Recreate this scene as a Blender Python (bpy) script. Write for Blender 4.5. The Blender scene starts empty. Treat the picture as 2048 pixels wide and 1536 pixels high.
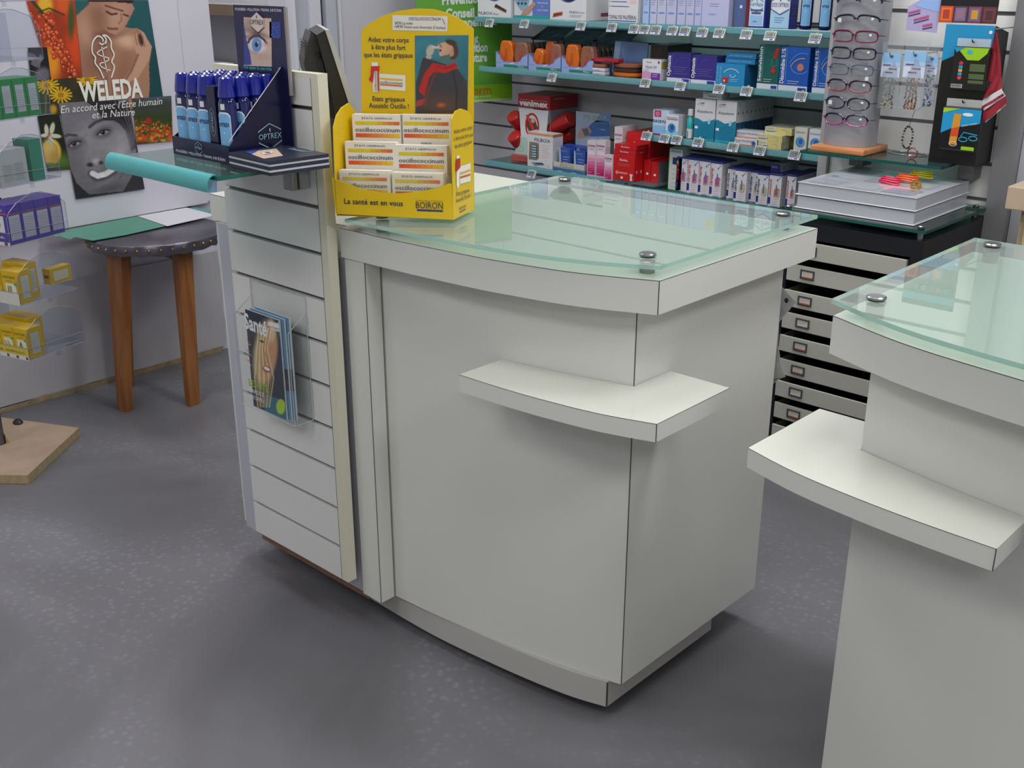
import bpy, bmesh, math, random
import numpy as np
from math import sin, cos, tan, pi, radians, atan2, sqrt
from mathutils import Vector, Matrix

random.seed(7)
SC = bpy.context.scene
COL = SC.collection

# ------------------------------------------------------------------ camera
FPX, TH, BE, CH = 2187.5, radians(20.917), radians(42.955), 1.40
HV = np.array([-sin(BE), cos(BE), 0.0]); RV = np.array([cos(BE), sin(BE), 0.0]); ZV = np.array([0, 0, 1.0])
FV = HV * cos(TH) - ZV * sin(TH); UV = HV * sin(TH) + ZV * cos(TH)
CAM = np.array([0, 0, CH])
cd = bpy.data.cameras.new('camera'); cam = bpy.data.objects.new('camera', cd); COL.objects.link(cam)
cd.sensor_width = 36.0; cd.lens = FPX * 36.0 / 2048.0; cd.clip_start = 0.05; cd.clip_end = 60
m3 = Matrix((RV, UV, -FV)).transposed()
cam.matrix_world = Matrix.Translation(CAM) @ m3.to_4x4()
SC.camera = cam
SC.view_settings.view_transform = 'Standard'; SC.view_settings.look = 'None'
SC.view_settings.gamma = 1.0; SC.view_settings.exposure = 0.0
SC.view_settings.use_curve_mapping = False
# measuring helpers: where a sight line meets a real plane of the shop
def ray(px, py): return FV + RV * (px - 1024) / FPX - UV * (py - 768) / FPX
def on_plane(px, py, o, n):
    d = ray(px, py); n = np.array(n, float); t = ((np.array(o) - CAM) @ n) / (d @ n); return CAM + d * t
def atz(px, py, z): return on_plane(px, py, (0, 0, z), (0, 0, 1))
def aty(px, py, y): return on_plane(px, py, (0, y, 0), (0, 1, 0))
def atx(px, py, x): return on_plane(px, py, (x, 0, 0), (1, 0, 0))
def proj(p):
    d = np.array(p, float) - CAM; z = d @ FV
    return 1024 + FPX * (d @ RV) / z, 768 - FPX * (d @ UV) / z
def zat(x, y, py):
    lo, hi = -1.0, 3.0
    for i in range(40):
        m = (lo + hi) / 2
        if proj((x, y, m))[1] > py: lo = m
        else: hi = m
    return lo

# ------------------------------------------------------------------ world and light
w = bpy.data.worlds.new('world'); SC.world = w; w.use_nodes = True
w.node_tree.nodes['Background'].inputs[0].default_value = (0.8, 0.87, 1.0, 1); w.node_tree.nodes['Background'].inputs[1].default_value = 0.12
FLOOR_Z = -0.03; CEIL_Z = 2.75; XL, YB, XR, YF = -3.66, 3.55, 2.8, -3.2

# ------------------------------------------------------------------ materials
MC = {}
def lin(h):
    h = h.lstrip('#'); c = [int(h[i:i + 2], 16) / 255 for i in (0, 2, 4)]
    return tuple(x / 12.92 if x <= 0.04045 else ((x + 0.055) / 1.055) ** 2.4 for x in c) + (1.0,)
def mat(hexc, rough=0.5, metal=0.0, trans=0.0, name=None, coat=0.0, ior=1.5, spec=0.5, emit=0.0, noise=0.0, nscale=20, alpha=1.0, bump=0.0, bscale=200):
    key = (hexc, rough, metal, trans, name, coat, emit, noise, alpha, bump)
    if key in MC: return MC[key]
    m = bpy.data.materials.new(name or ('surface_' + hexc.strip('#'))); m.use_nodes = True
    nt = m.node_tree; b = nt.nodes['Principled BSDF']
    c = lin(hexc); b.inputs['Base Color'].default_value = c
    b.inputs['Roughness'].default_value = rough; b.inputs['Metallic'].default_value = metal
    b.inputs['Transmission Weight'].default_value = trans; b.inputs['IOR'].default_value = ior
    b.inputs['Specular IOR Level'].default_value = spec; b.inputs['Coat Weight'].default_value = coat
    b.inputs['Coat Roughness'].default_value = 0.02; b.inputs['Alpha'].default_value = alpha
    if emit: b.inputs['Emission Color'].default_value = c; b.inputs['Emission Strength'].default_value = emit
    tc = None
    if noise or bump: tc = nt.nodes.new('ShaderNodeTexCoord')
    if noise:
        n = nt.nodes.new('ShaderNodeTexNoise'); n.inputs['Scale'].default_value = nscale; n.inputs['Detail'].default_value = 5
        r = nt.nodes.new('ShaderNodeValToRGB')
        r.color_ramp.elements[0].position = 0.3; r.color_ramp.elements[1].position = 0.7
        r.color_ramp.elements[0].color = tuple(x * (1 - noise) for x in c[:3]) + (1,)
        r.color_ramp.elements[1].color = tuple(min(1, x * (1 + noise)) for x in c[:3]) + (1,)
        nt.links.new(tc.outputs['Object'], n.inputs['Vector']); nt.links.new(n.outputs['Fac'], r.inputs['Fac']); nt.links.new(r.outputs['Color'], b.inputs['Base Color'])
    if bump:
        n = nt.nodes.new('ShaderNodeTexNoise'); n.inputs['Scale'].default_value = bscale; bp = nt.nodes.new('ShaderNodeBump')
        bp.inputs['Strength'].default_value = bump; bp.inputs['Distance'].default_value = 0.001
        nt.links.new(tc.outputs['Object'], n.inputs['Vector']); nt.links.new(n.outputs['Fac'], bp.inputs['Height']); nt.links.new(bp.outputs['Normal'], b.inputs['Normal'])
    MC[key] = m; return m
def glassm(name, tint, milk=0.03, milkc='#ffffff', ior=1.5, rough=0.0):
    # thin sheet glass: straight-through tint + a little milkiness + Fresnel mirror on the outer side
    if name in MC: return MC[name]
    m = bpy.data.materials.new(name); m.use_nodes = True; nt = m.node_tree; nt.nodes.clear(); N = nt.nodes.new
    out = N('ShaderNodeOutputMaterial'); tr = N('ShaderNodeBsdfTransparent'); df = N('ShaderNodeBsdfDiffuse'); gl = N('ShaderNodeBsdfGlossy'); fr = N('ShaderNodeFresnel'); ge = N('ShaderNodeNewGeometry')
    inv = N('ShaderNodeMath'); inv.operation = 'SUBTRACT'; inv.inputs[0].default_value = 1.0; mul = N('ShaderNodeMath'); mul.operation = 'MULTIPLY'; m1 = N('ShaderNodeMixShader'); m2 = N('ShaderNodeMixShader')
    tr.inputs[0].default_value = lin(tint); df.inputs[0].default_value = lin(milkc); gl.inputs['Roughness'].default_value = rough; fr.inputs['IOR'].default_value = ior; m1.inputs[0].default_value = milk
    L = nt.links.new; L(ge.outputs['Backfacing'], inv.inputs[1]); L(inv.outputs[0], mul.inputs[0]); L(fr.outputs[0], mul.inputs[1]); L(mul.outputs[0], m2.inputs[0])
    L(tr.outputs[0], m1.inputs[1]); L(df.outputs[0], m1.inputs[2]); L(m1.outputs[0], m2.inputs[1]); L(gl.outputs[0], m2.inputs[2]); L(m2.outputs[0], out.inputs['Surface'])
    MC[name] = m; return m
def paint_mat():
    if 'paint' in MC: return MC['paint']
    m = bpy.data.materials.new('printed_paper'); m.use_nodes = True; nt = m.node_tree; b = nt.nodes['Principled BSDF']
    a = nt.nodes.new('ShaderNodeVertexColor'); a.layer_name = 'print'
    nt.links.new(a.outputs['Color'], b.inputs['Base Color']); b.inputs['Roughness'].default_value = 0.35
    MC['paint'] = m; return m
def wood(name, c1, c2, scale=6, rough=0.45, stretch=(1, 1, 12)):
    if name in MC: return MC[name]
    m = bpy.data.materials.new(name); m.use_nodes = True; nt = m.node_tree; b = nt.nodes['Principled BSDF']
    tc = nt.nodes.new('ShaderNodeTexCoord'); mp = nt.nodes.new('ShaderNodeMapping'); mp.inputs['Scale'].default_value = tuple(scale * (1.0 / s) * 6 for s in stretch)
    n = nt.nodes.new('ShaderNodeTexNoise'); n.inputs['Scale'].default_value = 1.4; n.inputs['Detail'].default_value = 6; n.inputs['Distortion'].default_value = 0.6
    r = nt.nodes.new('ShaderNodeValToRGB'); r.color_ramp.elements[0].color = lin(c1); r.color_ramp.elements[1].color = lin(c2)
    r.color_ramp.elements[0].position = 0.35; r.color_ramp.elements[1].position = 0.65
    nt.links.new(tc.outputs['Object'], mp.inputs['Vector']); nt.links.new(mp.outputs['Vector'], n.inputs['Vector'])
    nt.links.new(n.outputs['Fac'], r.inputs['Fac']); nt.links.new(r.outputs['Color'], b.inputs['Base Color']); b.inputs['Roughness'].default_value = rough
    MC[name] = m; return m

# ------------------------------------------------------------------ text outlines
TC = {}
def glyphs(s, bold=0.0, shear=0.0):
    k = (s, bold, shear)
    if k in TC: return TC[k]
    cu = bpy.data.curves.new('lettering', 'FONT'); cu.body = s; cu.size = 1.0; cu.offset = bold; cu.shear = shear; cu.resolution_u = 2
    ob = bpy.data.objects.new('lettering', cu); COL.objects.link(ob)
    dg = bpy.context.evaluated_depsgraph_get(); dg.update()
    me = bpy.data.meshes.new_from_object(ob.evaluated_get(dg))
    v = np.array([tuple(x.co)[:2] for x in me.vertices]) if len(me.vertices) else np.zeros((1, 2)); f = [tuple(p.vertices) for p in me.polygons]
    bpy.data.objects.remove(ob); bpy.data.meshes.remove(me); bpy.data.curves.remove(cu)
    TC[k] = (v, f); return TC[k]

# ------------------------------------------------------------------ mesh collector
class G:
    def __init__(s): s.v = []; s.f = []; s.m = []; s.mats = []; s.T = None; s.col = {}
    def mi(s, m):
        if m not in s.mats: s.mats.append(m)
        return s.mats.index(m)
    def add(s, pts, faces, m):
        b = len(s.v); i = s.mi(m)
        for p in pts:
            p = np.array(p, float); s.v.append(s.T(p) if s.T else p)
        for f in faces: s.f.append(tuple(b + k for k in f)); s.m.append(i)
    def poly(s, pts, m): s.add(pts, [tuple(range(len(pts)))], m)
    def box(s, x0, x1, y0, y1, z0, z1, m): s.obox((x0, y0, z0), (x1 - x0, 0, 0), (0, y1 - y0, 0), (0, 0, z1 - z0), m)
    def obox(s, o, a, b, c, m):
        o, a, b, c = [np.array(q, float) for q in (o, a, b, c)]
        p = [o, o + a, o + a + b, o + b, o + c, o + a + c, o + a + b + c, o + b + c]
        s.add(p, [(0, 3, 2, 1), (4, 5, 6, 7), (0, 1, 5, 4), (1, 2, 6, 5), (2, 3, 7, 6), (3, 0, 4, 7)], m)
    def bbox(s, x0, x1, y0, y1, z0, z1, m, r=0.003, frame=None):   # box with chamfered edges
        pts = []; L = [(x0, x1), (y0, y1), (z0, z1)]
        r = min(r, (x1 - x0) / 2.2, (y1 - y0) / 2.2, (z1 - z0) / 2.2)
        bm = bmesh.new(); bmesh.ops.create_cube(bm, size=1.0)
        for v in bm.verts:
            v.co = Vector(((x0 + x1) / 2 + v.co.x * (x1 - x0), (y0 + y1) / 2 + v.co.y * (y1 - y0), (z0 + z1) / 2 + v.co.z * (z1 - z0)))
        bmesh.ops.bevel(bm, geom=bm.edges[:], offset=r, segments=2, affect='EDGES', profile=0.6)
        bm.verts.index_update(); vs = [np.array(v.co) for v in bm.verts]
        if frame: vs = [frame(v) for v in vs]
        s.add(vs, [tuple(v.index for v in f.verts) for f in bm.faces], m); bm.free()
    def prism(s, pts, vec, m, cap=None):
        n = len(pts); v = [np.array(p, float) for p in pts]; v2 = [p + np.array(vec) for p in v]
        s.add(v + v2, [(i, (i + 1) % n, n + (i + 1) % n, n + i) for i in range(n)], m)
        s.add(v, [tuple(range(n))[::-1]], cap or m); s.add(v2, [tuple(range(n))], cap or m)
    def lathe(s, prof, c, m, seg=20, sx=1.0, sy=1.0, ax=None):
        n = len(prof); vs = []
        for r, z in prof:
            for k in range(seg):
                a = 2 * pi * k / seg; p = np.array([r * cos(a) * sx, r * sin(a) * sy, z])
                if ax is not None: p = ax @ p
                vs.append(np.array(c) + p)
        fs = [(i * seg + k, i * seg + (k + 1) % seg, (i + 1) * seg + (k + 1) % seg, (i + 1) * seg + k) for i in range(n - 1) for k in range(seg)]
        fs.append(tuple(range(seg))[::-1]); fs.append(tuple((n - 1) * seg + k for k in range(seg)))
        s.add(vs, fs, m)
    def tube(s, path, r, m, seg=8, closed=False):
        P = [np.array(p, float) for p in path]; n = len(P); vs = []
        up = np.array([0.13, 0.21, 1.0])
        for i, p in enumerate(P):
            a = P[(i - 1) % n] if (closed or i > 0) else p; b = P[(i + 1) % n] if (closed or i < n - 1) else p
            t = b - a; t = t / (np.linalg.norm(t) + 1e-12)
            x = np.cross(t, up); 
            if np.linalg.norm(x) < 1e-3: x = np.cross(t, [1, 0, 0])
            x /= np.linalg.norm(x); y = np.cross(t, x)
            rr = r[i] if isinstance(r, (list, tuple)) else r
            for k in range(seg):
                an = 2 * pi * k / seg; vs.append(p + (x * cos(an) + y * sin(an)) * rr)
        fs = []
        for i in range(n if closed else n - 1):
            j = (i + 1) % n
            for k in range(seg): fs.append((i * seg + k, i * seg + (k + 1) % seg, j * seg + (k + 1) % seg, j * seg + k))
        if not closed: fs.append(tuple(range(seg))[::-1]); fs.append(tuple((n - 1) * seg + k for k in range(seg)))
        s.add(vs, fs, m)
    def sheet(s, rows, m, thick=None, smooth=True):   # rows: grid of points; optional thickness vector
        ny, nx = len(rows), len(rows[0]); vs = [p for r in rows for p in r]
        q = lambda j, i, o=0: o + j * nx + i
        fs = [(q(j, i), q(j, i + 1), q(j + 1, i + 1), q(j + 1, i)) for j in range(ny - 1) for i in range(nx - 1)]
        if thick is not None:
            o = nx * ny; vs = vs + [np.array(p) + np.array(thick) for p in vs]
            fs += [(q(j, i, o), q(j + 1, i, o), q(j + 1, i + 1, o), q(j, i + 1, o)) for j in range(ny - 1) for i in range(nx - 1)]
            for i in range(nx - 1): fs += [(q(0, i), q(0, i, o), q(0, i + 1, o), q(0, i + 1)), (q(ny - 1, i), q(ny - 1, i + 1), q(ny - 1, i + 1, o), q(ny - 1, i, o))]
            for j in range(ny - 1): fs += [(q(j, 0), q(j + 1, 0), q(j + 1, 0, o), q(j, 0, o)), (q(j, nx - 1), q(j, nx - 1, o), q(j + 1, nx - 1, o), q(j + 1, nx - 1))]
        s.add(vs, fs, m)
    def raster(s, P, quad, nx, ny, fn, layer=1, px=True):
        # quad: corners tl,tr,br,bl in plane coordinates (or sight pixels); fn(U,V,X,Y)->rgb (srgb 0..1) arrays
        c = [P.pp(*q) if px else q for q in quad]
        U, V = np.meshgrid(np.linspace(0, 1, nx), np.linspace(0, 1, ny))
        A, B, C_, D = [np.array(q) for q in c]
        pt = A[None, None] * ((1 - U) * (1 - V))[..., None] + B * (U * (1 - V))[..., None] + C_ * (U * V)[..., None] + D * ((1 - U) * V)[..., None]
        W = [P.w(x, y, layer) for x, y in pt.reshape(-1, 2)]
        if px:
            q = np.array([proj(p) for p in W]); X = q[:, 0].reshape(U.shape); Y = q[:, 1].reshape(U.shape)
        else: X, Y = pt[..., 0], pt[..., 1]
        rgb = np.clip(fn(U, V, X, Y), 0, 1).reshape(-1, 3)
        rgb = np.where(rgb <= 0.04045, rgb / 12.92, ((rgb + 0.055) / 1.055) ** 2.4)
        b = len(s.v); i = s.mi(paint_mat())
        for p in W: s.v.append(s.T(p) if s.T else p)
        for k in range(len(W)): s.col[b + k] = tuple(rgb[k]) + (1.0,)
        for j in range(ny - 1):
            for k in range(nx - 1): s.f.append((b + j * nx + k, b + (j + 1) * nx + k, b + (j + 1) * nx + k + 1, b + j * nx + k + 1)); s.m.append(i)
    def build(s, name, parent=None, smooth=False, origin=None, recalc=True, angle=35, merge=False):
        V = np.array(s.v)
        if origin is None: origin = np.array([(V[:, 0].min() + V[:, 0].max()) / 2, (V[:, 1].min() + V[:, 1].max()) / 2, V[:, 2].min()])
        origin = np.array(origin, float)
        me = bpy.data.meshes.new(name); me.from_pydata([tuple(p) for p in (V - origin)], [], s.f)
        for m in s.mats: me.materials.append(m)
        me.polygons.foreach_set('material_index', s.m)
        if s.col:
            ca = me.color_attributes.new('print', 'FLOAT_COLOR', 'POINT'); arr = np.ones((len(s.v), 4), np.float32)
            for k, c in s.col.items(): arr[k] = c
            ca.data.foreach_set('color', arr.ravel())
        if recalc and not s.col:
            bm = bmesh.new(); bm.from_mesh(me)
            if merge: bmesh.ops.remove_doubles(bm, verts=bm.verts[:], dist=1e-5)
            bmesh.ops.recalc_face_normals(bm, faces=bm.faces[:]); bm.to_mesh(me); bm.free()
        if smooth:
            me.polygons.foreach_set('use_smooth', [True] * len(me.polygons)); me.set_sharp_from_angle(angle=radians(angle))
        me.update()
        ob = bpy.data.objects.new(name, me); COL.objects.link(ob)
        if parent is not None:
            ob.parent = parent; ob.location = tuple(origin - np.array(parent.get('_o', (0, 0, 0))))
        else: ob.location = tuple(origin)
        ob['_o'] = tuple(origin)
        return ob

class P:   # a drawing plane on a real surface: origin, right, up (unit vectors)
    def __init__(s, g, o, u, v):
        s.g = g; s.o = np.array(o, float); s.u = np.array(u, float) / np.linalg.norm(u); s.vv = np.array(v, float); s.vv -= s.u * (s.u @ s.vv); s.vv /= np.linalg.norm(s.vv)
        s.n = np.cross(s.u, s.vv); s.eps = 0.0006
    def w(s, x, y, l=1): return s.o + s.u * x + s.vv * y + s.n * (s.eps * l)
    def pp(s, px, py):
        p = on_plane(px, py, s.o, s.n) - s.o; return (p @ s.u, p @ s.vv)
    def poly(s, pts, m, l=1): s.g.poly([s.w(x, y, l) for x, y in pts], m)
    def polypx(s, pts, m, l=1): s.poly([s.pp(*q) for q in pts], m, l)
    def rect(s, x, y, w, h, m, l=1): s.poly([(x, y), (x + w, y), (x + w, y + h), (x, y + h)], m, l)
    def disc(s, x, y, rx, ry, m, l=1, n=20, rot=0): s.poly([(x + rx * cos(a) * cos(rot) - ry * sin(a) * sin(rot), y + rx * cos(a) * sin(rot) + ry * sin(a) * cos(rot)) for a in [2 * pi * k / n for k in range(n)]], m, l)
    def stroke(s, pts, wd, m, l=1):
        pts = [np.array(p, float) for p in pts]; L = []; R = []
        for i, p in enumerate(pts):
            a = pts[max(0, i - 1)]; b = pts[min(len(pts) - 1, i + 1)]; t = b - a; t /= np.linalg.norm(t) + 1e-12; nn = np.array([-t[1], t[0]]) * wd / 2
            L.append(p + nn); R.append(p - nn)
        for i in range(len(pts) - 1): s.poly([R[i], R[i + 1], L[i + 1], L[i]], m, l)
    def strokepx(s, pts, wd, m, l=1): s.stroke([s.pp(*q) for q in pts], wd, m, l)
    def ring(s, x, y, rx, ry, wd, m, l=1, a0=0, a1=2 * pi, n=24, rot=0):
        s.stroke([(x + rx * cos(a) * cos(rot) - ry * sin(a) * sin(rot), y + rx * cos(a) * sin(rot) + ry * sin(a) * cos(rot)) for a in [a0 + (a1 - a0) * k / n for k in range(n + 1)]], wd, m, l)
    def text(s, t, x, y, h, m, l=2, w=None, align='l', bold=0.0, shear=0.0, rot=0.0):
        v, f = glyphs(t, bold, shear)
        sx = sy = h / 0.70      # cap height of the built-in face is about 0.70 of its size
        x0, x1 = v[:, 0].min(), v[:, 0].max()
        if w: sx = w / max(1e-6, (x1 - x0))
        wd = (x1 - x0) * sx; ox = {'l': 0, 'c': -wd / 2, 'r': -wd}[align]
        q = np.stack([(v[:, 0] - x0) * sx + ox, v[:, 1] * sy], 1); c, si = cos(rot), sin(rot)
        s.g.add([s.w(x + a * c - b * si, y + a * si + b * c, l) for a, b in q], f, m)
    def textpx(s, t, pl, pr, h, m, l=2, bold=0.0, shear=0.0):   # baseline from pl to pr (sight pixels); h in metres
        a = np.array(s.pp(*pl)); b = np.array(s.pp(*pr)); d = b - a
        s.text(t, a[0], a[1], h, m, l, w=np.linalg.norm(d), bold=bold, shear=shear, rot=atan2(d[1], d[0]))

def tag(o, label=None, cat=None, group=None, kind=None):
    if label: o['label'] = label
    if cat: o['category'] = cat
    if group: o['group'] = group
    if kind: o['kind'] = kind
    return o
def thing(name, label, cat, loc, group=None, kind=None):
    o = bpy.data.objects.new(name, None); COL.objects.link(o); o.location = loc; o.empty_display_size = 0.05; o['_o'] = tuple(float(x) for x in loc)
    return tag(o, label, cat, group, kind)
def struct(name, g, **k):
    o = g.build(name, **k); o['kind'] = 'structure'; return o
def one(name, g, label, cat, group=None, **k): return tag(g.build(name, **k), label, cat, group)
def dup(o, loc, label=None, rz=None, group=None):
    r = o.copy(); COL.objects.link(r); r.location = loc; r['_o'] = tuple(loc)
    if rz is not None: r.rotation_euler = (0, 0, rz)
    if label: r['label'] = label
    if group: r['group'] = group
    for c in list(o.children):
        d = c.copy(); COL.objects.link(d); d.parent = r
        for e in list(c.children):
            k = e.copy(); COL.objects.link(k); k.parent = d
    return r
def smooth(pts, n=8, closed=False):   # Catmull-Rom through points
    P_ = [np.array(p, float) for p in pts]; out = []; N = len(P_)
    for i in range(N if closed else N - 1):
        p0 = P_[(i - 1) % N] if (closed or i > 0) else P_[i]; p1 = P_[i]; p2 = P_[(i + 1) % N]; p3 = P_[(i + 2) % N] if (closed or i < N - 2) else p2
        for k in range(n):
            t = k / n; out.append(0.5 * ((2 * p1) + (-p0 + p2) * t + (2 * p0 - 5 * p1 + 4 * p2 - p3) * t * t + (-p0 + 3 * p1 - 3 * p2 + p3) * t ** 3))
    if not closed: out.append(P_[-1])
    return out

# painting helpers for printed pictures (colour arrays, srgb)
def rgb(h): h = h.lstrip('#'); return np.array([int(h[i:i + 2], 16) / 255 for i in (0, 2, 4)])
def fill(X, c): return np.ones(X.shape + (3,)) * rgb(c)
def mixin(im, a, c): return im * (1 - a[..., None]) + (rgb(c) if isinstance(c, str) else c) * a[..., None]
def sst(x, a, b): t = np.clip((x - a) / (b - a + 1e-9), 0, 1); return t * t * (3 - 2 * t)
def ell(im, X, Y, cx, cy, rx, ry, c, soft=0.2, rot=0.0, op=1.0):
    dx, dy = X - cx, Y - cy; cr, sr = cos(rot), sin(rot); u = (dx * cr + dy * sr) / rx; v = (-dx * sr + dy * cr) / ry
    d = np.sqrt(u * u + v * v); return mixin(im, (1 - sst(d, 1 - soft, 1 + soft)) * op, c)
def pgon(im, X, Y, pts, c, op=1.0):
    ins = np.zeros(X.shape, bool); n = len(pts)
    for i in range(n):
        x1, y1 = pts[i]; x2, y2 = pts[(i + 1) % n]
        if y1 == y2: continue
        cnd = ((y1 > Y) != (y2 > Y)) & (X < (x2 - x1) * (Y - y1) / (y2 - y1) + x1); ins ^= cnd
    return mixin(im, ins * op, c)
def line(im, X, Y, pts, wd, c, op=1.0, soft=0.5):
    a = np.zeros(X.shape)
    for (x1, y1), (x2, y2) in zip(pts[:-1], pts[1:]):
        L2 = (x2 - x1) ** 2 + (y2 - y1) ** 2 + 1e-9; t = np.clip(((X - x1) * (x2 - x1) + (Y - y1) * (y2 - y1)) / L2, 0, 1)
        d = np.hypot(X - x1 - t * (x2 - x1), Y - y1 - t * (y2 - y1)); a = np.maximum(a, 1 - sst(d, wd * (1 - soft), wd * (1 + soft)))
    return mixin(im, a * op, c)
def vnoise(X, Y, sc, seed=0):
    r = np.random.RandomState(seed); T = r.rand(64, 64); x = X / sc; y = Y / sc; xi = np.floor(x).astype(int); yi = np.floor(y).astype(int); fx = x - xi; fy = y - yi
    fx = fx * fx * (3 - 2 * fx); fy = fy * fy * (3 - 2 * fy); g = lambda a, b: T[a % 64, b % 64]
    return (g(yi, xi) * (1 - fx) + g(yi, xi + 1) * fx) * (1 - fy) + (g(yi + 1, xi) * (1 - fx) + g(yi + 1, xi + 1) * fx) * fy
LPOW = 1.0
# ------------------------------------------------------------------ ceiling lights (the shop's, plus one added for the recess)
def ceiling_lamp(x, y, sx, sy, power, colr=(0.985, 1.0, 0.985)):
    t = thing('ceiling_light', 'flat white ceiling light panel, unseen overhead', 'ceiling light', (x, y, CEIL_Z - 0.04), 'flat ceiling light panels')
    g = G(); g.bbox(x - sx / 2 - .03, x + sx / 2 + .03, y - sy / 2 - .03, y + sy / 2 + .03, CEIL_Z - 0.035, CEIL_Z - 0.001, mat('#e8e8e8', .4)); g.build('lamp_frame', t)
    g = G(); g.box(x - sx / 2, x + sx / 2, y - sy / 2, y + sy / 2, CEIL_Z - 0.04, CEIL_Z - 0.0355, mat('#fff8ee', .4, emit=3.0)); g.build('diffuser', t)
    ld = bpy.data.lights.new('lamp_light', 'AREA'); ld.shape = 'RECTANGLE'; ld.size = sx; ld.size_y = sy; ld.energy = power; ld.color = colr
    lo = bpy.data.objects.new('lamp_light', ld); COL.objects.link(lo); lo.parent = t; lo.location = (0, 0, -0.01)
for (lx_, ly_, sx_, sy_, pw_) in [(-1.6, 2.15, .9, .5, 15), (-2.6, .9, .6, .6, 8), (-0.6, 1.05, .8, .5, 6), (-0.2, 2.15, .9, .4, 20), (-2.9, 2.2, .6, .5, 12), (-1.3, -0.6, .9, .6, 14.5), (1.2, 1.0, .8, .6, 26), (0.9, -1.4, .9, .7, 17), (-2.9, -1.0, .8, .6, 12), (XL - .7, 1.5, .5, .5, 14)]:  # last panel is added in the side room to brighten the grey recess
    ceiling_lamp(lx_, ly_, sx_, sy_, pw_ * LPOW)

# ------------------------------------------------------------------ room shell
def floor_mat():
    m = bpy.data.materials.new('speckled_grey_resin_floor'); m.use_nodes = True; nt = m.node_tree; b = nt.nodes['Principled BSDF']
    tc = nt.nodes.new('ShaderNodeTexCoord')
    n1 = nt.nodes.new('ShaderNodeTexNoise'); n1.inputs['Scale'].default_value = 1.1; n1.inputs['Detail'].default_value = 6; n1.inputs['Distortion'].default_value = 1.6
    n2 = nt.nodes.new('ShaderNodeTexNoise'); n2.inputs['Scale'].default_value = 38; n2.inputs['Detail'].default_value = 3
    v = nt.nodes.new('ShaderNodeTexVoronoi'); v.inputs['Scale'].default_value = 48
    r1 = nt.nodes.new('ShaderNodeValToRGB'); r1.color_ramp.elements[0].color = lin('#5e5d62'); r1.color_ramp.elements[1].color = lin('#79787f'); r1.color_ramp.elements[0].position = .35; r1.color_ramp.elements[1].position = .68
    r2 = nt.nodes.new('ShaderNodeValToRGB'); r2.color_ramp.elements[0].color = (1.0, 1.0, 1.0, 1); r2.color_ramp.elements[1].color = (0, 0, 0, 1); r2.color_ramp.elements[0].position = .12; r2.color_ramp.elements[1].position = .42
    mul = nt.nodes.new('ShaderNodeMath'); mul.operation = 'MULTIPLY'
    r3 = nt.nodes.new('ShaderNodeValToRGB'); r3.color_ramp.elements[0].position = .45; r3.color_ramp.elements[1].position = .62
    mx = nt.nodes.new('ShaderNodeMix'); mx.data_type = 'RGBA'; mx.inputs[7].default_value = lin('#92909a')
    sc = nt.nodes.new('ShaderNodeMath'); sc.operation = 'MULTIPLY'; sc.inputs[1].default_value = 0.55
    for a, bb in [(tc.outputs['Object'], n1.inputs['Vector']), (tc.outputs['Object'], n2.inputs['Vector']), (tc.outputs['Object'], v.inputs['Vector']), (n1.outputs['Fac'], r1.inputs['Fac']),
                  (v.outputs['Distance'], r2.inputs['Fac']), (n1.outputs['Fac'], r3.inputs['Fac']), (r2.outputs['Color'], mul.inputs[0]), (r3.outputs['Color'], mul.inputs[1]), (mul.outputs[0], sc.inputs[0]), (sc.outputs[0], mx.inputs[0]),
                  (r1.outputs['Color'], mx.inputs[6]), (mx.outputs[2], b.inputs['Base Color'])]: nt.links.new(a, bb)
    b.inputs['Roughness'].default_value = 0.34; b.inputs['Specular IOR Level'].default_value = 0.4
    bp = nt.nodes.new('ShaderNodeBump'); bp.inputs['Strength'].default_value = 0.12; bp.inputs['Distance'].default_value = 0.002
    nt.links.new(n2.outputs['Fac'], bp.inputs['Height']); nt.links.new(bp.outputs['Normal'], b.inputs['Normal'])
    return m
g = G(); g.box(XL - 1.4, XR, YF, YB + .3, FLOOR_Z - .05, FLOOR_Z, floor_mat()); struct('floor', g)
g = G(); g.box(XL - 1.4, XR, YF, YB + .3, CEIL_Z, CEIL_Z + .05, mat('#eeeeea', .9)); struct('ceiling', g)
WHITE = mat('#c3c1cc', .6, name='painted_wall', noise=.02, nscale=3)
g = G(); g.box(XR, XR + .1, YF, YB + .3, FLOOR_Z, CEIL_Z, mat('#dcdcd8', .8)); struct('wall_right', g)
g = G(); g.box(XL - 1.4, XR, YF - .1, YF, FLOOR_Z, CEIL_Z, mat('#dcdcd8', .8)); struct('wall_front', g)
# left wall with the niche beside it
g = G(); N0, N1 = 2.30, 2.66
g.box(XL - .12, XL, YF, N0, FLOOR_Z, CEIL_Z, WHITE)
g.box(XL - .12, XL, N1, YB, FLOOR_Z, CEIL_Z, WHITE)
g.box(XL - .12, XL, N0, N1, FLOOR_Z, .30, WHITE)
struct('wall_left', g)
g = G(); NG = mat('#b0b0b6', .8)
g.box(XL - 1.3, XL - .12, N1, N1 + .05, FLOOR_Z, CEIL_Z, NG); g.box(XL - 1.3, XL - 1.25, N0 - 1.8, N1, FLOOR_Z, CEIL_Z, NG); g.box(XL - 1.3, XL - .12, N0 - 1.8, N0 - 1.75, FLOOR_Z, CEIL_Z, NG)
struct('wall_niche', g)
t = thing('niche_shelf', 'pale shelf with a brown front edge high in the grey recess', 'shelf', (XL - .6, N1 - .1, 1.215))
g = G(); g.box(XL - 1.2, XL - .121, N1 - .16, N1 - .001, 1.235, 1.26, mat('#a7a4a4', .6)); g.build('board', t)
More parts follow.
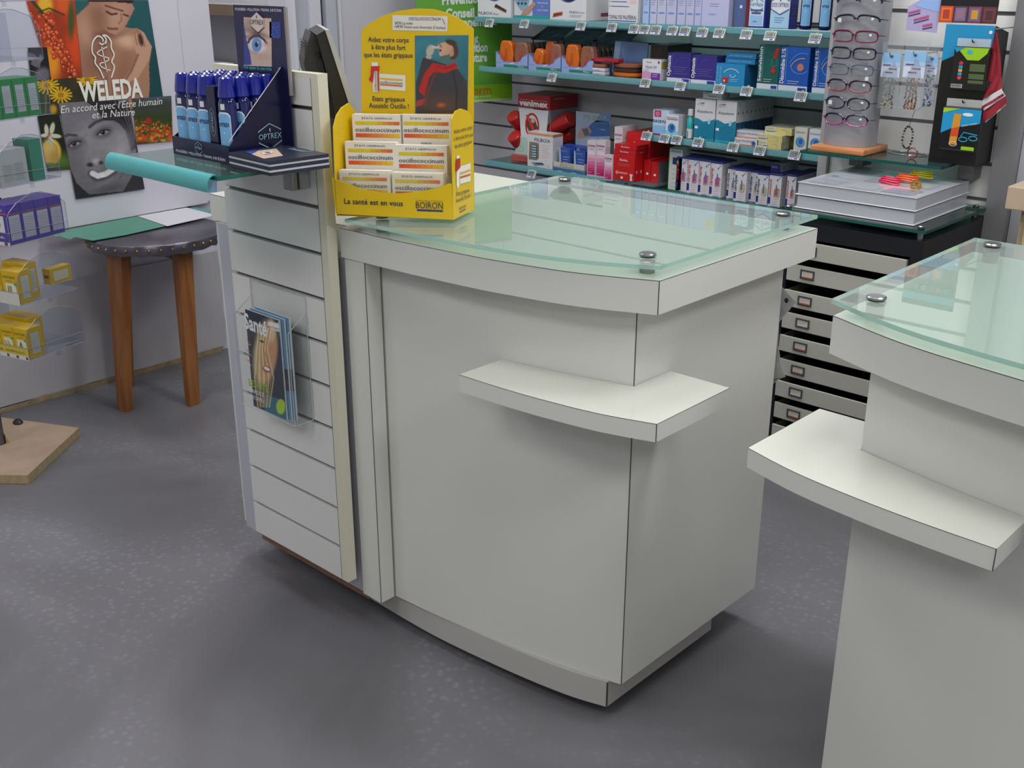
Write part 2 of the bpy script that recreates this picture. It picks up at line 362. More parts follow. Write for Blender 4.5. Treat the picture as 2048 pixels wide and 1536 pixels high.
g = G(); g.box(XL - 1.2, XL - .121, N1 - .165, N1 - .161, 1.222, 1.262, mat('#7c6a58', .6)); g.build('front_edge', t)
g = G(); g.bbox(XL - .95, XL - .7, N1 - .14, N1 - .02, 1.262, 1.36, mat('#9a9aa2', .5), .006); P(g, (XL - .95, N1 - .14, 1.262), (1, 0, 0), (0, 0, 1)).rect(.03, .03, .19, .03, mat('#83838c', .5))
one('storage_box', g, 'grey storage box on the high shelf in the recess', 'box')
g = G(); g.bbox(XL - .75, XL - .35, N1 - .22, N1 - .02, FLOOR_Z, 1.03, mat('#c9c8cc', .5), .01); P(g, (XL - .75, N1 - .22, .3), (1, 0, 0), (0, 0, 1)).rect(.02, .2, .36, .006, mat('#8a8a90', .5))
one('white_cabinet', g, 'white cabinet standing low in the grey recess behind the blue bottles', 'cabinet')
# trims along the left wall beyond the niche
def trim(n, y0, y1, d, h, z0=FLOOR_Z, z1=2.4):
    g = G(); g.box(XL + .0005, XL + d, y0, y1, z0, z1, mat(h, .5)); struct('trim_%d' % n, g)
trim(1, 2.655, 2.675, .035, '#c9c8d4'); trim(2, 2.676, 2.745, .012, '#a3a8b4'); trim(3, 2.746, 2.80, .03, '#c4c3cf'); trim(4, 2.801, 2.825, .006, '#24242a'); trim(5, 2.826, 2.875, .03, '#b0b2c0'); trim(6, 2.90, 2.915, .012, '#cfcfd8')
# lower plasterboard of the left wall and the raw line at its foot
g = G(); rr = random.Random(3); LZ = .405; pts = [(-.3, .0), (-.3, LZ)]
pts += [(2.245, LZ - .02)] + [(2.245 + .008 * rr.random() + .0 * k, LZ - .03 - k * .035) for k in range(1, 11)] + [(2.235, 0.0)]
g.prism([(XL + .001, y, z - .012) for y, z in pts], (.014, 0, 0), mat('#a9a7ad', .75, name='plasterboard', noise=.04, nscale=5)); struct('wall_left_lower', g)
g = G(); ed = [(-.3 + .06 * k) for k in range(52)]
top = [(XL + .0165, y, FLOOR_Z + .013 + .009 * rr.random()) for y in ed]; bot = [(XL + .0165, y, FLOOR_Z + .0005) for y in ed]
for k in range(len(ed) - 1):
    if ed[k] < 2.2: g.prism([bot[k], bot[k + 1], top[k + 1], top[k]], (.005, 0, 0), mat('#8d7d62', .9, noise=.25, nscale=30))
struct('baseboard_left', g)
# back wall left part: slatwall with grooves
SLAT = mat('#cacace', .45, name='slatwall_laminate'); GRV = mat('#5b5a68', .4, metal=.2); ALU = mat('#a5a6aa', .35, metal=.7)
def slatwall(g, x0, x1, yf, z0, z1, pitch, zg, face, groove, depth=.018, gw=.009):
    """boards between grooves; yf = front plane, facing -Y"""
    g.box(x0, x1, yf + depth * .6, yf + depth, z0, z1, groove)
    edges = []; k = zg
    while k > z0: k -= pitch
    k += pitch; prev = z0
    while k < z1:
        g.box(x0, x1, yf, yf + depth * .6, prev, k - gw / 2, face); 
        g.box(x0, x1, yf + depth * .25, yf + depth * .6, k + gw / 2 - .003, k + gw / 2, groove)
        prev = k + gw / 2; k += pitch
    g.box(x0, x1, yf, yf + depth * .6, prev, z1, face)
g = G(); g.box(XL - .1, XR, YB + .02, YB + .1, FLOOR_Z, CEIL_Z, WHITE); struct('wall_back', g)
RX0 = aty(1641, 330, 3.12)[0]; RX1 = aty(1993, 320, 3.12)[0]
g = G(); slatwall(g, XL + .001, RX0 + .1, YB, FLOOR_Z + .001, 2.3, .0945, .744, SLAT, GRV); struct('wall_back_slats', g)
# right boxed-out slatwall bay
g = G(); SLW = mat('#ececec', .4, name='pale_slat_laminate')
slatwall(g, RX0 + .03, RX1, 3.12, FLOOR_Z + .001, 2.3, .0985, .79, SLW, mat('#8b8a90', .4, metal=.3), gw=.011)
g.box(RX0 + .03, RX1, 3.139, YB, FLOOR_Z + .001, 2.3, mat('#a8a8a8', .6)); struct('wall_back_bay', g)
g = G(); g.box(RX0, RX0 + .029, 3.10, YB, FLOOR_Z + .001, 2.3, mat('#b5b5b8', .35, metal=.4)); struct('trim_7', g)
g = G(); g.box(RX1 + .0005, RX1 + .06, 3.09, 3.2, FLOOR_Z + .001, 2.3, mat('#97979c', .35, metal=.5)); struct('trim_8', g)
g = G(); g.lathe([(.045, FLOOR_Z + .001), (.045, 2.3)], (RX1 + .125, 3.16, 0), mat('#b9bcc8', .4), 20); g.box(RX1 + .061, RX1 + .12, 3.12, 3.2, FLOOR_Z + .001, 2.3, mat('#aeb0ba', .4)); struct('trim_9', g, smooth=True)
g = G(); g.box(RX1 + .172, RX1 + .5, 3.22, YB, FLOOR_Z + .001, 2.3, mat('#1b2248', .5)); struct('trim_10', g)
# beige cupboard at the right edge
t = thing('beige_cupboard', 'beige cupboard with a wooden top at the right edge behind the front counter', 'cupboard', (-.95, 3.0, FLOOR_Z))
c0 = aty(2016, 372, 2.86); CX = c0[0]; CZ = c0[2]
BG = mat('#b8a88e', .5)
g = G(); g.box(CX + .03, CX + .7, 2.9, 3.2, FLOOR_Z + .001, CZ - .06, mat('#b0a080', .5)); g.build('body', t)
g = G(); g.bbox(CX, CX + .75, 2.86, 3.21, CZ - .058, CZ, mat('#b5a28c', .5), .003); g.build('worktop', t)
z = CZ - .07
for k in range(5):
    h = .20 if k == 0 else .15
    g = G(); g.bbox(CX + .045, CX + .65, 2.888, 2.8995, z - h, z, BG, .004); d = g.build('drawer', t)
    g = G(); q = P(g, (CX + .07, 2.8875, z - h), (1, 0, 0), (0, 0, 1)); q.rect(.0, h * .35, .16, .045, mat('#d8d4c8', .5)); q.rect(.03, h * .35 + .02, .07, .004, mat('#8a857a', .6), 2); g.build('label_card', d)
    z -= h + .008
# ------------------------------------------------------------------ the two white laminate counters
LAM = mat('#d2d3d0', .22, name='white_laminate', spec=.5); LAMT = mat('#cbccc5', .18, name='laminate_top_light_offset', spec=.5)  # one laminate, tops coloured darker to offset the stronger light on them
SEAM = mat('#4a4642', .6); STEEL = mat('#9a9a9c', .25, metal=1.0); DARK = mat('#141416', .5)
GLT = glassm('frosted_mint_glass', '#edf3f1', .34, '#b4c1bd', 1.65); GLB = glassm('glass_underside', '#e2f0ea', .05, '#c2d8cc', 1.0); GLE = mat('#b4dcd2', .15, trans=.3, name='glass_edge')
def arc_pts(ctrl, n=10): return [tuple(p) for p in smooth([(a, b, 0) for a, b in ctrl], n)]
def counter(mirror, label, dy=0.0):
    T = (lambda p: np.array([-1.742 - p[0], p[1] + dy, p[2]])) if mirror else None
    MX = (lambda x: -1.742 - x) if mirror else (lambda x: x)
    t = thing('sales_counter', label, 'counter', (MX(-1.4), 1.68 + dy, FLOOR_Z))
    def ng(): g = G(); g.T = T; return g
    CF = arc_pts([(-1.70, 1.392), (-1.656, 1.396), (-1.54, 1.404), (-1.429, 1.417), (-1.24, 1.446), (-1.083, 1.483)])
    # plinth
    PF = arc_pts([(-2.19, 1.410), (-1.9, 1.412), (-1.75, 1.41), (-1.55, 1.408), (-1.35, 1.424), (-1.2, 1.446), (-1.109, 1.472)])
    g = ng(); poly = [(x, y, 0.0) for x, y, _ in PF] + [(-1.109, 1.85, 0), (-2.19, 1.85, 0)]
    g.prism(poly, (0, 0, .0605), mat('#b3b2b0', .3)); g.box(-2.2, -1.77, 1.4055, 1.409, .0005, .052, wood('raw_chipboard', '#7d5a48', '#a07c66', 30, .8, (1, 1, 1)))
    g.prism([(-1.1105, 1.4705, 0.001), (-1.108, 1.4705, .001), (-1.108, 1.4735, .001), (-1.1105, 1.4735, .001)], (0, 0, .058), SEAM)
    g.build('plinth', t)
    for cx, cy in ((-1.16, 1.52), (-1.55, 1.46), (-2.1, 1.46), (-1.16, 1.8), (-2.1, 1.8)):
        g = ng(); g.lathe([(.018, FLOOR_Z), (.02, FLOOR_Z + .004), (.02, FLOOR_Z + .014), (.012, FLOOR_Z + .029)], (cx, cy, 0), DARK, 12); g.build('castor', t, smooth=True)
    # body
    g = ng(); poly = [(x, y, .061) for x, y, _ in CF] + [(-1.083, 1.985, .061), (-1.70, 1.985, .061)]
    g.prism(poly, (0, 0, .788), LAM)
    if not mirror: g.box(-1.0838, -1.0824, 1.4822, 1.4838, .0615, .699 - .033, SEAM); g.box(-1.0838, -1.0824, 1.4822, 1.4838, .6995, .848, SEAM)
    g.box(-1.6612, -1.6600, 1.3925, 1.3940, .0615, .848, mat('#8f8a74', .6)) 
    g.build('body', t)
    # left bay behind the slatted panel
    g = ng(); g.box(-2.193, -1.7232, 1.358, 1.985, .061, .848, mat('#b2b4c0', .35)); g.build('side_bay', t)
    g = ng(); g.bbox(-1.7225, -1.6605, 1.352, 1.3915, .0612, .8485, LAM, .0008)
    g.box(-1.6612, -1.66, 1.3517, 1.353, .062, .848, SEAM); g.build('upright', t)
    g = ng(); g.bbox(-2.222, -2.1955, 1.372, 1.42, .061, .8485, LAM, .0008); g.box(-2.1950, -2.1932, 1.372, 1.39, .061, .848, mat('#77766a', .4)); g.build('upright', t)
    # countertop slab
    SF = arc_pts([(-1.71, 1.3475), (-1.65, 1.3492), (-1.525, 1.354), (-1.40, 1.364), (-1.309, 1.375), (-1.161, 1.406), (-1.0235, 1.4605)])
    poly = [(-2.228, 1.366), (-1.728, 1.366), (-1.7275, 1.3475)] + [(x, y) for x, y, _ in SF] + [(-1.0225, 1.997), (-2.228, 1.975)]
    g = ng(); lo = [(x, y, .849) for x, y in poly]; hi = [(x, y, .909) for x, y in poly]; n = len(poly)
    g.add(lo + hi, [(i, (i + 1) % n, n + (i + 1) % n, n + i) for i in range(n)] + [tuple(range(n))[::-1]], LAM); g.add(hi, [tuple(range(n))], LAMT)
    # dark laminate seams round the top edge
    for i in range(0, n - 1):
        a, b = np.array(poly[i]), np.array(poly[i + 1]); d = b - a; L = np.linalg.norm(d)
        if L < 1e-6: continue
        nrm = np.array([d[1], -d[0]]) / L * .0004
        g.add([(a[0] + nrm[0], a[1] + nrm[1], .9082), (b[0] + nrm[0], b[1] + nrm[1], .9082), (b[0] + nrm[0], b[1] + nrm[1], .9094), (a[0] + nrm[0], a[1] + nrm[1], .9094)], [(0, 1, 2, 3)], SEAM)
    if not mirror: g.box(-1.0242, -1.0230, 1.4598, 1.4612, .8492, .9092, SEAM)
    g.build('countertop', t)
    # bag ledge round the corner
    LF = arc_pts([(-1.354, 1.312), (-1.24, 1.316), (-1.143, 1.325), (-1.045, 1.341), (-.951, 1.3695)], 6)
    poly = [(x, y) for x, y, _ in LF] + [(-.9535, 1.592), (-1.082, 1.592), (-1.082, 1.4818)] + [(x, y - .0015) for x, y, _ in CF[::-1] if -1.354 < x < -1.083] + [(-1.354, 1.4275)]
    g = ng(); n = len(poly); lo = [(x, y, .666) for x, y in poly]; hi = [(x, y, .699) for x, y in poly]
    g.add(lo + hi, [(i, (i + 1) % n, n + (i + 1) % n, n + i) for i in range(n)] + [tuple(range(n))[::-1]], LAM); g.add(hi, [tuple(range(n))], LAMT)
    for i in range(len(LF)):
        a, b = np.array(poly[i]), np.array(poly[i + 1]); d = b - a; L = np.linalg.norm(d); nrm = np.array([d[1], -d[0]]) / L * .0004
        g.add([(a[0] + nrm[0], a[1] + nrm[1], .6983), (b[0] + nrm[0], b[1] + nrm[1], .6983), (b[0] + nrm[0], b[1] + nrm[1], .6993), (a[0] + nrm[0], a[1] + nrm[1], .6993)], [(0, 1, 2, 3)], SEAM)
    if not mirror: g.box(-.9516, -.9504, 1.3689, 1.3702, .6662, .6992, SEAM)
    else: g.box(-1.3545, -1.3533, 1.3114, 1.3127, .6662, .6992, SEAM)
    g.build('ledge', t, recalc=True)
    # glass top on steel fixings
    GF = arc_pts([(-1.685, 1.331), (-1.677, 1.3312), (-1.56, 1.335), (-1.464, 1.339), (-1.295, 1.360), (-1.152, 1.394), (-1.021, 1.4545)])
    poly = [(x, y) for x, y, _ in GF] + [(-1.0235, 1.994), (-1.69, 1.978)]
    g = ng(); n = len(poly); lo = [(x, y, .929) for x, y in poly]; hi = [(x, y, .936) for x, y in poly]
    g.add(lo + hi, [(i, (i + 1) % n, n + (i + 1) % n, n + i) for i in range(n)], GLE); g.add(lo, [tuple(range(n))[::-1]], GLB); g.add(hi, [tuple(range(n))], GLT)
    g.build('glass_top', t, merge=True)
    for cx, cy in ((-1.073, 1.493), (-1.073, 1.945), (-1.635, 1.935), (-1.643, 1.389)):
        g = ng(); g.lathe([(.0135, .9092), (.0135, .9285)], (cx, cy, 0), STEEL, 20)
        g.lathe([(.0125, .9363), (.0125, .9378)], (cx, cy, 0), DARK, 20)
        g.lathe([(.0135, .938), (.0148, .9388), (.0148, .9415), (.0128, .943), (.002, .9428)], (cx, cy, 0), STEEL, 24); g.build('glass_fixing', t, smooth=True)
    return t, ng
t1, ng = counter(False, 'white laminate counter with a corner ledge and the slatted display panel, centre of the shop')
t2, ng2 = counter(True, 'white laminate counter with a mint glass top cut off by the right edge', .02)
# slatted display panel (fixed to the near counter)
PX0, PX1, PY0, PY1, PZ0, PZ1 = -2.083, -1.7275, 1.315, 1.339, .104, 1.209
g = G(); slatwall(g, PX0, PX1 - .022, PY0, PZ0, PZ1 - .008, .0957, .0905, mat('#d4d4d4', .35, name='slat_panel_face'), mat('#77767c', .35, metal=.4), depth=.022, gw=.0085)
sp = g.build('slat_panel', t1)
g = G(); g.box(PX1 - .0218, PX1, PY0, PY1, PZ0, PZ1, mat('#d0cebc', .3)); g.box(PX0, PX1 - .0219, PY0 + .001, PY1, PZ1 - .0078, PZ1, mat('#d2d0be', .3)); g.box(PX0, PX1 - .022, PY1 - .0015, PY1, PZ0, PZ1 - .008, mat('#d0cebc', .3))
g.box(PX1 - .0225, PX1 - .0215, PY0 - .0004, PY0 + .0002, PZ0, PZ1 - .008, SEAM); g.build('edge_board', sp)
g = G(); g.box(PX0 + .02, PX1 - .02, 1.3395, 1.3575, .80, .84, mat('#77777a', .5)); g.build('mounting_bar', sp)
# ------------------------------------------------------------------ glass shelf on the slatted panel
SZ = 1.045
t = thing('glass_shelf', 'glass shelf with a turquoise plastic front rail on the slatted panel', 'shelf', (-1.91, 1.31, SZ - .05))
g = G(); g.box(-2.09, -1.735, 1.085, 1.313, SZ - .008, SZ, glassm('clear_shelf_glass', '#b8d4ce', .05, '#a8c8c4'))
g.box(-2.0899, -1.7348, 1.084, 1.0855, SZ - .008, SZ, mat('#1f6f6a', .1)); g.box(-1.7352, -1.7345, 1.0855, 1.313, SZ - .008, SZ, mat('#1c5c55', .1)); g.build('glass_plate', t)
TEAL = mat('#4fb0b4', .2, trans=.25, name='turquoise_plastic')
g = G(); prof = [(1.085, SZ + .003), (1.079, SZ + .003), (1.072, SZ - .001), (1.067, SZ - .009), (1.065, SZ - .019), (1.067, SZ - .028), (1.0685, SZ - .028), (1.0665, SZ - .019), (1.0685, SZ - .009), (1.0735, SZ - .0025), (1.080, SZ + .001), (1.085, SZ + .0012)]
g.prism([(-2.115, y, z) for y, z in prof], (.372, 0, 0), TEAL); g.build('price_rail', t, smooth=True)
g = G(); g.prism([(-2.105, 1.082, SZ - .0095), (-2.105, 1.088, SZ - .0095), (-2.105, 1.086, SZ - .03), (-2.105, 1.0705, SZ - .028)], (.36, 0, 0), glassm('rail_clear', '#c8e0ec', .2, '#9fc6d8')); g.build('rail_lip', t)
for bx in (-2.02, -1.80):
    g = G(); g.bbox(bx, bx + .03, 1.27, 1.3145, SZ - .058, SZ - .0095, mat('#8e8e92', .4, metal=.3), .004); g.tube([(bx + .032, 1.285, SZ - .012), (bx + .032, 1.285, SZ - .055)], .0015, mat('#222226', .4)); g.build('bracket', t)
g = G(); g.box(-2.04, -1.80, 1.22, 1.3145, SZ - .0088, SZ - .0082, mat('#8e8e92', .4)); 

# ------------------------------------------------------------------ eye-lotion display box
NAVY = mat('#161638', .22, name='navy_card'); NAVY2 = mat('#1b1b44', .25); CY = mat('#86b4c6', .4); WH = mat('#e4e6ea', .4); BX0, BX1, BY0, BY1 = -2.022, -1.822, 1.168, 1.308
def hexlogo(q, x, y, w, m, name='OPTREX', l=2, fill=None, tm=None):
    h = w * .42
    if fill is not None: q.poly([(x - w / 2, y - h * .35), (x - w / 2, y + h * .35), (x, y + h), (x + w / 2, y + h * .35), (x + w / 2, y - h * .35), (x, y - h)], fill, l)
    for s in (1, -1): q.stroke([(x - w / 2, y + s * h * .42), (x - w / 2, y + s * h * .5), (x, y + s * h * 1.1), (x + w / 2, y + s * h * .5), (x + w / 2, y + s * h * .42)], w * .035, m, l + 1)
    q.text(name, x, y - w * .09, w * .2, tm or m, l + 2, w=w * (1.02 if len(name) < 8 else .95), align='c'); q.disc(x, y + h * .55, w * .03, w * .07, tm or m, l + 2, 8)
t = thing('lotion_display', 'navy cardboard counter display of blue bottles, standing on the glass shelf', 'display', ((BX0 + BX1) / 2, (BY0 + BY1) / 2, SZ))
g = G(); g.box(BX0, BX1, BY0, BY0 + .002, SZ + .0005, SZ + .036, NAVY); q = P(g, (BX0, BY0, SZ), (1, 0, 0), (0, 0, 1))
hexlogo(q, .098, .022, .026, CY); q.text('POUSSIÈRES • POLLUTION • TRAVAIL SUR ÉCRAN', .012, .006, .0052, WH, w=.175)
g.box(BX0, BX1, BY0 + .002, BY1, SZ + .0005, SZ + .002, NAVY); g.build('tray_front', t)
g = G(); sd = [(BX1 - .002, BY0 + .0021, SZ + .0005), (BX1 - .002, BY1, SZ + .0005), (BX1 - .002, BY1, SZ + .175), (BX1 - .002, BY1 - .008, SZ + .172), (BX1 - .002, BY0 + .0021, SZ + .034)]
g.prism(sd, (.002, 0, 0), NAVY); q = P(g, (BX1, BY0, SZ), (0, 1, 0), (0, 0, 1)); hexlogo(q, .095, .045, .052, CY)
q.stroke([(.002, .044), (.132, .172)], .002, mat('#c9c9d4', .3), 1); g.build('side_wall', t)
g = G(); g.prism([(BX0, BY0 + .0021, SZ + .0005), (BX0, BY1, SZ + .0005), (BX0, BY1, SZ + .12), (BX0, BY0 + .0021, SZ + .034)], (.002, 0, 0), NAVY); g.build('side_wall', t)
# header card
HX0, HX1 = -1.972, -1.797; hz = [aty(466, 150, BY1)[2], aty(466, 9, BY1)[2]]
g = G(); g.box(HX0, HX1 - .006, BY1 - .004, BY1 - .001, SZ + .0021, hz[1], NAVY2); g.box(HX1 - .006, HX1, BY1 - .005, BY1, SZ + .12, hz[1] - .001, mat('#8b8585', .6))
g.box(HX0 - .05, HX0, BY1 - .003, BY1 - .001, SZ + .0021, SZ + .12, NAVY2)
q = P(g, (HX0, BY1 - .004, hz[1]), (1, 0, 0), (0, 0, 1)); K = lambda px, py: q.pp(330 + px / 4.043, py / 4.043)
q.textpx('POUSSIÈRES • POLLUTION • TRAVAIL SUR ÉCRAN', (330 + 572 / 4.043, 84 / 4.043), (330 + 945 / 4.043, 96 / 4.043), .005, WH)
def eyefn(U, V, X, Y):
    x = (X - 330) * 4.043; y = Y * 4.043; im = fill(X, '#c9aea4'); im = mixin(im, sst(V, .0, .25) * .4, '#d8c0b4')
    im = pgon(im, x, y, [(638, 160), (640, 190), (660, 330), (690, 440), (700, 525), (630, 525)], '#31408e'); im = ell(im, x, y, 700, 190, 70, 50, '#8b7468', .9, -.5, .6)
    im = ell(im, x, y, 745, 270, 85, 20, '#6b5048', .9, .35, .7); im = ell(im, x, y, 752, 362, 70, 62, '#e4dde0', .35, .15); im = ell(im, x, y, 742, 362, 38, 55, '#4c78bc', .25); im = ell(im, x, y, 740, 362, 30, 44, '#6ea2da', .5)
    im = ell(im, x, y, 740, 360, 14, 22, '#101420', .2); im = ell(im, x, y, 750, 345, 5, 6, '#ffffff', .3)
    im = line(im, x, y, [(672, 345), (690, 310), (720, 290), (760, 292), (800, 320), (822, 350)], 8, '#3a2a34'); im = ell(im, x, y, 820, 360, 26, 18, '#d79a94', .8, 0, .7)
    for k in range(9): im = line(im, x, y, [(680 + k * 11, 325 - k * 4), (655 + k * 12, 290 - k * 5)], 2.5, '#20181e', .8)
    for k in range(5): im = line(im, x, y, [(690 + k * 14, 405 + k * 4), (680 + k * 13, 430 + k * 3)], 2, '#4a3a40', .6)
    im = ell(im, x, y, 780, 460, 60, 30, '#b8908a', 1, 0, .5); return im
c4 = [(330 + a / 4.043, b / 4.043) for a, b in ((638, 138), (862, 148), (866, 540), (640, 530))]
g.raster(q, c4, 70, 110, eyefn, 1)
q.polypx([(330 + a / 4.043, b / 4.043) for a, b in ((846, 175), (938, 178), (940, 312), (848, 306))], mat('#2b3f96', .3), 1)
for k in range(14): 
    a, b = K(860 + 66 * rr.random(), 215 + 80 * rr.random()); q.disc(a, b, .0012, .0009, CY, 3, 6)
a, b = K(750, 180); hexlogo(q, a, b, .044, mat('#2a2a66', .4), fill=mat('#d9c4bc', .4), tm=mat('#20204c', .4))
q.textpx('Pour apaiser les yeux irrités', (330 + 642 / 4.043, 552 / 4.043), (330 + 868 / 4.043, 570 / 4.043), .006, mat('#2fb0b8', .4), bold=.02)
a, b = K(928, 572); q.ring(a, b, .004, .006, .0008, CY, 2); g.build('header_card', t)
# bottles
GB = mat('#091458', .06, name='cobalt_glass', coat=.6); CAPB = mat('#0f1c86', .12, name='cobalt_cap', coat=.8)
def lotion_bottle(label, x, y, z=SZ + .0025, rz=0.0, group='blue lotion bottles in the navy display', h=.157):
    t = thing('lotion_bottle', label, 'bottle', (x, y, z), group)
    g = G(); s = h / .157; g.lathe([(.012, 0), (.0185, .002), (.0195, .01), (.0195, .104), (.0188, .111), (.0165, .117), (.0155, .119)], (x, y, z), GB, 22, sx=1.0, sy=.72); b_ = g.build('glass_body', t, smooth=True)
    g = G(); g.lathe([(.0160, .1185), (.0178, .121), (.0172, .128), (.0142, .147), (.0125, .1545), (.009, .157), (.001, .1572)], (x, y, z), CAPB, 22, sx=1.0, sy=.85); g.build('cap', t, smooth=True)
    g = G(); R1 = .0199; lab = mat('#74aede', .4); lw = mat('#cfd8ea', .4)
    def cyl(xx, zz, l=0): a = xx / R1; return (x + (R1 + l * .0003) * sin(a), y - (.0145 + l * .0003) * cos(a), z + zz)
    N = 8; W = .0155
    for (z0, z1, m_, l) in ((.012, .094, mat('#d8e2ee', .4), 1), (.0135, .091, lab, 2)):
        w_ = W if l == 1 else W - .0012
        for k in range(N):
            xa, xb = -w_ + 2 * w_ * k / N, -w_ + 2 * w_ * (k + 1) / N; top = lambda q_: z1 - .012 * (q_ / w_) ** 4 * .6
            g.poly([cyl(xa, z0, l), cyl(xb, z0, l), cyl(xb, top(xb), l), cyl(xa, top(xa), l)], m_)
    hx = [(-.0135, .065), (-.0135, .077), (0, .088), (.0135, .077), (.0135, .065), (0, .054)]
    g.poly([cyl(a, b, 3) for a, b in hx], WH)
    v, f = glyphs('OPTREX', .02); x0, x1 = v[:, 0].min(), v[:, 0].max()
    g.add([cyl((a - (x0 + x1) / 2) / (x1 - x0) * .025, .067 + b * .0105, 4) for a, b in v], f, mat('#1b2a66', .4))
    for k in range(5): g.poly([cyl(-.008, .050 - k * .005, 3), cyl(.008, .050 - k * .005, 3), cyl(.008, .0512 - k * .005, 3), cyl(-.008, .0512 - k * .005, 3)], mat('#4a7fc0', .4))
    g.build('label', t, recalc=False)
    g = G(); g.poly([cyl(-.005, .098, 1), cyl(.005, .098, 1), cyl(.005, .109, 1), cyl(-.005, .109, 1)], mat('#d8dade', .5)); g.build('price_sticker', t, recalc=False)
    t.rotation_euler = (0, 0, .3)
    return t
ROWS = [BY0 + .022, BY0 + .052, BY0 + .083, BY0 + .112]
lab = lambda r, c: 'cobalt blue eye lotion bottle in the navy display, %s row, %s from left' % (('front', 'second', 'third', 'rear')[r], ('first', 'second', 'third', 'fourth', 'fifth')[c])
bx = [BX0 + .023, BX0 + .063, BX0 + .103, BX0 + .175]
b0 = None
for r, yy in enumerate(ROWS):
    for c, xx in enumerate([.0235, .064, .1045, .175] if r == 0 else [.0235, .0625, .101, .1395, .177]):
        if b0 is None: b0 = lotion_bottle(lab(r, c), BX0 + xx, yy)
        else: dup(b0, (BX0 + xx, yy, SZ + .0025 + (.0 if r == 0 else .0)), lab(r, c))
# leaflet pocket between the bottles
g = G(); q = P(g, (BX0 + .128, BY0 + .008, SZ + .0025), (1, 0, 0), (0, 0, 1)); g.box(BX0 + .128, BX0 + .156, BY0 + .008, BY0 + .034, SZ + .0025, SZ + .142, NAVY)
q.ring(.014, .072, .009, .026, .0008, CY, 1); q.text('OPTREX', .018, .054, .007, CY, rot=pi / 2)
one('leaflet_pocket', g, 'narrow navy leaflet block with a hexagonal logo standing between the front bottles', 'leaflets')
# flat stack of eye leaflets beside the display
LPg = mat('#b8bac6', .5); B1 = np.array([-1.664, 1.150]); Bu = np.array([.06, .99]) / np.linalg.norm([.06, .99]); Bw = np.array([-Bu[1], Bu[0]])
zz = SZ + .0008
for k in range(5):
    th = .0035 if k % 2 else .006
    g = G(); L, W = .128, .142; o = B1 + Bw * .0015 * rr.random() - Bu * .002 * rr.random(); o = o - Bu * 0
    A = np.array([*o, zz]); g.obox(A - np.array([*Bw, 0]) * 0, np.array([*(Bu * L), 0]), np.array([*(Bw * W), 0]), (0, 0, th), mat('#2a2a3c', .3) if k % 2 == 0 else LPg)
    if k == 4:
        q = P(g, A + np.array([0, 0, th]), (*Bu, 0), (*Bw, 0))
        q.polypx([(330 + a / 4.043, b / 4.043) for a, b in ((655, 1232), (900, 1203), (955, 1262), (800, 1286))], mat('#bba294', .4), 1)
        q.polypx([(330 + a / 4.043, b / 4.043) for a, b in ((655, 1232), (760, 1218), (700, 1250), (730, 1268))], mat('#3346a0', .4), 2)
        a, b = q.pp(330 + 832 / 4.043, 1243 / 4.043); q.disc(a, b, .014, .008, mat('#e3dadd', .4), 3, 16, .6); q.disc(a, b, .006, .006, mat('#3f62b4', .4), 4, 12); q.disc(a, b, .0025, .0025, DARK, 5, 8)
        a, b = q.pp(330 + 1110 / 4.043, 1214 / 4.043); q.ring(a, b, .012, .028, .0012, CY, 2); q.text('OPTREX', a - .005, b - .022, .010, CY, rot=pi / 2)
    one('leaflet', g, ['lowest eye care leaflet of the flat stack on the glass shelf', 'second eye care leaflet from the bottom of the shelf stack', 'middle eye care leaflet of the flat stack on the glass shelf', 'fourth eye care leaflet of the flat stack, under the top one', 'top navy eye care leaflet with a printed eye, on the shelf stack'][k], 'leaflet', 'eye leaflets stacked beside the navy display')
    zz += th + .0004

# ------------------------------------------------------------------ yellow cardboard counter display
YEL = mat('#d8b40e', .35, name='yellow_card'); YEL2 = mat('#c9a60c', .4); DB = mat('#2b3048', .4, name='dark_print')
fl = atz(669 + 4, 433, .9435); fr = atz(907, 440, .9435); Yu = (fr - fl)[:2]; YWd = np.linalg.norm(Yu); Yu = Yu / YWd; Yn = np.array([-Yu[1], Yu[0]]); Yv = np.array([-.375, .927]); YD = .104; YO = np.array([fl[0], fl[1], .9437])
def yw(x, d, z): return YO + np.array([*(Yu * x), 0]) + np.array([*(Yv * d), 0]) + np.array([0, 0, z])
t = thing('remedy_display', 'yellow cardboard counter display for boxed remedy, on the glass counter top', 'display', tuple(yw(YWd / 2, YD / 2, 0)))
# sloping front: leans forwards at the bottom slightly; built upright
F3 = lambda x, z: yw(x, 0, z)
def fpx(px, py, d=0.0):
    p = on_plane(px, py, yw(0, d, 0), (*(-Yn), 0)) - yw(0, d, 0); return (p[:2] @ Yu, p[2])
g = G(); q = P(g, yw(0, 0, 0), (*Yu, 0), (0, 0, 1))
curve = [fpx(*c) for c in ((663, 355), (690, 366), (720, 377), (760, 385), (800, 387), (840, 383), (875, 376), (897, 367))]
x0_ = curve[0][0]; base = [fpx(672, 428), fpx(905, 440)]
front = [base[0], base[1], (YWd, curve[-1][1])] + [(min(YWd - .0005, a), b) for a, b in curve[::-1]]
g.prism([yw(a, 0, max(b, .0002)) for a, b in front], (*(Yv * .0015), 0), YEL)
q.textpx('La santé est en vous', (689, 407), (806, 412), .0105, DB, bold=.012)
q.textpx('BOIRON', (832, 416), (886, 418), .0125, DB); q.textpx('LABORATOIRES', (832, 402), (886, 405), .003, mat('#8a7a30', .4))
q.polypx([(834, 418), (886, 420), (886, 424), (834, 422)], mat('#303a78', .4), 1); g.build('front_panel', t)
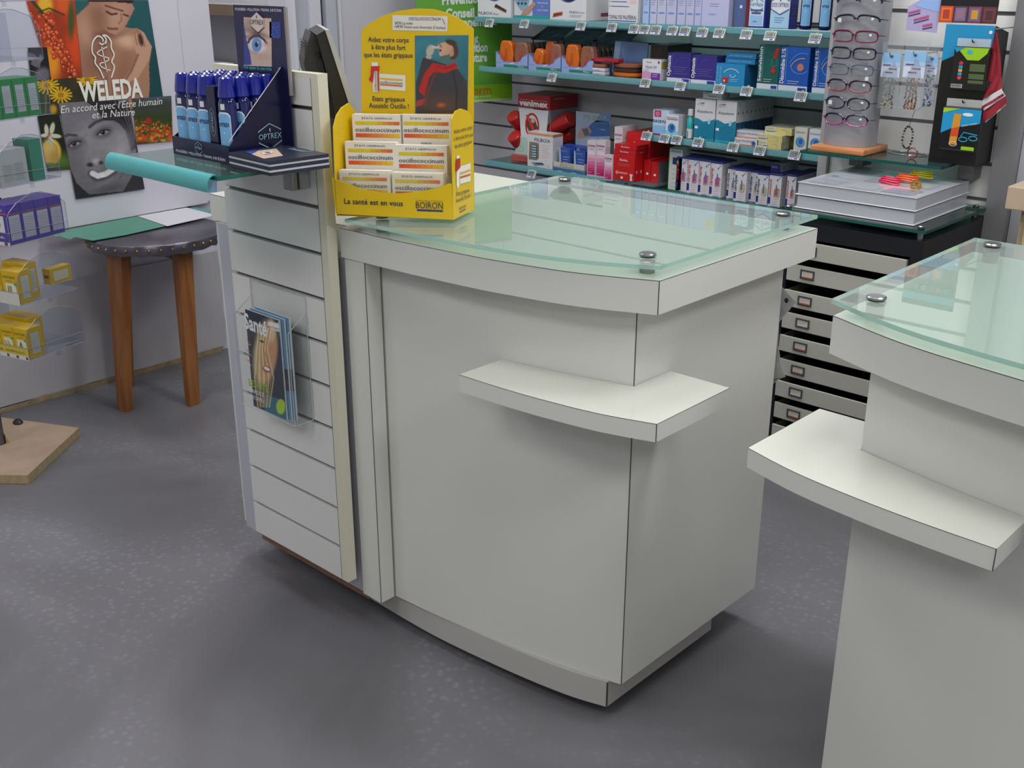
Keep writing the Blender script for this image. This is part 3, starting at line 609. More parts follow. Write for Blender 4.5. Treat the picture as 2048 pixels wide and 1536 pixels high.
g = G(); q = P(g, yw(YWd, 0, 0), (*Yv, 0), (0, 0, 1)); wl = [q.pp(*c) for c in ((897, 367), (896, 300), (899, 262), (903, 238), (911, 222), (922, 217), (934, 221), (943, 231), (948, 245))]
pts = [(0, .0002), (YD, .0002), (YD, wl[-1][1])] + wl[::-1]; pts = [(min(max(a, 0), YD), b) for a, b in pts]
g.prism([yw(YWd, a, b) for a, b in pts], (*(Yu * -.0015), 0), YEL)
for s, l_, r_ in (('Aidez votre corps', (907, 268), (943, 258)), ('à être plus fort que', (907, 282), (945, 272)), ('les états grippaux', (909, 297), (943, 286)), ('Etats grippaux', (912, 392), (938, 383)), ('Aussitôt Oscillo !', (911, 406), (942, 393)), ('BOIRON', (918, 421), (931, 414))): q.textpx(s, l_, r_, .008 if s != 'BOIRON' else .006, DB)
q.polypx([(919, 424), (931, 417), (931, 419), (919, 426)], mat('#303a78', .4), 1)
q.polypx([(912, 312), (918, 310), (918, 370), (914, 378), (912, 370)], mat('#e8e6e0', .4), 2); q.polypx([(911, 318), (919, 316), (919, 335), (910, 345)], mat('#b02a24', .4), 3)
q.polypx([(918, 333), (940, 326), (940, 362), (919, 368)], mat('#e6e2d8', .4), 2); q.polypx([(919, 345), (939, 338), (939, 342), (919, 349)], mat('#d9a81a', .4), 3); q.polypx([(919, 353), (939, 347), (939, 351), (919, 357)], mat('#cf5a22', .4), 3); g.build('side_wing', t)
g = G(); q = P(g, yw(0, 0, 0), (*Yv, 0), (0, 0, 1)); pts = [(0, .0002), (YD, .0002), (YD, wl[-1][1]), (YD * .9, wl[-2][1] + .003), (YD * .65, wl[-4][1] + .004), (YD * .38, wl[-5][1]), (YD * .18, wl[3][1]), (YD * .05, wl[2][1]), (0, curve[0][1])]
g.prism([yw(0, a, b) for a, b in pts], (*(Yu * .0015), 0), YEL); g.build('side_wing', t)
g = G(); g.prism([yw(0.002, .002, .001), yw(YWd - .002, .002, .001), yw(YWd - .002, YD - .003, .001), yw(.002, YD - .003, .001)], (0, 0, .001), YEL2); g.build('tray_floor', t)
# back board
g = G(); q = P(g, yw(0, YD - .0016, 0), (*Yu, 0), (0, 0, 1)); ar = [q.pp(*c) for c in ((723, 250), (723, 60), (740, 46), (765, 32), (795, 22), (830, 17), (865, 18), (895, 26), (920, 38), (947, 58), (947, 250))]
g.prism([q.w(a, b, 0) for a, b in ar] , (*(Yv * .0016), 0), YEL)
g.prism([q.w(a, b, 0) for a, b in ((.0, .001), (YWd, .001), (YWd, .17), (.0, .17))], (*(Yv * .0016), 0), YEL)
cc = lambda a, b: (640 + a / 3.415, b / 3.415)
for s, l_, r_, h in (('Aidez votre corps', (330, 285), (607, 290), .0092), ('à être plus fort', (352, 335), (585, 342), .0092), ('que les états grippaux', (302, 388), (637, 394), .0092), ('Etats grippaux', (360, 688), (582, 694), .0092), ('Aussitôt Oscillo !', (336, 735), (608, 742), .0092)): q.textpx(s, cc(*l_), cc(*r_), h, DB, bold=.008)
q.polypx([cc(495, 103), cc(873, 110), cc(870, 215), (640 + 495 / 3.415, 206 / 3.415)], mat('#d8d4cc', .5), 1)
q.textpx('OSCILLOCOCCINUM', cc(608, 137), cc(826, 141), .0055, DB, shear=.2); q.textpx('5€90 La boîte', cc(512, 166), cc(634, 168), .005, DB); q.textpx('14€90 Votre cure hivernale (3 boîtes)', cc(512, 190), cc(858, 198), .005, DB); q.strokepx([cc(835, 126), cc(855, 168)], .001, DB, 2)
# tube and box drawing
q.polypx([cc(353, 425), cc(397, 425), cc(397, 450), cc(353, 450)], mat('#dcdcd8', .4), 2); q.polypx([cc(356, 450), cc(402, 450), cc(404, 630), cc(362, 628)], mat('#d8d4cc', .4), 2); q.polypx([cc(350, 452), cc(408, 450), cc(406, 482), cc(372, 485), cc(362, 565), cc(334, 545), cc(348, 510)], mat('#c22a26', .4), 3); q.polypx([cc(392, 480), cc(402, 480), cc(404, 625), cc(396, 625)], mat('#c22a26', .4), 3); q.textpx('oscillococcinum', cc(388, 620), cc(386, 490), .004, DB, 4)
q.polypx([cc(405, 502), cc(584, 514), cc(584, 622), cc(408, 608)], mat('#dfdbd2', .4), 1); q.polypx([cc(412, 530), cc(565, 541), cc(565, 552), cc(412, 541)], mat('#dcae1c', .4), 2); q.polypx([cc(412, 572), cc(565, 583), cc(565, 592), cc(412, 581)], mat('#d2602a', .4), 2); q.textpx('oscillococcinum', cc(410, 568), cc(566, 578), .0055, DB, 3)
def manfn(U, V, X, Y):
    x = (X - 640) * 3.415; y = Y * 3.415; im = fill(X, '#3b7d8e'); im = mixin(im, (vnoise(x, y, 60, 2) * .5), '#27606e'); im = ell(im, x, y, 990, 500, 60, 200, '#2a5a66', 1, 0, .6)
    im = pgon(im, x, y, [(655, 570), (700, 400), (740, 400), (830, 430), (940, 470), (1005, 560), (1008, 775), (655, 775)], '#3c3a40'); im = ell(im, x, y, 830, 720, 120, 70, '#5e4438', 1, 0, .8); im = ell(im, x, y, 828, 718, 26, 14, '#c0582c', .9)
    im = line(im, x, y, [(905, 480), (935, 620), (930, 770)], 5, '#24242c', .7); im = line(im, x, y, [(790, 495), (740, 620), (715, 720)], 7, '#84342c', .7); im = pgon(im, x, y, [(655, 690), (720, 670), (700, 720), (655, 730)], '#a03c30')
    im = pgon(im, x, y, [(700, 400), (720, 390), (790, 440), (740, 470), (690, 450)], '#3d3640')
    im = ell(im, x, y, 898, 345, 48, 62, '#4d3a30', .12, -.2); im = ell(im, x, y, 862, 342, 50, 54, '#c1957c', .12, -.4); im = pgon(im, x, y, [(805, 300), (860, 285), (880, 300), (830, 400), (812, 370), (822, 345), (812, 330)], '#c69c84'); im = ell(im, x, y, 900, 362, 15, 24, '#b88870', .15); im = ell(im, x, y, 822, 345, 7, 8, '#3a2020', .2)
    im = line(im, x, y, [(815, 300), (830, 322)], 3, '#5c4034'); im = ell(im, x, y, 895, 290, 40, 18, '#463428', .3, .3)
    im = pgon(im, x, y, [(820, 385), (885, 370), (895, 425), (825, 430)], '#4d6a66'); im = pgon(im, x, y, [(770, 430), (860, 450), (925, 420), (942, 465), (850, 500), (780, 490), (745, 530), (712, 660), (672, 620), (715, 500)], '#b02620'); im = line(im, x, y, [(790, 450), (850, 470), (930, 445)], 3, '#7c1a18', .8)
    im = ell(im, x, y, 752, 345, 26, 40, '#b4a898', .2, .3); im = pgon(im, x, y, [(760, 310), (815, 318), (815, 330), (765, 335)], '#c8b4a0'); im = pgon(im, x, y, [(728, 375), (765, 385), (755, 405), (722, 398)], '#a8a49c'); return im
g.raster(q, [cc(648, 243), cc(1015, 240), cc(1008, 775), cc(650, 775)], 90, 130, manfn, 1); g.build('back_board', t)
g = G(); A = yw(.004, .0035, curve[3][1] - .015); 
# clear retaining strip
g.obox(yw(.004, .003, .03), (*(Yu * (YWd - .008)), 0), (*(Yv * .0006), 0), (0, 0, .055), glassm('clear_insert_plastic', '#fdfcf8', .02)); g.build('clear_insert', t)
# boxes of remedy: six stacks seen from the front
def remedy_box(g, x, d, z, w=.098, h=.062, dp=.014):
    g.obox(yw(x, d, z), (*(Yu * w), 0), (*(Yv * dp), 0), (0, 0, h), mat('#e2dcd0', .4)); q = P(g, yw(x, d, z), (*Yu, 0), (0, 0, 1))
    q.text('ÉTATS GRIPPAUX', w / 2, h * .86, .0036, DB, align='c', w=w * .6); N = 8
    for k in range(N):
        c1 = '#%02x%02x%02x' % tuple(int(a + (b - a) * max(0, (k - 3) / (N - 4))) for a, b in zip((214, 190, 16), (214, 100, 40))); c2 = '#%02x%02x%02x' % tuple(int(a + (b - a) * k / (N - 1)) for a, b in zip((212, 70, 36), (224, 180, 40)))
        q.rect(w * (.06 + .88 * k / N), h * .69, w * .88 / N, h * .1, mat(c1, .4), 1); q.rect(w * (.06 + .88 * k / N), h * .30, w * .88 / N, h * .12, mat(c2, .4), 1)
    q.text('oscillococcinum', w * .06, h * .475, .0082, DB, 3, w=w * .88, bold=.005); q.text('BOIRON', w / 2, h * .1, .0044, mat('#303a78', .4), align='c', w=w * .2); q.rect(w * .4, h * .06, w * .2, h * .03, mat('#303a78', .4), 1)
lv = [(.010, .0, 0), (.033, .058, 1), (.064, .117, 2)]
zt = {}
for r, (d, yp) in enumerate([(.006, (335, 348)), (.030, (283, 296)), (.060, (228, 236))]):
    for c in range(2):
        xs = .007 + c * .104; ztop = fpx([683, 795][c], [[340, 283, 228], [345, 290, 229]][c][r] + 0, d)[1]; ztop = max(ztop, .05)
        g = G(); remedy_box(g, xs + r * .002 * (1 if c == 0 else -1), d, ztop - .062, w=.1)
        o = one('remedy_box', g, 'white remedy box with yellow and orange stripes, %s row of the yellow display, %s' % (('front', 'middle', 'back')[r], ('left', 'right')[c]), 'box', 'remedy boxes in the yellow display')
        # boxes stacked below it, seen only at their edges
        zb = ztop - .062 - .0005; 
        if zb > .015:
            g = G(); g.obox(yw(xs + r * .002 * (1 if c == 0 else -1), d, .0025), (*(Yu * .1), 0), (*(Yv * .014), 0), (0, 0, zb - .0025), mat('#e2dcd0', .4))
            one('remedy_box', g, 'remedy box hidden under the %s row %s box of the yellow display' % (('front', 'middle', 'back')[r], ('left', 'right')[c]), 'box', 'remedy boxes in the yellow display')

# ------------------------------------------------------------------ till screen seen from behind
BK = mat('#1e1e20', .4, name='black_plastic', bump=.1); BK2 = mat('#2b2b2e', .45)
mv = HV * cos(radians(14)) - RV * sin(radians(14)); ms = np.cross(mv, ZV)
MO = CAM + ray(652, 62) * (2.45 / (ray(652, 62) @ HV)) ; MO = np.array([MO[0], MO[1], 0])
def mpx(px, py, d=0.0): return on_plane(px, py, MO + mv * d, mv)
t = thing('till_screen', 'black till screen with a light bezel, seen from behind beside the yellow display', 'monitor', tuple(mpx(700, 330) * [1, 1, 0] + [0, 0, .91]))
def fan(pxs, d0, d1, m, nm, g=None, bl=False):
    g = g or G(); P0 = [mpx(a, b) for a, b in pxs]; g.prism([p + mv * d0 for p in P0], mv * (d1 - d0), m); return g
g = fan([(633, 70), (649, 61), (657, 78), (716, 275), (690, 330), (672, 235), (655, 150)], 0, .235, BK, ''); g.build('screen_shell', t)
g = fan([(650, 60), (659, 60), (735, 275), (724, 290)], -.004, .24, mat('#a8a8a6', .35), ''); g.build('bezel', t)
g = G(); P0 = [mpx(a, b) for a, b in [(634, 75), (624, 66), (614, 100), (610, 130), (617, 165), (632, 205), (664, 240), (676, 240)]]; n = len(P0)
g.prism([p + mv * .03 for p in P0], mv * .17, BK2)
for k in range(9): a = mpx(612.5, 88 + k * 6) + mv * .034; g.tube([a, a + mv * .15], .0016, mat('#3a3a3e', .5), 6)
g.build('rear_housing', t, smooth=True)
g = G(); a = mpx(640, 112); g.lathe([(.0, 0), (.007, 0), (.007, .003), (.001, .004)], (0, 0, 0), mat('#0c0c0e', .2), 14, ax=np.stack([ms, ZV, -mv], 1)); V0 = np.array([a + mv * .028]); g.v = [v + V0[0] for v in g.v]; g.build('screw_cover', t)
# foot and neck
fx, fy = mpx(690, 300)[:2] - 0; g = G(); ctr = mpx(700, 330) + mv * .1; g.tube([(ctr[0], ctr[1], .935), (ctr[0], ctr[1], 1.08)], .03, BK, 16); g.build('neck', t, smooth=True)
g = G(); g.lathe([(.11, .9095), (.11, .918), (.09, .926), (.03, .937), (.03, .94)], (ctr[0], ctr[1], 0), BK, 28); g.build('foot', t, smooth=True)
g = G(); p = aty(603, 139, 1.62); g.lathe([(.012, .9095), (.02, .912), (.022, p[2] - .03), (.018, p[2] - .008), (.006, p[2] + .002), (.001, p[2] + .003)], (p[0], p[1], 0), mat('#1f8c3a', .3), 16); one('green_bottle', g, 'green bottle top peeping over the slatted panel beside the till screen', 'bottle', smooth=True)

# ------------------------------------------------------------------ magazine holder on the slatted panel
CLR = glassm('clear_acrylic', '#fdfefe', .01, '#ffffff', 1.3); CLE = mat('#c8ccd0', .1, trans=.4)
pl = lambda px, py: aty(px, py, PY0)
hx0 = pl(480, 620)[0] + .02; hx1 = pl(612, 700)[0] - .001; hz0 = pl(600, 845)[2] + .035; hz1 = hz0 + .15
FD = .052   # depth of the holder
fL = aty(471, 600, PY0 - FD); fB = aty(590, 853, PY0 - FD); fR = fB[0]; FX0 = aty(474, 700, PY0 - FD)[0]; fz0 = fB[2]; fz1 = aty(474, 632, PY0 - FD)[2]; 
t = thing('magazine_holder', 'clear acrylic magazine holder hooked on the slatted panel', 'holder', ((FX0 + fR) / 2, PY0 - .02, fz0))
g = G(); W3 = .0022
g.box(FX0, fR, PY0 - FD, PY0 - FD + W3, fz0, fz1, CLR); g.build('front_pane', t)
g = G(); bz1 = pl(605, 590)[2]; g.box(FX0, fR, PY0 - .0035, PY0 - .0012, fz0, bz1, CLR); g.build('back_pane', t)
for sx_ in (FX0, fR - W3):
    g = G(); g.prism([(sx_, PY0 - FD + W3, fz0 + W3), (sx_, PY0 - .0036, fz0 + W3), (sx_, PY0 - .0036, fz1 + .035), (sx_, PY0 - FD + W3, fz1)], (W3, 0, 0), CLR); g.build('side_pane', t)
g = G(); g.box(FX0, fR, PY0 - FD + W3, PY0 - .0036, fz0, fz0 + W3, CLR); g.build('base_pane', t)
g = G(); R_ = .0009
for a, b in (((FX0, PY0 - FD, fz0), (FX0, PY0 - FD, fz1)), ((fR, PY0 - FD, fz0), (fR, PY0 - FD, fz1)), ((FX0, PY0 - FD, fz0), (fR, PY0 - FD, fz0)), ((fR, PY0 - FD, fz0), (fR, PY0 - .003, fz0)), ((fR, PY0 - .003, fz0), (fR, PY0 - .003, bz1)), ((FX0, PY0 - .003, fz1 + .035), (FX0, PY0 - FD, fz1)), ((fR, PY0 - .003, fz1 + .035), (fR, PY0 - FD, fz1)), ((FX0, PY0 - .003, fz0), (FX0, PY0 - .003, bz1)), ((FX0, PY0 - .003, bz1), (fR, PY0 - .003, bz1))): g.tube([a, b], R_, CLE, 6)
g.build('polished_edge', t)
my = PY0 - FD + .0045; mp = lambda px, py, y=my: aty(px, py, y)
m0 = mp(490, 618); m1 = mp(573, 838); mw = m1[0] - m0[0]; mz0 = fz0 + .003; mz1 = m0[2]
def magfn(U, V, X, Y):
    x = (X - 420) * 2.742; y = (Y - 340) * 2.742; im = fill(X, '#2a3040'); im = pgon(im, x, y, [(380, 830), (480, 850), (480, 1300), (430, 1300), (360, 1000)], '#2c3242'); im = pgon(im, x, y, [(370, 830), (480, 850), (475, 1010), (400, 1020)], '#8ba0b8')
    im = pgon(im, x, y, [(300, 1230), (480, 1290), (480, 1420), (300, 1340)], '#2a6a80'); im = ell(im, x, y, 300, 1010, 62, 180, '#cdb48c', .25, .1); im = ell(im, x, y, 325, 1010, 42, 130, '#c88e6c', .3, .12); im = ell(im, x, y, 335, 880, 26, 60, '#d8c09a', .4)
    for k in range(9): im = line(im, x, y, [(268 + k * 9, 850), (258 + k * 7, 980), (245 + k * 13, 1140), (262 + k * 8, 1300)], 3, ('#e6d2a8', '#b08a58')[k % 2], .8)
    im = ell(im, x, y, 312, 1092, 24, 16, '#8c3a34', .2, .5); im = ell(im, x, y, 312, 1090, 19, 9, '#efe6e0', .2, .5); im = ell(im, x, y, 285, 940, 12, 5, '#2a2020', .4, .4); im = line(im, x, y, [(300, 1000), (318, 1050), (300, 1060)], 3, '#9c6a50', .6)
    im = ell(im, x, y, 388, 1298, 25, 42, '#a8c832', .1); im = pgon(im, x, y, [(315, 830), (385, 845), (385, 892), (330, 872)], '#dcd8d8'); return im
for k in range(3):
    g = G(); yk = my + .0005 + k * .006; dx = k * .0095; rise = k * .003
    g.box(m0[0] + dx, m0[0] + dx + mw, yk, yk + .004, mz0, mz1 + rise, mat('#b8bcc4', .4)); q = P(g, (m0[0] + dx, yk, mz0), (1, 0, 0), (0, 0, 1))
    if k == 0:
        g.raster(q, [(0, mz1 - mz0), (mw, mz1 - mz0), (mw, 0), (0, 0)], 70, 140, lambda U, V, X, Y: magfn(U, V, *[np.array(a).reshape(U.shape) for a in zip(*[proj(q.w(x_, y_)) for x_, y_ in zip(X.ravel(), Y.ravel())])]), 1, px=False)
        c3 = lambda a, b: (420 + a / 2.742, 340 + b / 2.742)
        q.textpx('Santé', c3(193, 862), c3(318, 915), .034, WH, 2, bold=.03); q.textpx('BEAUTÉ', c3(216, 1180), c3(325, 1222), .016, mat('#9ab82e', .4), 2, bold=.02); q.textpx('GARDEZ', c3(218, 1215), c3(300, 1245), .010, WH, 2); q.textpx('LA FORME !', c3(218, 1248), c3(302, 1280), .010, WH, 2)
        for yy_ in (935, 990, 1045): q.textpx('Pages', c3(200, yy_), c3(225, yy_ + 10), .005, mat('#c04a3a', .4), 2); q.textpx('santé bien', c3(202, yy_ + 18), c3(228, yy_ + 28), .004, WH, 2)
        q.textpx('gym / forme', c3(320, 860), c3(380, 876), .005, mat('#a03a50', .4), 3)
    else: q.rect(0, .0, mw, mz1 - mz0 + rise, mat('#5a86a8', .35), 1); q.rect(mw * .7, mz1 * .3 - mz0 * .3, mw * .3, .05, mat('#27303c', .35), 2)
    one('magazine', g, ['front health magazine with a smiling blonde woman on its cover, in the clear holder', 'second health magazine peeping out right behind the front copy', 'rearmost health magazine in the clear holder'][k], 'magazine', 'health magazines in the clear holder')
# ------------------------------------------------------------------ white board and collage poster on the left wall
g = G(); BXp = XL + .03
pts = [atx(*c, BXp)[1:] for c in ((-160, 500), (97, 463), (414, 406), (431, 386), (431, 150), (412, -40))]
pts = [(.9, pts[1][1]), *[tuple(p) for p in pts[1:3]], (pts[3][0], pts[3][1]), tuple(pts[4]), (pts[5][0], pts[5][1] + .15), (.9, pts[5][1] + .15)]
g.prism([(BXp - .012, a, b) for a, b in pts], (.012, 0, 0), mat('#c4c2ce', .35, name='white_board')); 
q = P(g, (BXp, 0, 0), (0, 1, 0), (0, 0, 1)); q.strokepx([(353, -10), (372, 170), (425, 395)], .0015, mat('#a9a9b4', .5), 1)
one('backing_board', g, 'large white board carrying the photo collage, leaning on the table against the left wall', 'board')
g = G(); PXx = BXp + .003; q = P(g, (PXx, 0, 0), (0, 1, 0), (0, 0, 1)); q.eps = .0009
Z = lambda a, b: (a / 3.658, b / 3.658)
def s_(f): return lambda U, V, X, Y: f(X * 3.658, Y * 3.658)
def berries(x, y):
    im = fill(x, '#b8380e'); im = mixin(im, vnoise(x, y, 70, 1) * .6, '#5a2a12'); im = ell(im, x, y, 560, 330, 70, 170, '#c8441a', .8); im = ell(im, x, y, 380, 460, 60, 140, '#d98a1e', .7); im = ell(im, x, y, 330, 40, 60, 60, '#d0a428', .4); im = ell(im, x, y, 470, 40, 70, 60, '#c8501e', .5)
    im = ell(im, x, y, 520, 140, 22, 130, '#3c4a20', .6); im = line(im, x, y, [(230, 0), (330, 120), (420, 330), (520, 560)], 12, '#33301a', .9)
    im = line(im, x, y, [(200, 240), (300, 230), (380, 200)], 9, '#2c2c16', .8); im = line(im, x, y, [(280, 90), (360, 60), (470, 110)], 6, '#2c2a16', .8)
    r = random.Random(5)
    for k in range(95):
        u = r.random(); cx = 280 + 250 * u + r.uniform(-75, 75) * (1 - .45 * u); cy = 110 + 440 * u + r.uniform(-35, 35); c = r.choice(['#c2401a', '#d4562a', '#a83214', '#cc4c20']); im = ell(im, x, y, cx, cy, 17, 18, '#5a1c0a', .25); im = ell(im, x, y, cx, cy, 15, 16, c, .25); im = ell(im, x, y, cx - 4, cy - 5, 5, 5, '#eaa080', .6)
    return im
def woman(x, y):
    im = fill(x, '#1f5157'); im = mixin(im, sst(y, 500, 750) * .5, '#17383c'); SK = '#9a6f5a'
    im = pgon(im, x, y, [(545, 0), (680, 0), (640, 90), (560, 130)], '#245358')
    im = pgon(im, x, y, [(548, 128), (640, 40), (700, 0), (960, 0), (900, 200), (1000, 210), (1060, 260), (1110, 350), (1090, 470), (1095, 640), (1080, 800), (620, 800), (600, 560), (580, 300)], '#a07660')
    im = ell(im, x, y, 700, 420, 90, 190, '#7d5444', .9, .2, .7); im = ell(im, x, y, 900, 560, 60, 200, '#8a5c48', .9, .15, .7); im = ell(im, x, y, 930, 300, 75, 50, '#c8a288', .8, .3); im = ell(im, x, y, 800, 250, 100, 30, '#6e4638', .9, -.1, .8); im = ell(im, x, y, 620, 240, 45, 100, '#b58d78', .9, -.3, .7)
    im = pgon(im, x, y, [(640, 0), (950, 0), (985, 60), (940, 150), (905, 210), (850, 255), (800, 240), (760, 200), (720, 150)], '#a47a66'); im = ell(im, x, y, 860, 130, 60, 100, '#b68c78', .8, .3, .8); im = ell(im, x, y, 720, 120, 50, 90, '#7c5444', .9, -.4, .7)
    im = pgon(im, x, y, [(640, -5), (990, -5), (960, 25), (800, 12), (640, 14)], '#2c1814')
    im = line(im, x, y, [(770, 40), (830, 60), (900, 80)], 6, '#4a2c22', .8); im = line(im, x, y, [(780, 85), (815, 105), (855, 100)], 7, '#3a2018', .9); im = line(im, x, y, [(905, 105), (940, 118)], 6, '#3a2018', .9); im = line(im, x, y, [(885, 100), (890, 150), (868, 172)], 6, '#7a4a3a', .6); im = line(im, x, y, [(790, 205), (815, 212), (858, 210)], 8, '#743c32', .9)
    im = pgon(im, x, y, [(1000, 205), (1050, 235), (1112, 345), (1090, 440), (1010, 570), (900, 620), (860, 700), (830, 690), (960, 500), (1000, 400), (970, 300), (985, 240)], '#b98f78'); im = ell(im, x, y, 1030, 290, 18, 45, '#3a2420', .4, -.2)
    for k in range(3): im = line(im, x, y, [(1005 + k * 28, 330 + k * 5), (985 + k * 20, 250 - k * 8), (1005, 215)], 4, '#7c5444', .7)
    im = line(im, x, y, [(1010, 400), (960, 520), (880, 640)], 8, '#6a4436', .7); im = line(im, x, y, [(780, 560), (790, 690)], 10, '#6a4436', .5); im = pgon(im, x, y, [(1112, 350), (1200, 330), (1200, 800), (1082, 800), (1096, 640), (1090, 470)], '#1a4348'); return im
def child(x, y):
    im = fill(x, '#17141c'); im = ell(im, x, y, 270, 405, 52, 52, '#2a2630', .3); im = pgon(im, x, y, [(210, 385), (250, 395), (300, 440), (290, 500), (250, 485), (225, 470), (232, 445), (208, 440)], '#6c6872'); im = ell(im, x, y, 298, 425, 16, 26, '#78747e', .3); im = ell(im, x, y, 310, 555, 55, 65, '#716d78', .4, .4); return mixin(im, vnoise(x, y, 40, 3) * .15, '#000000')
def daisies(x, y):
    im = fill(x, '#2c2a1c'); im = mixin(im, vnoise(x, y, 45, 9) * .5, '#4c4428')
    for cx, cy, R in ((345, 625, 85), (445, 695, 80), (640, 585, 75), (240, 600, 40)):
        for k in range(15):
            a = 2 * pi * k / 15 + cx; im = line(im, x, y, [(cx + 15 * cos(a), cy + 12 * sin(a)), (cx + R * cos(a), cy + R * .72 * sin(a))], 6, '#d2a81c', 1, .4)
        im = ell(im, x, y, cx, cy, 24, 20, '#a0701a', .4)
    im = ell(im, x, y, 390, 800, 26, 34, '#b88a20', .5); im = line(im, x, y, [(335, 690), (335, 830)], 6, '#5a6a30'); return im
def quince(x, y):
    im = fill(x, '#1b2216'); im = ell(im, x, y, 460, 1180, 90, 60, '#4a6a2c', .9); im = ell(im, x, y, 375, 1110, 72, 95, '#cfa63a', .12); im = ell(im, x, y, 355, 1080, 40, 55, '#dcb95c', .8); im = ell(im, x, y, 400, 1150, 40, 45, '#a8802a', .9, 0, .6); im = ell(im, x, y, 370, 1205, 30, 16, '#5a7038', .5)
    for (a, b, c, d, r_) in ((340, 950, 16, 42, -.1), (382, 940, 18, 45, .2), (405, 995, 45, 16, .1), (325, 990, 34, 14, -.2), (372, 1030, 16, 34, -.4)): im = ell(im, x, y, a, b, c, d, '#c3c2ae', .3, r_)
    im = ell(im, x, y, 358, 985, 10, 12, '#b05a58', .5); return im
def face(x, y):
    im = fill(x, '#6d6a70'); im = ell(im, x, y, 640, 900, 230, 260, '#77747a', .8, 0, .8); im = ell(im, x, y, 560, 1010, 120, 60, '#8b888e', .9, -.2, .5)
    im = pgon(im, x, y, [(425, 750), (700, 735), (880, 735), (990, 960), (1000, 1080), (960, 1110), (920, 960), (850, 880), (760, 880), (700, 800)], '#2e2c32'); im = pgon(im, x, y, [(430, 750), (620, 740), (720, 800), (650, 930), (560, 960), (470, 990)], '#75727a')
    for k in range(8): im = line(im, x, y, [(820 + k * 16, 735), (900 + k * 11, 850), (975 + k * 4, 1000 + k * 6)], 5, ('#1e1c22', '#5e5a62')[k % 2], .9)
    im = pgon(im, x, y, [(425, 755), (460, 1000), (480, 1130), (515, 1235), (560, 1340), (650, 1420), (700, 1445), (535, 1455), (440, 1000)], '#2c2a30'); im = ell(im, x, y, 760, 1010, 160, 110, '#a29fa5', .9, .4, .55); im = ell(im, x, y, 900, 1080, 70, 110, '#b0adb2', .9, .3, .6)
    im = line(im, x, y, [(655, 930), (700, 893), (760, 872), (830, 872), (868, 892)], 9, '#2e2b32', .85, .9); im = line(im, x, y, [(462, 1005), (500, 985), (560, 992)], 8, '#2e2b32', .8, .9)
    for cx, cy, r_ in ((755, 968, -.38), (545, 1052, -.3)): im = ell(im, x, y, cx, cy, 62, 36, '#48454c', .8, r_, .9); im = ell(im, x, y, cx, cy + 3, 38, 15, '#a3a0a6', .4, r_); im = ell(im, x, y, cx - 2, cy, 17, 17, '#1b191e', .35); im = ell(im, x, y, cx - 9, cy - 6, 4, 4, '#e0e0e2', .4); im = line(im, x, y, [(cx - 44, cy + 18), (cx - 18, cy - 9), (cx + 18, cy - 18), (cx + 46, cy - 16)], 5, '#1a181c', .9, .6)
    im = ell(im, x, y, 690, 1140, 70, 95, '#8e8b91', .9, .1, .8); im = ell(im, x, y, 660, 1205, 24, 15, '#2f2c32', .6); im = ell(im, x, y, 735, 1190, 20, 12, '#2f2c32', .6); im = ell(im, x, y, 700, 1180, 25, 22, '#a8a5aa', .7); im = ell(im, x, y, 860, 1150, 70, 60, '#a6a3a9', .9, 0, .6)
    im = line(im, x, y, [(668, 1268), (700, 1300), (770, 1292), (832, 1250), (862, 1200)], 26, '#4c484e', .9, .4); im = line(im, x, y, [(676, 1268), (715, 1288), (772, 1274), (820, 1242), (852, 1202)], 20, '#dddbdd', 1, .25)
    for k in range(7): im = line(im, x, y, [(694 + k * 23, 1276 - k * 9), (698 + k * 23, 1300 - k * 11)], 1.3, '#a8a5aa', .6)
    im = ell(im, x, y, 790, 1325, 95, 16, '#77747a', .6, -.4); im = ell(im, x, y, 800, 1385, 120, 30, '#58555b', .9, -.3); im = line(im, x, y, [(900, 1150), (925, 1220), (880, 1300)], 7, '#57545a', .7)
    im = pgon(im, x, y, [(985, 960), (1060, 1100), (1060, 1390), (900, 1400), (960, 1300), (1005, 1200)], '#35333a'); im = pgon(im, x, y, [(535, 1445), (560, 1350), (640, 1425), (900, 1400), (1060, 1385), (1060, 1400), (555, 1460)], '#2a282e'); return mixin(im, vnoise(x, y, 30, 8) * .08, '#000000')
def poppies(x, y):
    im = fill(x, '#33401e'); im = mixin(im, sst(-y, -860, -800), '#3a4038'); im = mixin(im, sst(-y, -760, -700), '#4c5568'); r = random.Random(11)
    for k in range(330):
        v = r.random() ** .8; cx = r.uniform(960, 1320); cy = 868 + 170 * v; s = 3 + 9 * v; im = ell(im, x, y, cx, cy, s * 1.2, s, r.choice(['#c4501e', '#b23a1a', '#d0642c', '#96341a', '#5a6a28', '#a89a3a']), .5)
    return ell(im, x, y, 1085, 885, 22, 26, '#9c2c24', .5)
tiles = [(berries, [(190, 0), (548, 0), (625, 560), (372, 582)], 110, 150, 1), (woman, [(545, 0), (1082, 0), (1205, 800), (620, 800)], 110, 150, 2), (child, [(200, 350), (340, 345), (372, 580), (225, 600)], 40, 60, 3),
         (daisies, [(228, 590), (705, 560), (745, 800), (282, 855)], 100, 70, 3), (quince, [(272, 850), (430, 838), (512, 1236), (345, 1252)], 50, 110, 3), (face, [(425, 755), (935, 720), (1055, 1382), (552, 1456)], 130, 170, 4), (poppies, [(962, 722), (1250, 700), (1262, 1030), (1000, 1055)], 80, 80, 3)]
for fn, c, nx, ny, l in tiles: g.raster(q, [Z(*k) for k in c], nx, ny, s_(fn), l)
CR = mat('#dcdcd6', .4, name='cream_print')
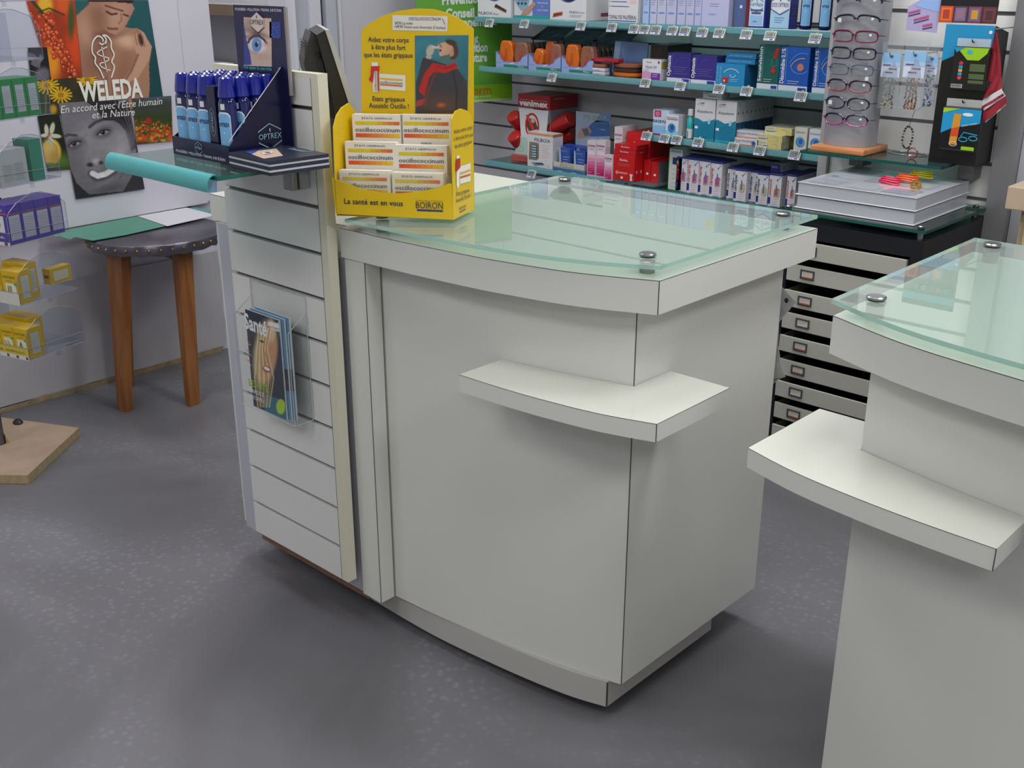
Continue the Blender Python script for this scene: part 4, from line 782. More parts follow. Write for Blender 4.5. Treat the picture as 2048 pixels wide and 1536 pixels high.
q.textpx('WELEDA', Z(585, 742), Z(1042, 705), .062, CR, 6, bold=.035); q.textpx("En accord avec l'Etre humain", Z(440, 828), Z(1183, 762), .024, CR, 6, shear=.25); q.textpx('et la Nature', Z(672, 866), Z(982, 842), .024, CR, 6, shear=.25)
sw = .0045
q.strokepx([Z(*p) for p in smooth([(752, 572, 0), (725, 510, 0), (690, 460, 0), (692, 420, 0), (668, 380, 0), (672, 310, 0), (705, 265, 0), (738, 275, 0), (752, 310, 0), (740, 325, 0), (720, 312, 0)], 6)  for p in [p[:2]]], sw, CR, 7)
q.strokepx([Z(*p[:2]) for p in smooth([(742, 300, 0), (765, 315, 0), (768, 280, 0), (745, 258, 0), (775, 262, 0), (805, 300, 0), (808, 350, 0), (828, 400, 0), (812, 450, 0), (830, 490, 0), (808, 568, 0)], 6)], sw, CR, 7)
q.strokepx([Z(738, 340), Z(755, 430), Z(778, 528)], sw * .7, CR, 7); q.strokepx([Z(*p[:2]) for p in smooth([(778, 342, 0), (730, 365, 0), (705, 390, 0), (745, 412, 0), (790, 425, 0), (770, 450, 0), (726, 465, 0), (740, 490, 0), (800, 515, 0)], 6)], sw * .7, CR, 7)
one('photo_collage', g, 'photo collage poster of women, berries and flowers, on the white wall board', 'poster', recalc=False)

# ------------------------------------------------------------------ round wooden table with a nailed metal rim
TC_, TR, TZ = (-3.405, 1.865), .225, .555
t = thing('side_table', 'round wooden table with a nailed grey metal rim, against the left wall', 'table', (*TC_, FLOOR_Z))
MET = mat('#6f6c78', .32, metal=.75, name='zinc_sheet', bump=.6, bscale=30)
g = G(); seg = 60; prof = [(TR - .004, TZ - .038), (TR, TZ - .03), (TR + .001, TZ - .004), (TR - .004, TZ), (0.001, TZ + .0005)]
vs = []
for i, (r, z) in enumerate(prof):
    for k in range(seg): a = 2 * pi * k / seg; r2 = r + (.0022 * sin(k * 2.9) + .0015 * sin(k * 1.7) if i in (0, 1, 2) else 0); vs.append((TC_[0] + r2 * cos(a), TC_[1] + r2 * sin(a), z + (.003 * sin(k * 2.1) if i == 0 else 0)))
n = len(prof); g.add(vs, [(i * seg + k, i * seg + (k + 1) % seg, (i + 1) * seg + (k + 1) % seg, (i + 1) * seg + k) for i in range(n - 1) for k in range(seg)] + [tuple(range(seg))[::-1], tuple((n - 1) * seg + k for k in range(seg))], MET)
tt = g.build('tabletop', t, smooth=True, angle=50)
for k in range(18):
    g = G(); a = -pi / 2 - .7 + k * .165; r = TR + .003; g.lathe([(.0, -.003), (.0045, -.003), (.0045, 0), (.003, .002), (.0005, .0028)], (0, 0, 0), mat('#b09a50', .3, metal=.9), 8, ax=np.array([[-sin(a), 0, cos(a)], [cos(a), 0, sin(a)], [0, 1, 0]])); g.v = [v + np.array([TC_[0] + r * cos(a), TC_[1] + r * sin(a), TZ - .018]) for v in g.v]; g.build('nail', tt, smooth=True)
PINE = wood('varnished_pine', '#7c4a26', '#946238', 5, .32, (1, 1, 14))
def leg(px, py, tx, ty, wt=.036, wb=.021):
    g = G(); b = np.array([px, py]); tp = np.array([tx, ty]); u = (tp - np.array(TC_)); u = u / (np.linalg.norm(u) + 1e-9); v = np.array([-u[1], u[0]]); rows = []
    for z, c, w_ in ((FLOOR_Z, b, wb), (.2, b + (tp - b) * .4, wb + (wt - wb) * .45), (TZ - .0385, tp, wt)):
        rows.append([(*(c + u * a * w_ + v * bb * w_ * .8), z) for a, bb in ((-.5, -1), (.5, -1), (.5, 1), (-.5, 1))])
    vs = [p for r in rows for p in r]; fs = [(0, 3, 2, 1), (8, 9, 10, 11)] + [(i * 4 + k, i * 4 + (k + 1) % 4, i * 4 + 4 + (k + 1) % 4, i * 4 + 4 + k) for i in range(2) for k in range(4)]
    g.add(vs, fs, PINE)
    q = P(g, (*(b + u * .5 * wb), .1), (*v, 0), (0, 0, 1)); g.build('leg', t)
l1 = atz(245, 822, FLOOR_Z); l2 = atz(386, 809, FLOOR_Z); l3 = atz(256, 775, FLOOR_Z)
leg(l1[0], l1[1] + .01, -3.36, 1.70, .042, .026); leg(l2[0], l2[1], -3.262, 1.875, .037, .026); leg(l3[0], l3[1], -3.54, 1.80, .04, .024); 
g = G(); g.box(-3.45, -3.41, 1.70, 2.02, TZ - .0755, TZ - .0386, PINE); g.build('apron', t); g = G(); g.box(-3.52, -3.29, 1.845, 1.885, TZ - .0755, TZ - .0386, PINE); g.build('apron', t)
# papers on it
g = G(); zt_ = TZ + .0045; tp = [(97, 466), (275, 432), (330, 452), (250, 470), (185, 481), (150, 474), (140, 479), (118, 472), (112, 474)]
g.prism([atz(a, b, zt_ + .0012) - np.array([0, 0, .0012]) for a, b in tp], (0, 0, .0012), mat('#4c8876', .5, name='green_baize')); q = P(g, (0, 0, zt_ + .0012), (1, 0, 0), (0, 1, 0)); q.strokepx([(150, 474), (310, 449)], .002, mat('#9ab08c', .5), 1); q.strokepx([(108, 464), (272, 434)], .002, mat('#9ab08c', .5), 1)
one('green_mat', g, 'torn green card mat overhanging the left side of the round table', 'mat')
g = G(); g.prism([atz(a, b, zt_ + .003) - np.array([0, 0, .001]) for a, b in ((276, 432), (373, 415), (432, 430), (334, 452))], (0, 0, .001), mat('#c9c8d2', .5)); one('paper_sheet', g, 'blank white sheet lying on the round table', 'paper')
g = G(); g.prism([atz(a, b, zt_ - .0005) - np.array([0, 0, .0015]) for a, b in ((335, 416), (380, 412), (434, 424), (434, 432), (372, 420))], (0, 0, .001), mat('#4a8a86', .4)); one('teal_folder', g, 'teal card folder corner showing behind the white sheet', 'folder')

# ------------------------------------------------------------------ revolving rack of clear bins at the left edge
t = thing('board_base_rack', 'clear plastic bin rack on a square chipboard foot at the left edge', 'rack', (-3.2, 1.2, FLOOR_Z)); t.name = 'display_rack'
b1, b2 = atz(158, 855, 0), atz(55, 950, 0); bd = (b1 - b2)[:2]; bd /= np.linalg.norm(bd); bw = np.array([-bd[1], bd[0]])
g = G(); cb = [b1[:2], b2[:2], b2[:2] + bw * .46 + bd * -.02, b2[:2] + bw * .62 + bd * .22, b1[:2] + bw * .42 + bd * .1]; g.prism([(*c, FLOOR_Z + .001) for c in cb], (0, 0, .0285), mat('#a3916e', .6, name='chipboard_edge', noise=.15, nscale=60), cap=mat('#a99380', .5, name='chipboard_top', noise=.08, nscale=15)); base = g.build('foot_board', t)
Q0 = atz(60, 722, .36)[:2]; dd = np.array([-.28, .96]); ww = np.array([-.96, -.28]); BD_, BW_ = .20, .31
cpole = Q0 + ww * (BW_ + .018) + dd * .10
g = G(); g.lathe([(.016, -.0012), (.016, 1.65)], (*cpole, 0), mat('#6e6e78', .3, metal=.8), 16); g.build('pole', t, smooth=True)
ct = atz(18, 883, 0); g = G(); a = ct[:2]; bdir = cpole - a; bdir /= np.linalg.norm(bdir); bn = np.array([-bdir[1], bdir[0]]) * .012; L_ = np.linalg.norm(cpole - a) - .016
g.prism([(*(a - bn), -.0012), (*(a + bdir * L_ - bn), -.0012), (*(a + bdir * L_ - bn), max(.03, min(.13, L_ * 1.1)))], (*(bn * 2), 0), mat('#a08a62', .6)); g.build('brace', t)
g = G(); p = atz(36, 846, 0); g.lathe([(.014, -.0012), (.015, .004), (.009, .012), (.003, .014)], (p[0], p[1], 0), mat('#202022', .4), 14, sx=1.3); g.build('fixing_cap', t, smooth=True)
BIN = glassm('clear_bin', '#f2f4f8', .03, '#c8ccd8', 1.3); BINE = mat('#9fa2b4', .1, trans=.3)
def bw3(x, d, z): return np.array([*(Q0 + ww * x + dd * d), z])
bases = [(722, None), (612, None), (493, None), (378, None), (245, None), (128, None), (5, None)]
BZ = [zat(Q0[0], Q0[1], py) for py, _ in bases]
for i, z in enumerate(BZ):
    g = G(); th = .0018; prof = [(0, 0), (BD_, 0), (BD_, .085), (BD_ * .88, .110), (BD_ * .62, .128), (BD_ * .46, .130), (BD_ * .2, .112), (BD_ * .05, .09), (0, .075)]
    for xs in (0, BW_ - th): g.prism([bw3(xs, a, z + b) for a, b in prof], (*(ww * th), 0), BIN)
    g.prism([bw3(th, a, z + b) for a, b in ((0, 0), (BD_, 0), (BD_, th), (0, th))], (*(ww * (BW_ - 2 * th)), 0), BIN); g.prism([bw3(th, 0, z + th), bw3(BW_ - th, 0, z + th), bw3(BW_ - th, 0, z + .035), bw3(th, 0, z + .035)], (*(dd * th), 0), BIN)
    g.prism([bw3(th, BD_ * .5, z + th), bw3(BW_ - th, BD_ * .5, z + th), bw3(BW_ - th, BD_ * .5, z + .12), bw3(th, BD_ * .5, z + .12)], (*(dd * th), 0), BIN) if i in (5, 6) else None
    pr = [bw3(0, a, z + b) for a, b in prof]; g.tube(pr, .0009, BINE, 5, closed=True); g.tube([bw3(0, 0, z + .035), bw3(BW_, 0, z + .035)], .0009, BINE, 5); g.tube([bw3(0, BD_, z + .03), bw3(0, 0, z + .035)], .0006, BINE, 5)
    if i in (0, 1): q = P(g, bw3(BW_, -.0004, z), (*(-ww), 0), (0, 0, 1)); q.rect(.0, .0, BW_, .034, mat('#c9c9c6' if i else '#c8b43c', .4), 1)
    if i == 0: q.rect(0, 0, BW_, .012, mat('#d0d0cc', .4), 2); [q.rect(BW_ - .012 - .038 * k, .002, .009, .008, mat('#6c3a58', .4), 3) for k in range(4)]; q.text('GINKGO  VIGNE ROUGE  HARPAGO', BW_ * .1, .018, .006, mat('#6a6a3a', .4), 3, w=BW_ * .85)
    if i == 2: q = P(g, bw3(BW_, -.0004, z), (*(-ww), 0), (0, 0, 1)); q.rect(0, 0, BW_, .034, mat('#4c3a8c', .4), 1); q.rect(0, 0, BW_, .010, mat('#cfcfd2', .4), 2); q.rect(BW_ - .02, .001, .012, .009, mat('#6c3a58', .4), 3); q.text('DÉTENTE FONCTIONNEL', BW_ * .45, .02, .006, WH, 3, w=BW_ * .5)
    g.build('clear_bin', t, recalc=True)
    g = G(); g.obox(bw3(BW_ + .0005, .085, z + .02), (*(ww * .012), 0), (*(dd * .03), 0), (0, 0, .05), mat('#8a8c94', .3)); g.build('bin_bracket', t)
    g = G(); m_ = bw3(.0, BD_ * .5, z - .001); g.tube([m_, m_ + np.array([0, 0, -.012])], .006, BIN, 8); g.build('bin_clip', t)
def bbx(x, d, z, w_, dp, h, body, draw=None, side=None, label='', group='', nm='remedy_carton', cat='box', top=None):
    g = G(); o = bw3(x + w_, d, z); g.obox(o, (*(-ww * w_), 0), (*(dd * dp), 0), (0, 0, h), mat(body, .4)); q = P(g, o, (*(-ww), 0), (0, 0, 1)); qs = P(g, bw3(x, d, z), (*dd, 0), (0, 0, 1))
    if draw: draw(q, w_, h)
    if side: side(qs, dp, h)
    one(nm, g, label, cat, group)
GRN = mat('#5a7a2a', .4); RD = mat('#9a2020', .4); GRY = mat('#9c9c90', .4)
def ydraw(name, kind):
    def f(q, w_, h):
        q.rect(w_ * .2, h * .22, w_ * .68, h * .4, mat('#d8d8c0', .4), 1); q.text(name, w_ / 2, h * .78, h * .07, mat('#4a4a10', .4), 2, w=w_ * .8, align='c'); q.rect(w_ * .3, h * .69, w_ * .4, h * .012, mat('#5a6a20', .4), 2); q.disc(w_ * .86, h * .62, w_ * .08, w_ * .08, mat('#5a9a60', .4), 3, 10); q.poly([(w_ * .42, h * .06), (w_ * .62, h * .06), (w_ * .52, h * .12)], RD, 2)
        if kind == 0: [q.stroke([(w_ * (.34 + .1 * k), h * .3), (w_ * (.38 + .09 * k), h * .55)], w_ * .035, GRN, 3) for k in range(3)]
        if kind == 1: [q.disc(w_ * (.36 + .25 * k), h * .42, w_ * .06, h * .13, mat('#b0b040', .4), 3, 12, .5) for k in range(2)]
        if kind == 2: [(q.stroke([(w_ * (.3 + .12 * k), h * .3), (w_ * .5, h * .56)], w_ * .03, GRN, 3), q.disc(w_ * (.28 + .14 * k), h * .28, w_ * .06, w_ * .06, RD, 4, 10)) for k in range(4)]
    return f
yside = lambda q, d_, h: (q.rect(d_ * .25, h * .15, d_ * .55, h * .68, mat('#c6c6b8', .5), 1), [q.rect(d_ * .3, h * (.2 + .06 * k), d_ * .45, h * .012, GRY, 2) for k in range(10)])
Yc = '#cfa90c'; y0 = .0022
GY = 'yellow plant remedy cartons in the bottom rack bin'
bbx(.003, .004, BZ[0] + y0, .052, .05, .088, Yc, ydraw('QUEUE DE CERISE', 2), yside, 'yellow carton with drawn cherries, right of the lowest rack bin', GY)
bbx(.057, .004, BZ[0] + y0, .052, .05, .088, Yc, ydraw('CURCUMA', 1), yside, 'yellow carton with drawn roots beside the cherry carton, lowest rack bin', GY)
bbx(.111, .004, BZ[0] + y0, .052, .05, .088, Yc, ydraw('VIGNE', 0), yside, 'yellow carton at the left edge of the lowest rack bin', GY)
bbx(.06, .06, BZ[0] + y0, .11, .05, .095, Yc, None, yside, 'yellow carton standing behind the front ones in the lowest rack bin', GY)
GY2 = 'yellow plant remedy cartons in the second rack bin'
bbx(.003, .004, BZ[1] + y0, .062, .045, .092, Yc, ydraw('CHIENDENT', 0), yside, 'yellow carton with drawn green stalks, right of the second bin from below', GY2)
bbx(.068, .004, BZ[1] + y0, .062, .045, .088, Yc, ydraw('PRÊLE', 0), yside, 'yellow carton left of the stalk carton in the second bin from below', GY2)
bbx(.03, .055, BZ[1] + y0, .09, .04, .1, Yc, None, yside, 'yellow carton standing behind the two front ones, second bin from below', GY2)
bbx(.003, .115, BZ[1] + .030, .03, .075, .045, Yc, lambda q, w_, h: q.rect(w_ * .2, h * .4, w_ * .6, h * .2, mat('#5a4a30', .4), 1), lambda q, d_, h: q.rect(d_ * .15, h * .2, d_ * .7, h * .6, mat('#cfc9a8', .5), 1), 'yellow carton lying on its side at the back of the second rack bin', GY2)
PU = '#4a3496'
pdraw = lambda q, w_, h: (q.rect(w_ * .05, h * .3, w_ * .8, h * .42, mat('#cfd2d8', .4), 1), q.disc(w_ * .6, h * .5, w_ * .1, h * .08, mat('#5a8a50', .4), 2, 8), q.disc(w_ * .45, h * .42, w_ * .1, h * .05, mat('#80406a', .4), 2, 8), q.rect(0, h * .76, w_, h * .04, mat('#a05a4a', .4), 1), q.text('BEYOND', w_ / 2, h * .84, h * .06, WH, 2, w=w_ * .7, align='c'), q.rect(w_ * .1, h * .05, w_ * .8, h * .06, mat('#cfd2d8', .4), 1))
pside = lambda q, d_, h: (q.rect(d_ * .1, h * .1, d_ * .8, h * .62, mat('#b4b2bc', .5), 1), q.rect(0, h * .74, d_, h * .04, mat('#8a5058', .4), 1), [q.rect(d_ * .18, h * (.14 + .06 * k), d_ * .64, h * .01, GRY, 2) for k in range(9)])
for k, nmk in enumerate(('front', 'second', 'third', 'rearmost')): bbx(.003, .004 + k * .047, BZ[2] + y0, .09, .045, .108 - k * .001, PU, pdraw if k == 0 else None, pside, 'purple remedy carton, %s of the row of four in the middle rack bin' % nmk, 'purple cartons in the third rack bin')
bbx(.095, .01, BZ[2] + y0, .07, .06, .11, '#241c50', None, None, 'dark violet carton at the left edge of the middle rack bin', 'purple cartons in the third rack bin')
wd_ = lambda q, w_, h: (q.rect(w_ * .1, h * .6, w_ * .5, h * .08, GRN, 1), q.rect(w_ * .1, h * .3, w_ * .4, h * .08, mat('#3f9a6a', .4), 1))
ws_ = lambda q, d_, h: (q.rect(d_ * .12, h * .1, d_ * .3, h * .5, mat('#aab0aa', .5), 1), q.rect(d_ * .55, h * .12, d_ * .3, h * .5, mat('#aab0aa', .5), 1), [q.rect(d_ * .15, h * (.15 + .06 * k), d_ * .7, h * .012, GRY, 2) for k in range(8)])
bbx(.003, .006, BZ[3] + y0, .075, .09, .095, '#b8bcb6', wd_, ws_, 'white carton with green lettering in the fourth rack bin from below', 'white and green cartons in the fourth rack bin')
bbx(.003, .11, BZ[3] + y0, .06, .04, .112, '#2f8a66', None, None, 'green carton standing behind the white one, fourth rack bin', 'white and green cartons in the fourth rack bin')
g5 = lambda q, d_, h: (q.rect(d_ * .18, h * .14, d_ * .64, h * .7, mat('#b8bcbc', .5), 1), [q.rect(d_ * .25, h * (.2 + .06 * k), d_ * .5, h * .012, GRY, 2) for k in range(9)])
for k, nmk in enumerate(('front', 'second', 'third', 'rearmost')): bbx(.003, .004 + k * .042, BZ[4] + y0, .08, .04, .1, '#1e8a40', None, g5, 'green remedy carton, %s of the row in the fifth rack bin from below' % nmk, 'green cartons in the fifth rack bin')
# ------------------------------------------------------------------ glass shelves on the back wall
YS = 3.25
def eshelf(name_label, xa, xb, ztop, yf=YS, rail=True):
    t = thing('wall_shelf', name_label, 'shelf', ((xa + xb) / 2, 3.54, ztop - .03))
    g = G(); g.box(xa, xb, yf, 3.549, ztop - .008, ztop, glassm('wall_shelf_glass', '#b0ccca', .05, '#a8c8c4')); g.box(xa, xb, yf - .0006, yf, ztop - .008, ztop, mat('#2f8088', .15)); g.box(xb, xb + .0006, yf, 3.549, ztop - .008, ztop, mat('#123c3c', .15)); g.build('glass_plate', t)
    if rail:
        g = G(); pr = [(yf, ztop + .002), (yf - .006, ztop + .0015), (yf - .010, ztop - .006), (yf - .011, ztop - .018), (yf - .009, ztop - .020), (yf - .008, ztop - .008), (yf - .004, ztop - .0005), (yf, ztop)]
        g.prism([(xa, y, z) for y, z in pr], (xb - xa, 0, 0), mat('#74b2ba', .12, trans=.5, name='turquoise_rail')); g.build('price_rail', t, smooth=True)
    for k in range(3):
        bx = xa + .08 + (xb - xa - .16) * k / 2; g = G(); g.prism([(bx, 3.549, ztop - .0085), (bx, yf + .06, ztop - .0085), (bx, yf + .06, ztop - .016), (bx, 3.549, ztop - .04)], (.006, 0, 0), mat('#77777c', .4, metal=.5)); g.build('bracket', t)
    return t
Z1 = aty(1300, 48, YS)[2]; Z2 = aty(1300, 160, YS)[2]; Z3 = aty(1450, 288, YS)[2]; Z4 = aty(1100, 340, YS)[2]; Z5 = aty(1440, 396, YS + .016)[2]
eshelf('topmost glass wall shelf with the blue bottles and narrow skin care boxes', aty(952, 38, YS)[0], RX0 - .002, Z1)
eshelf('second glass wall shelf, with the orange cases and eye drop boxes', aty(961, 134, YS)[0], RX0 - .002, Z2)
eshelf('third glass wall shelf, short, with the white and teal tear boxes', aty(1288, 262, YS)[0], RX0 - .002, Z3)
eshelf('fourth glass wall shelf, with the red cartons and the pill box tray', aty(973, 326, YS)[0], aty(1252, 372, YS)[0], Z4)
eshelf('lowest glass wall shelf, with the nasal spray cartons', aty(1262, 380, YS)[0], RX0 - .002, Z5, rail=False)
print('shelf z', Z1, Z2, Z3, Z4, Z5)
# electronic price tags
tp0 = None
def price_tag(px, py, row, n, ztop, price):
    p = aty(px, py, YS - .022)
    t = thing('price_tag', 'electronic price tag number %d from the left, showing %s, clipped to the %s' % (n, price, row), 'price tag', tuple(p + np.array([0, 0, -.015])), 'electronic price tags on the ' + row)
    w_, h_ = .040, .031; u = np.array([1.0, 0, 0]); v = np.array([0.10, .42, .90]); v /= np.linalg.norm(v); v[0] = 0; v /= np.linalg.norm(v); nrm = np.cross(u, v)
    o = p - u * w_ / 2 - v * h_ / 2
    g = G(); g.obox(o, u * w_, v * h_, -nrm * .006, mat('#c9cccc', .3)); q = P(g, o, u, v); q.rect(.002, .010, .030, .019, mat('#75807c', .25), 1); q.rect(.002, .0075, .036, .0022, mat('#3a48b4', .4), 1); q.rect(.034, .012, .003, .015, DARK, 1); q.text(price, .018, .015, .009, mat('#2a302e', .4), 2, align='c'); q.rect(.022, .002, .011, .0032, DARK, 1); q.rect(.003, .003, .012, .0016, mat('#8a8e90', .4), 1)
    g.build('tag_body', t); g = G(); g.prism([p + np.array([-.004, .0035, .004]), p + np.array([-.004, .014, .012]), p + np.array([-.004, .014, .018]), p + np.array([-.004, .007, .012])], (.008, 0, 0), mat('#a8c8cc', .2, trans=.4)); g.build('clip', t)
rr2 = random.Random(21)
def prices(): return '%d,%d0' % (rr2.randint(2, 19), rr2.randint(1, 9))
for nm, Zt, L in (('topmost shelf', Z1, [(978, 46), (1048, 48), (1161, 52), (1223, 55), (1267, 58), (1288.5, 59), (1311, 60), (1344, 61.5), (1369, 62.5), (1404, 65), (1438, 66.5), (1492, 69), (1540, 71.5), (1630, 77)]),
                  ('second shelf', Z2, [(1103, 155), (1290, 166), (1360, 172), (1437.5, 178), (1492.5, 182.5), (1601, 193)]),
                  ('third shelf', Z3, [(1292.5, 272), (1328, 277), (1352.5, 280), (1395.7, 285), (1465.6, 294.5), (1519, 301.5), (1589, 310)]), ('fourth shelf', Z4, [(1062.5, 348), (1153, 363), (1170, 365.5), (1188, 368)])):
    seen = set()
    for n, (a, b) in enumerate(L):
        pr = prices()
        while pr in seen: pr = prices()
        seen.add(pr); price_tag(a, b, nm, n + 1, Zt, pr)

# ------------------------------------------------------------------ cartons on the shelves
def carton(nm, label, cat, x0, x1, yf, z, ztop, dp, body, draw=None, side=None, group=None, n=1, label2=None, top=None, gap=.0008):
    """box with printed front (facing the shop) and printed right side; n copies in a row behind"""
    h = ztop - z; w_ = x1 - x0; g = G(); z = z + .0006
    g.box(x0, x1, yf, yf + dp, z, z + h, mat(body, .35)); q = P(g, (x0, yf, z), (1, 0, 0), (0, 0, 1)); qs = P(g, (x1, yf, z), (0, 1, 0), (0, 0, 1)); qt = P(g, (x0, yf, z + h), (1, 0, 0), (0, 1, 0))
    if draw: draw(q, w_, h)
    if side: side(qs, dp, h)
    if top: top(qt, w_, dp)
    o = one(nm, g, label, cat, group)
    for k in range(1, n):
        c = dup(o, (o.location.x, o.location.y + k * (dp + gap), o.location.z), (label2 or (label + ', copy directly behind')) if n == 2 or label2 else label + ', further back in its row')
        if group: c['group'] = group
        else: c['group'] = label2 or label; 
    return o
X = lambda px, y=YS + .015, py=200: aty(px, py, y)[0]
YFP = YS + .012
def xs(a, b, py): return aty(a, py, YFP)[0], aty(b, py, YFP)[0]
def zt(px, py): return aty(px, py, YFP)[2]
def T(q, s, x, y, h, m, w=None, l=2, **k): q.text(s, x, y, h, m, l, w=w, **k)
def lines(q, x, y, w_, n, st, m, h=.0012, l=2):
    for k in range(n): q.rect(x, y - k * st, w_ * (1 - .25 * (k % 3) / 2), h, m, l)
GRY2 = mat('#8f93a0', .4); BLU = mat('#2a46a0', .4); LBL = mat('#8fb4dc', .4); WHT = mat('#d6d8de', .4); BLK = mat('#26262c', .4); MAG = mat('#b0246a', .4); REDM = mat('#b4201c', .4)
# --- topmost shelf
def dipped_tray(nm, label, a, b, py, z, zt_, dp, body, inner, textf, rim='#2b3a9a', depth=.55, side=None):
    x0, x1 = xs(a, b, py); w_ = x1 - x0; h = zt_ - z; z = z + .0006
    t = thing(nm, label, 'display', ((x0 + x1) / 2, YFP + dp / 2, z))
    g = G(); N = 14; top = [(x0 + w_ * k / N, h * (1 - depth * sin(pi * k / N) ** .8)) for k in range(N + 1)]
    g.prism([(x0, YFP, z), (x1, YFP, z)] + [(a_, YFP, z + b_) for a_, b_ in top[::-1]], (0, .0015, 0), mat(body, .35)); q = P(g, (x0, YFP, z), (1, 0, 0), (0, 0, 1)); q.stroke([(a_ - x0, b_ - .0016) for a_, b_ in top], .003, mat(rim, .4), 1); textf(q, w_, h); g.build('front_panel', t)
    g = G(); g.box(x1 - .0015, x1, YFP + .0016, YFP + dp, z, z + h, mat(body, .35)); qs = P(g, (x1, YFP, z), (0, 1, 0), (0, 0, 1)); side and side(qs, dp, h); g.build('side_panel', t)
    g = G(); g.box(x0, x0 + .0015, YFP + .0016, YFP + dp, z, z + h, mat(body, .35)); g.build('side_panel', t)
    g = G(); g.box(x0 + .003, x1 - .003, YFP + .004, YFP + dp - .003, z, z + h * .93, mat(inner, .4)); g.build('filling', t); return t
dipped_tray('pill_case_tray', 'white tray of brown pill cases, first from the left on the topmost shelf', 956, 1022, 38, Z1, Z1 + .125, .16, '#cfd0d6', '#3c2a28', lambda q, w_, h: (T(q, 'PILBOX', w_ * .02, h * .07, .011, mat('#6a6a78', .4), w=w_ * .42), T(q, 'Smart', w_ * .47, h * .07, .009, mat('#8a8a98', .4)), q.poly([(w_ * .5, h * .3), (w_ * .85, h * .14), (w_ * .88, h * .22), (w_ * .55, h * .4)], mat('#6e4438', .4), 1), q.poly([(w_ * .53, h * .33), (w_ * .83, h * .2), (w_ * .84, h * .23), (w_ * .56, h * .37)], BLK, 2)), depth=.5)
x0, x1 = xs(1027, 1098, 40); 
def orgfn(q, w_, h):
    q.rect(w_ * .52, 0, w_ * .48, h, mat('#5a72b8', .4), 1); q.rect(0, 0, w_, h * .08, mat('#1e9a98', .4), 2); q.poly([(w_ * .0, h * .5), (w_ * .2, h * .22), (w_ * .38, h * .28), (w_ * .55, h * 1), (w_ * .1, h)], mat('#7fa0b8', .4), 2)
    for i in range(5):
        for j in range(3): q.rect(w_ * (.1 + .1 * j + .02 * i), h * (.38 + .12 * i), w_ * .06, h * .07, mat('#2e4e66', .4), 3)
    q.poly([(w_ * .2, h * .08), (w_ * .42, h * .12), (w_ * .62, h * .4), (w_ * .58, h * .48), (w_ * .42, h * .34), (w_ * .25, h * .2)], mat('#b08678', .4), 3); T(q, 'HEBDOMADAIRE', w_ * .66, h * .42, .006, WHT, w=w_ * .3, l=3); T(q, 'ET', w_ * .78, h * .32, .006, WHT, l=3); T(q, 'QUOTIDIEN', w_ * .66, h * .22, .006, WHT, w=w_ * .3, l=3)
carton('organiser_card', 'card with a blue pill organiser held by a hand, second display on the topmost shelf', 'display', x0, x1, YFP + .004, Z1, Z1 + .13, .03, '#c4c6cc', orgfn)
dipped_tray('pill_case_tray', 'white tray with a dark blue hollow, third display on the topmost shelf', 1100, 1172, 42, Z1, Z1 + .125, .17, '#cfd0d6', '#171a34', lambda q, w_, h: (T(q, 'PILBOX', w_ * .55, h * .2, .008, mat('#5a5a88', .4), w=w_ * .25), T(q, 'Classic', w_ * .82, h * .2, .007, mat('#7a7a98', .4), w=w_ * .14), lines(q, w_ * .55, h * .14, w_ * .35, 2, .005, GRY2), q.poly([(w_ * .07, h * .06), (w_ * .35, h * .13), (w_ * .36, h * .24), (w_ * .1, h * .19)], mat('#b4603c', .4), 1), q.poly([(w_ * .1, h * .1), (w_ * .33, h * .16), (w_ * .33, h * .2), (w_ * .12, h * .16)], mat('#5a3424', .4), 2)), depth=.48, side=lambda q, d, h: (T(q, 'PILBOX', d * .05, h * .7, .008, mat('#5a5a88', .4), w=d * .4), q.rect(d * .5, h * .1, d * .3, h * .1, mat('#7a3a34', .4), 1)))
x0, x1 = xs(1216, 1275, 47)
carton('eyelid_care_box', 'white eyelid care box with four blue bulleted lines on the topmost shelf', 'box', x0, x1, YFP, Z1, Z1 + .13, .05, '#cdced4', lambda q, w_, h: (T(q, 'TOPIALYSE PALPÉBRAL', w_ * .02, h * .09, .013, mat('#5c5c68', .4), w=w_ * .95), q.rect(w_ * .02, h * .03, w_ * .93, h * .02, BLU, 1), [(q.disc(w_ * .05, h * (.42 + .12 * k), .002, .002, BLU, 2, 6), q.rect(w_ * .1, h * (.41 + .12 * k), w_ * (.6 - .08 * k), .0018, BLU, 2)) for k in range(4)], q.rect(w_ * .72, h * .5, w_ * .2, h * .3, mat('#d8b8c0', .4), 1)))
# narrow skin care boxes
skin = [(1284, 1296, '#9fb8e4'), (1298, 1311, '#b4b8d4'), (1312, 1329, '#b6bad4'), (1331, 1350, '#b2b6d4'), (1352, 1368, '#b0b4d4'), (1369, 1385, '#b2b4d4'), (1387, 1400, '#aeb2d4')]
for k, (a, b, c) in enumerate(skin):
    x0, x1 = xs(a, b, 50 + k)
    carton('skin_care_box', 'narrow %s skin care box, number %d from the left on the topmost shelf' % ('light blue' if k == 0 else 'pale lilac', k + 1), 'box', x0, x1, YFP + .002 + .001 * (k % 3), Z1, Z1 + .14, .03, c, lambda q, w_, h, k=k: (q.disc(w_ / 2, h * .26, w_ * .38, .0028, mat('#6c84cc', .4), 1, 14), lines(q, w_ * .2, h * .55, w_ * .6, 3, .007, mat('#8a90b8', .4)), q.disc(w_ / 2, h * .82, w_ * .26, .004, WHT, 1, 10) if k < 4 else None), group='narrow skin care boxes on the topmost shelf')
x0, x1 = xs(1401.5, 1455, 57)
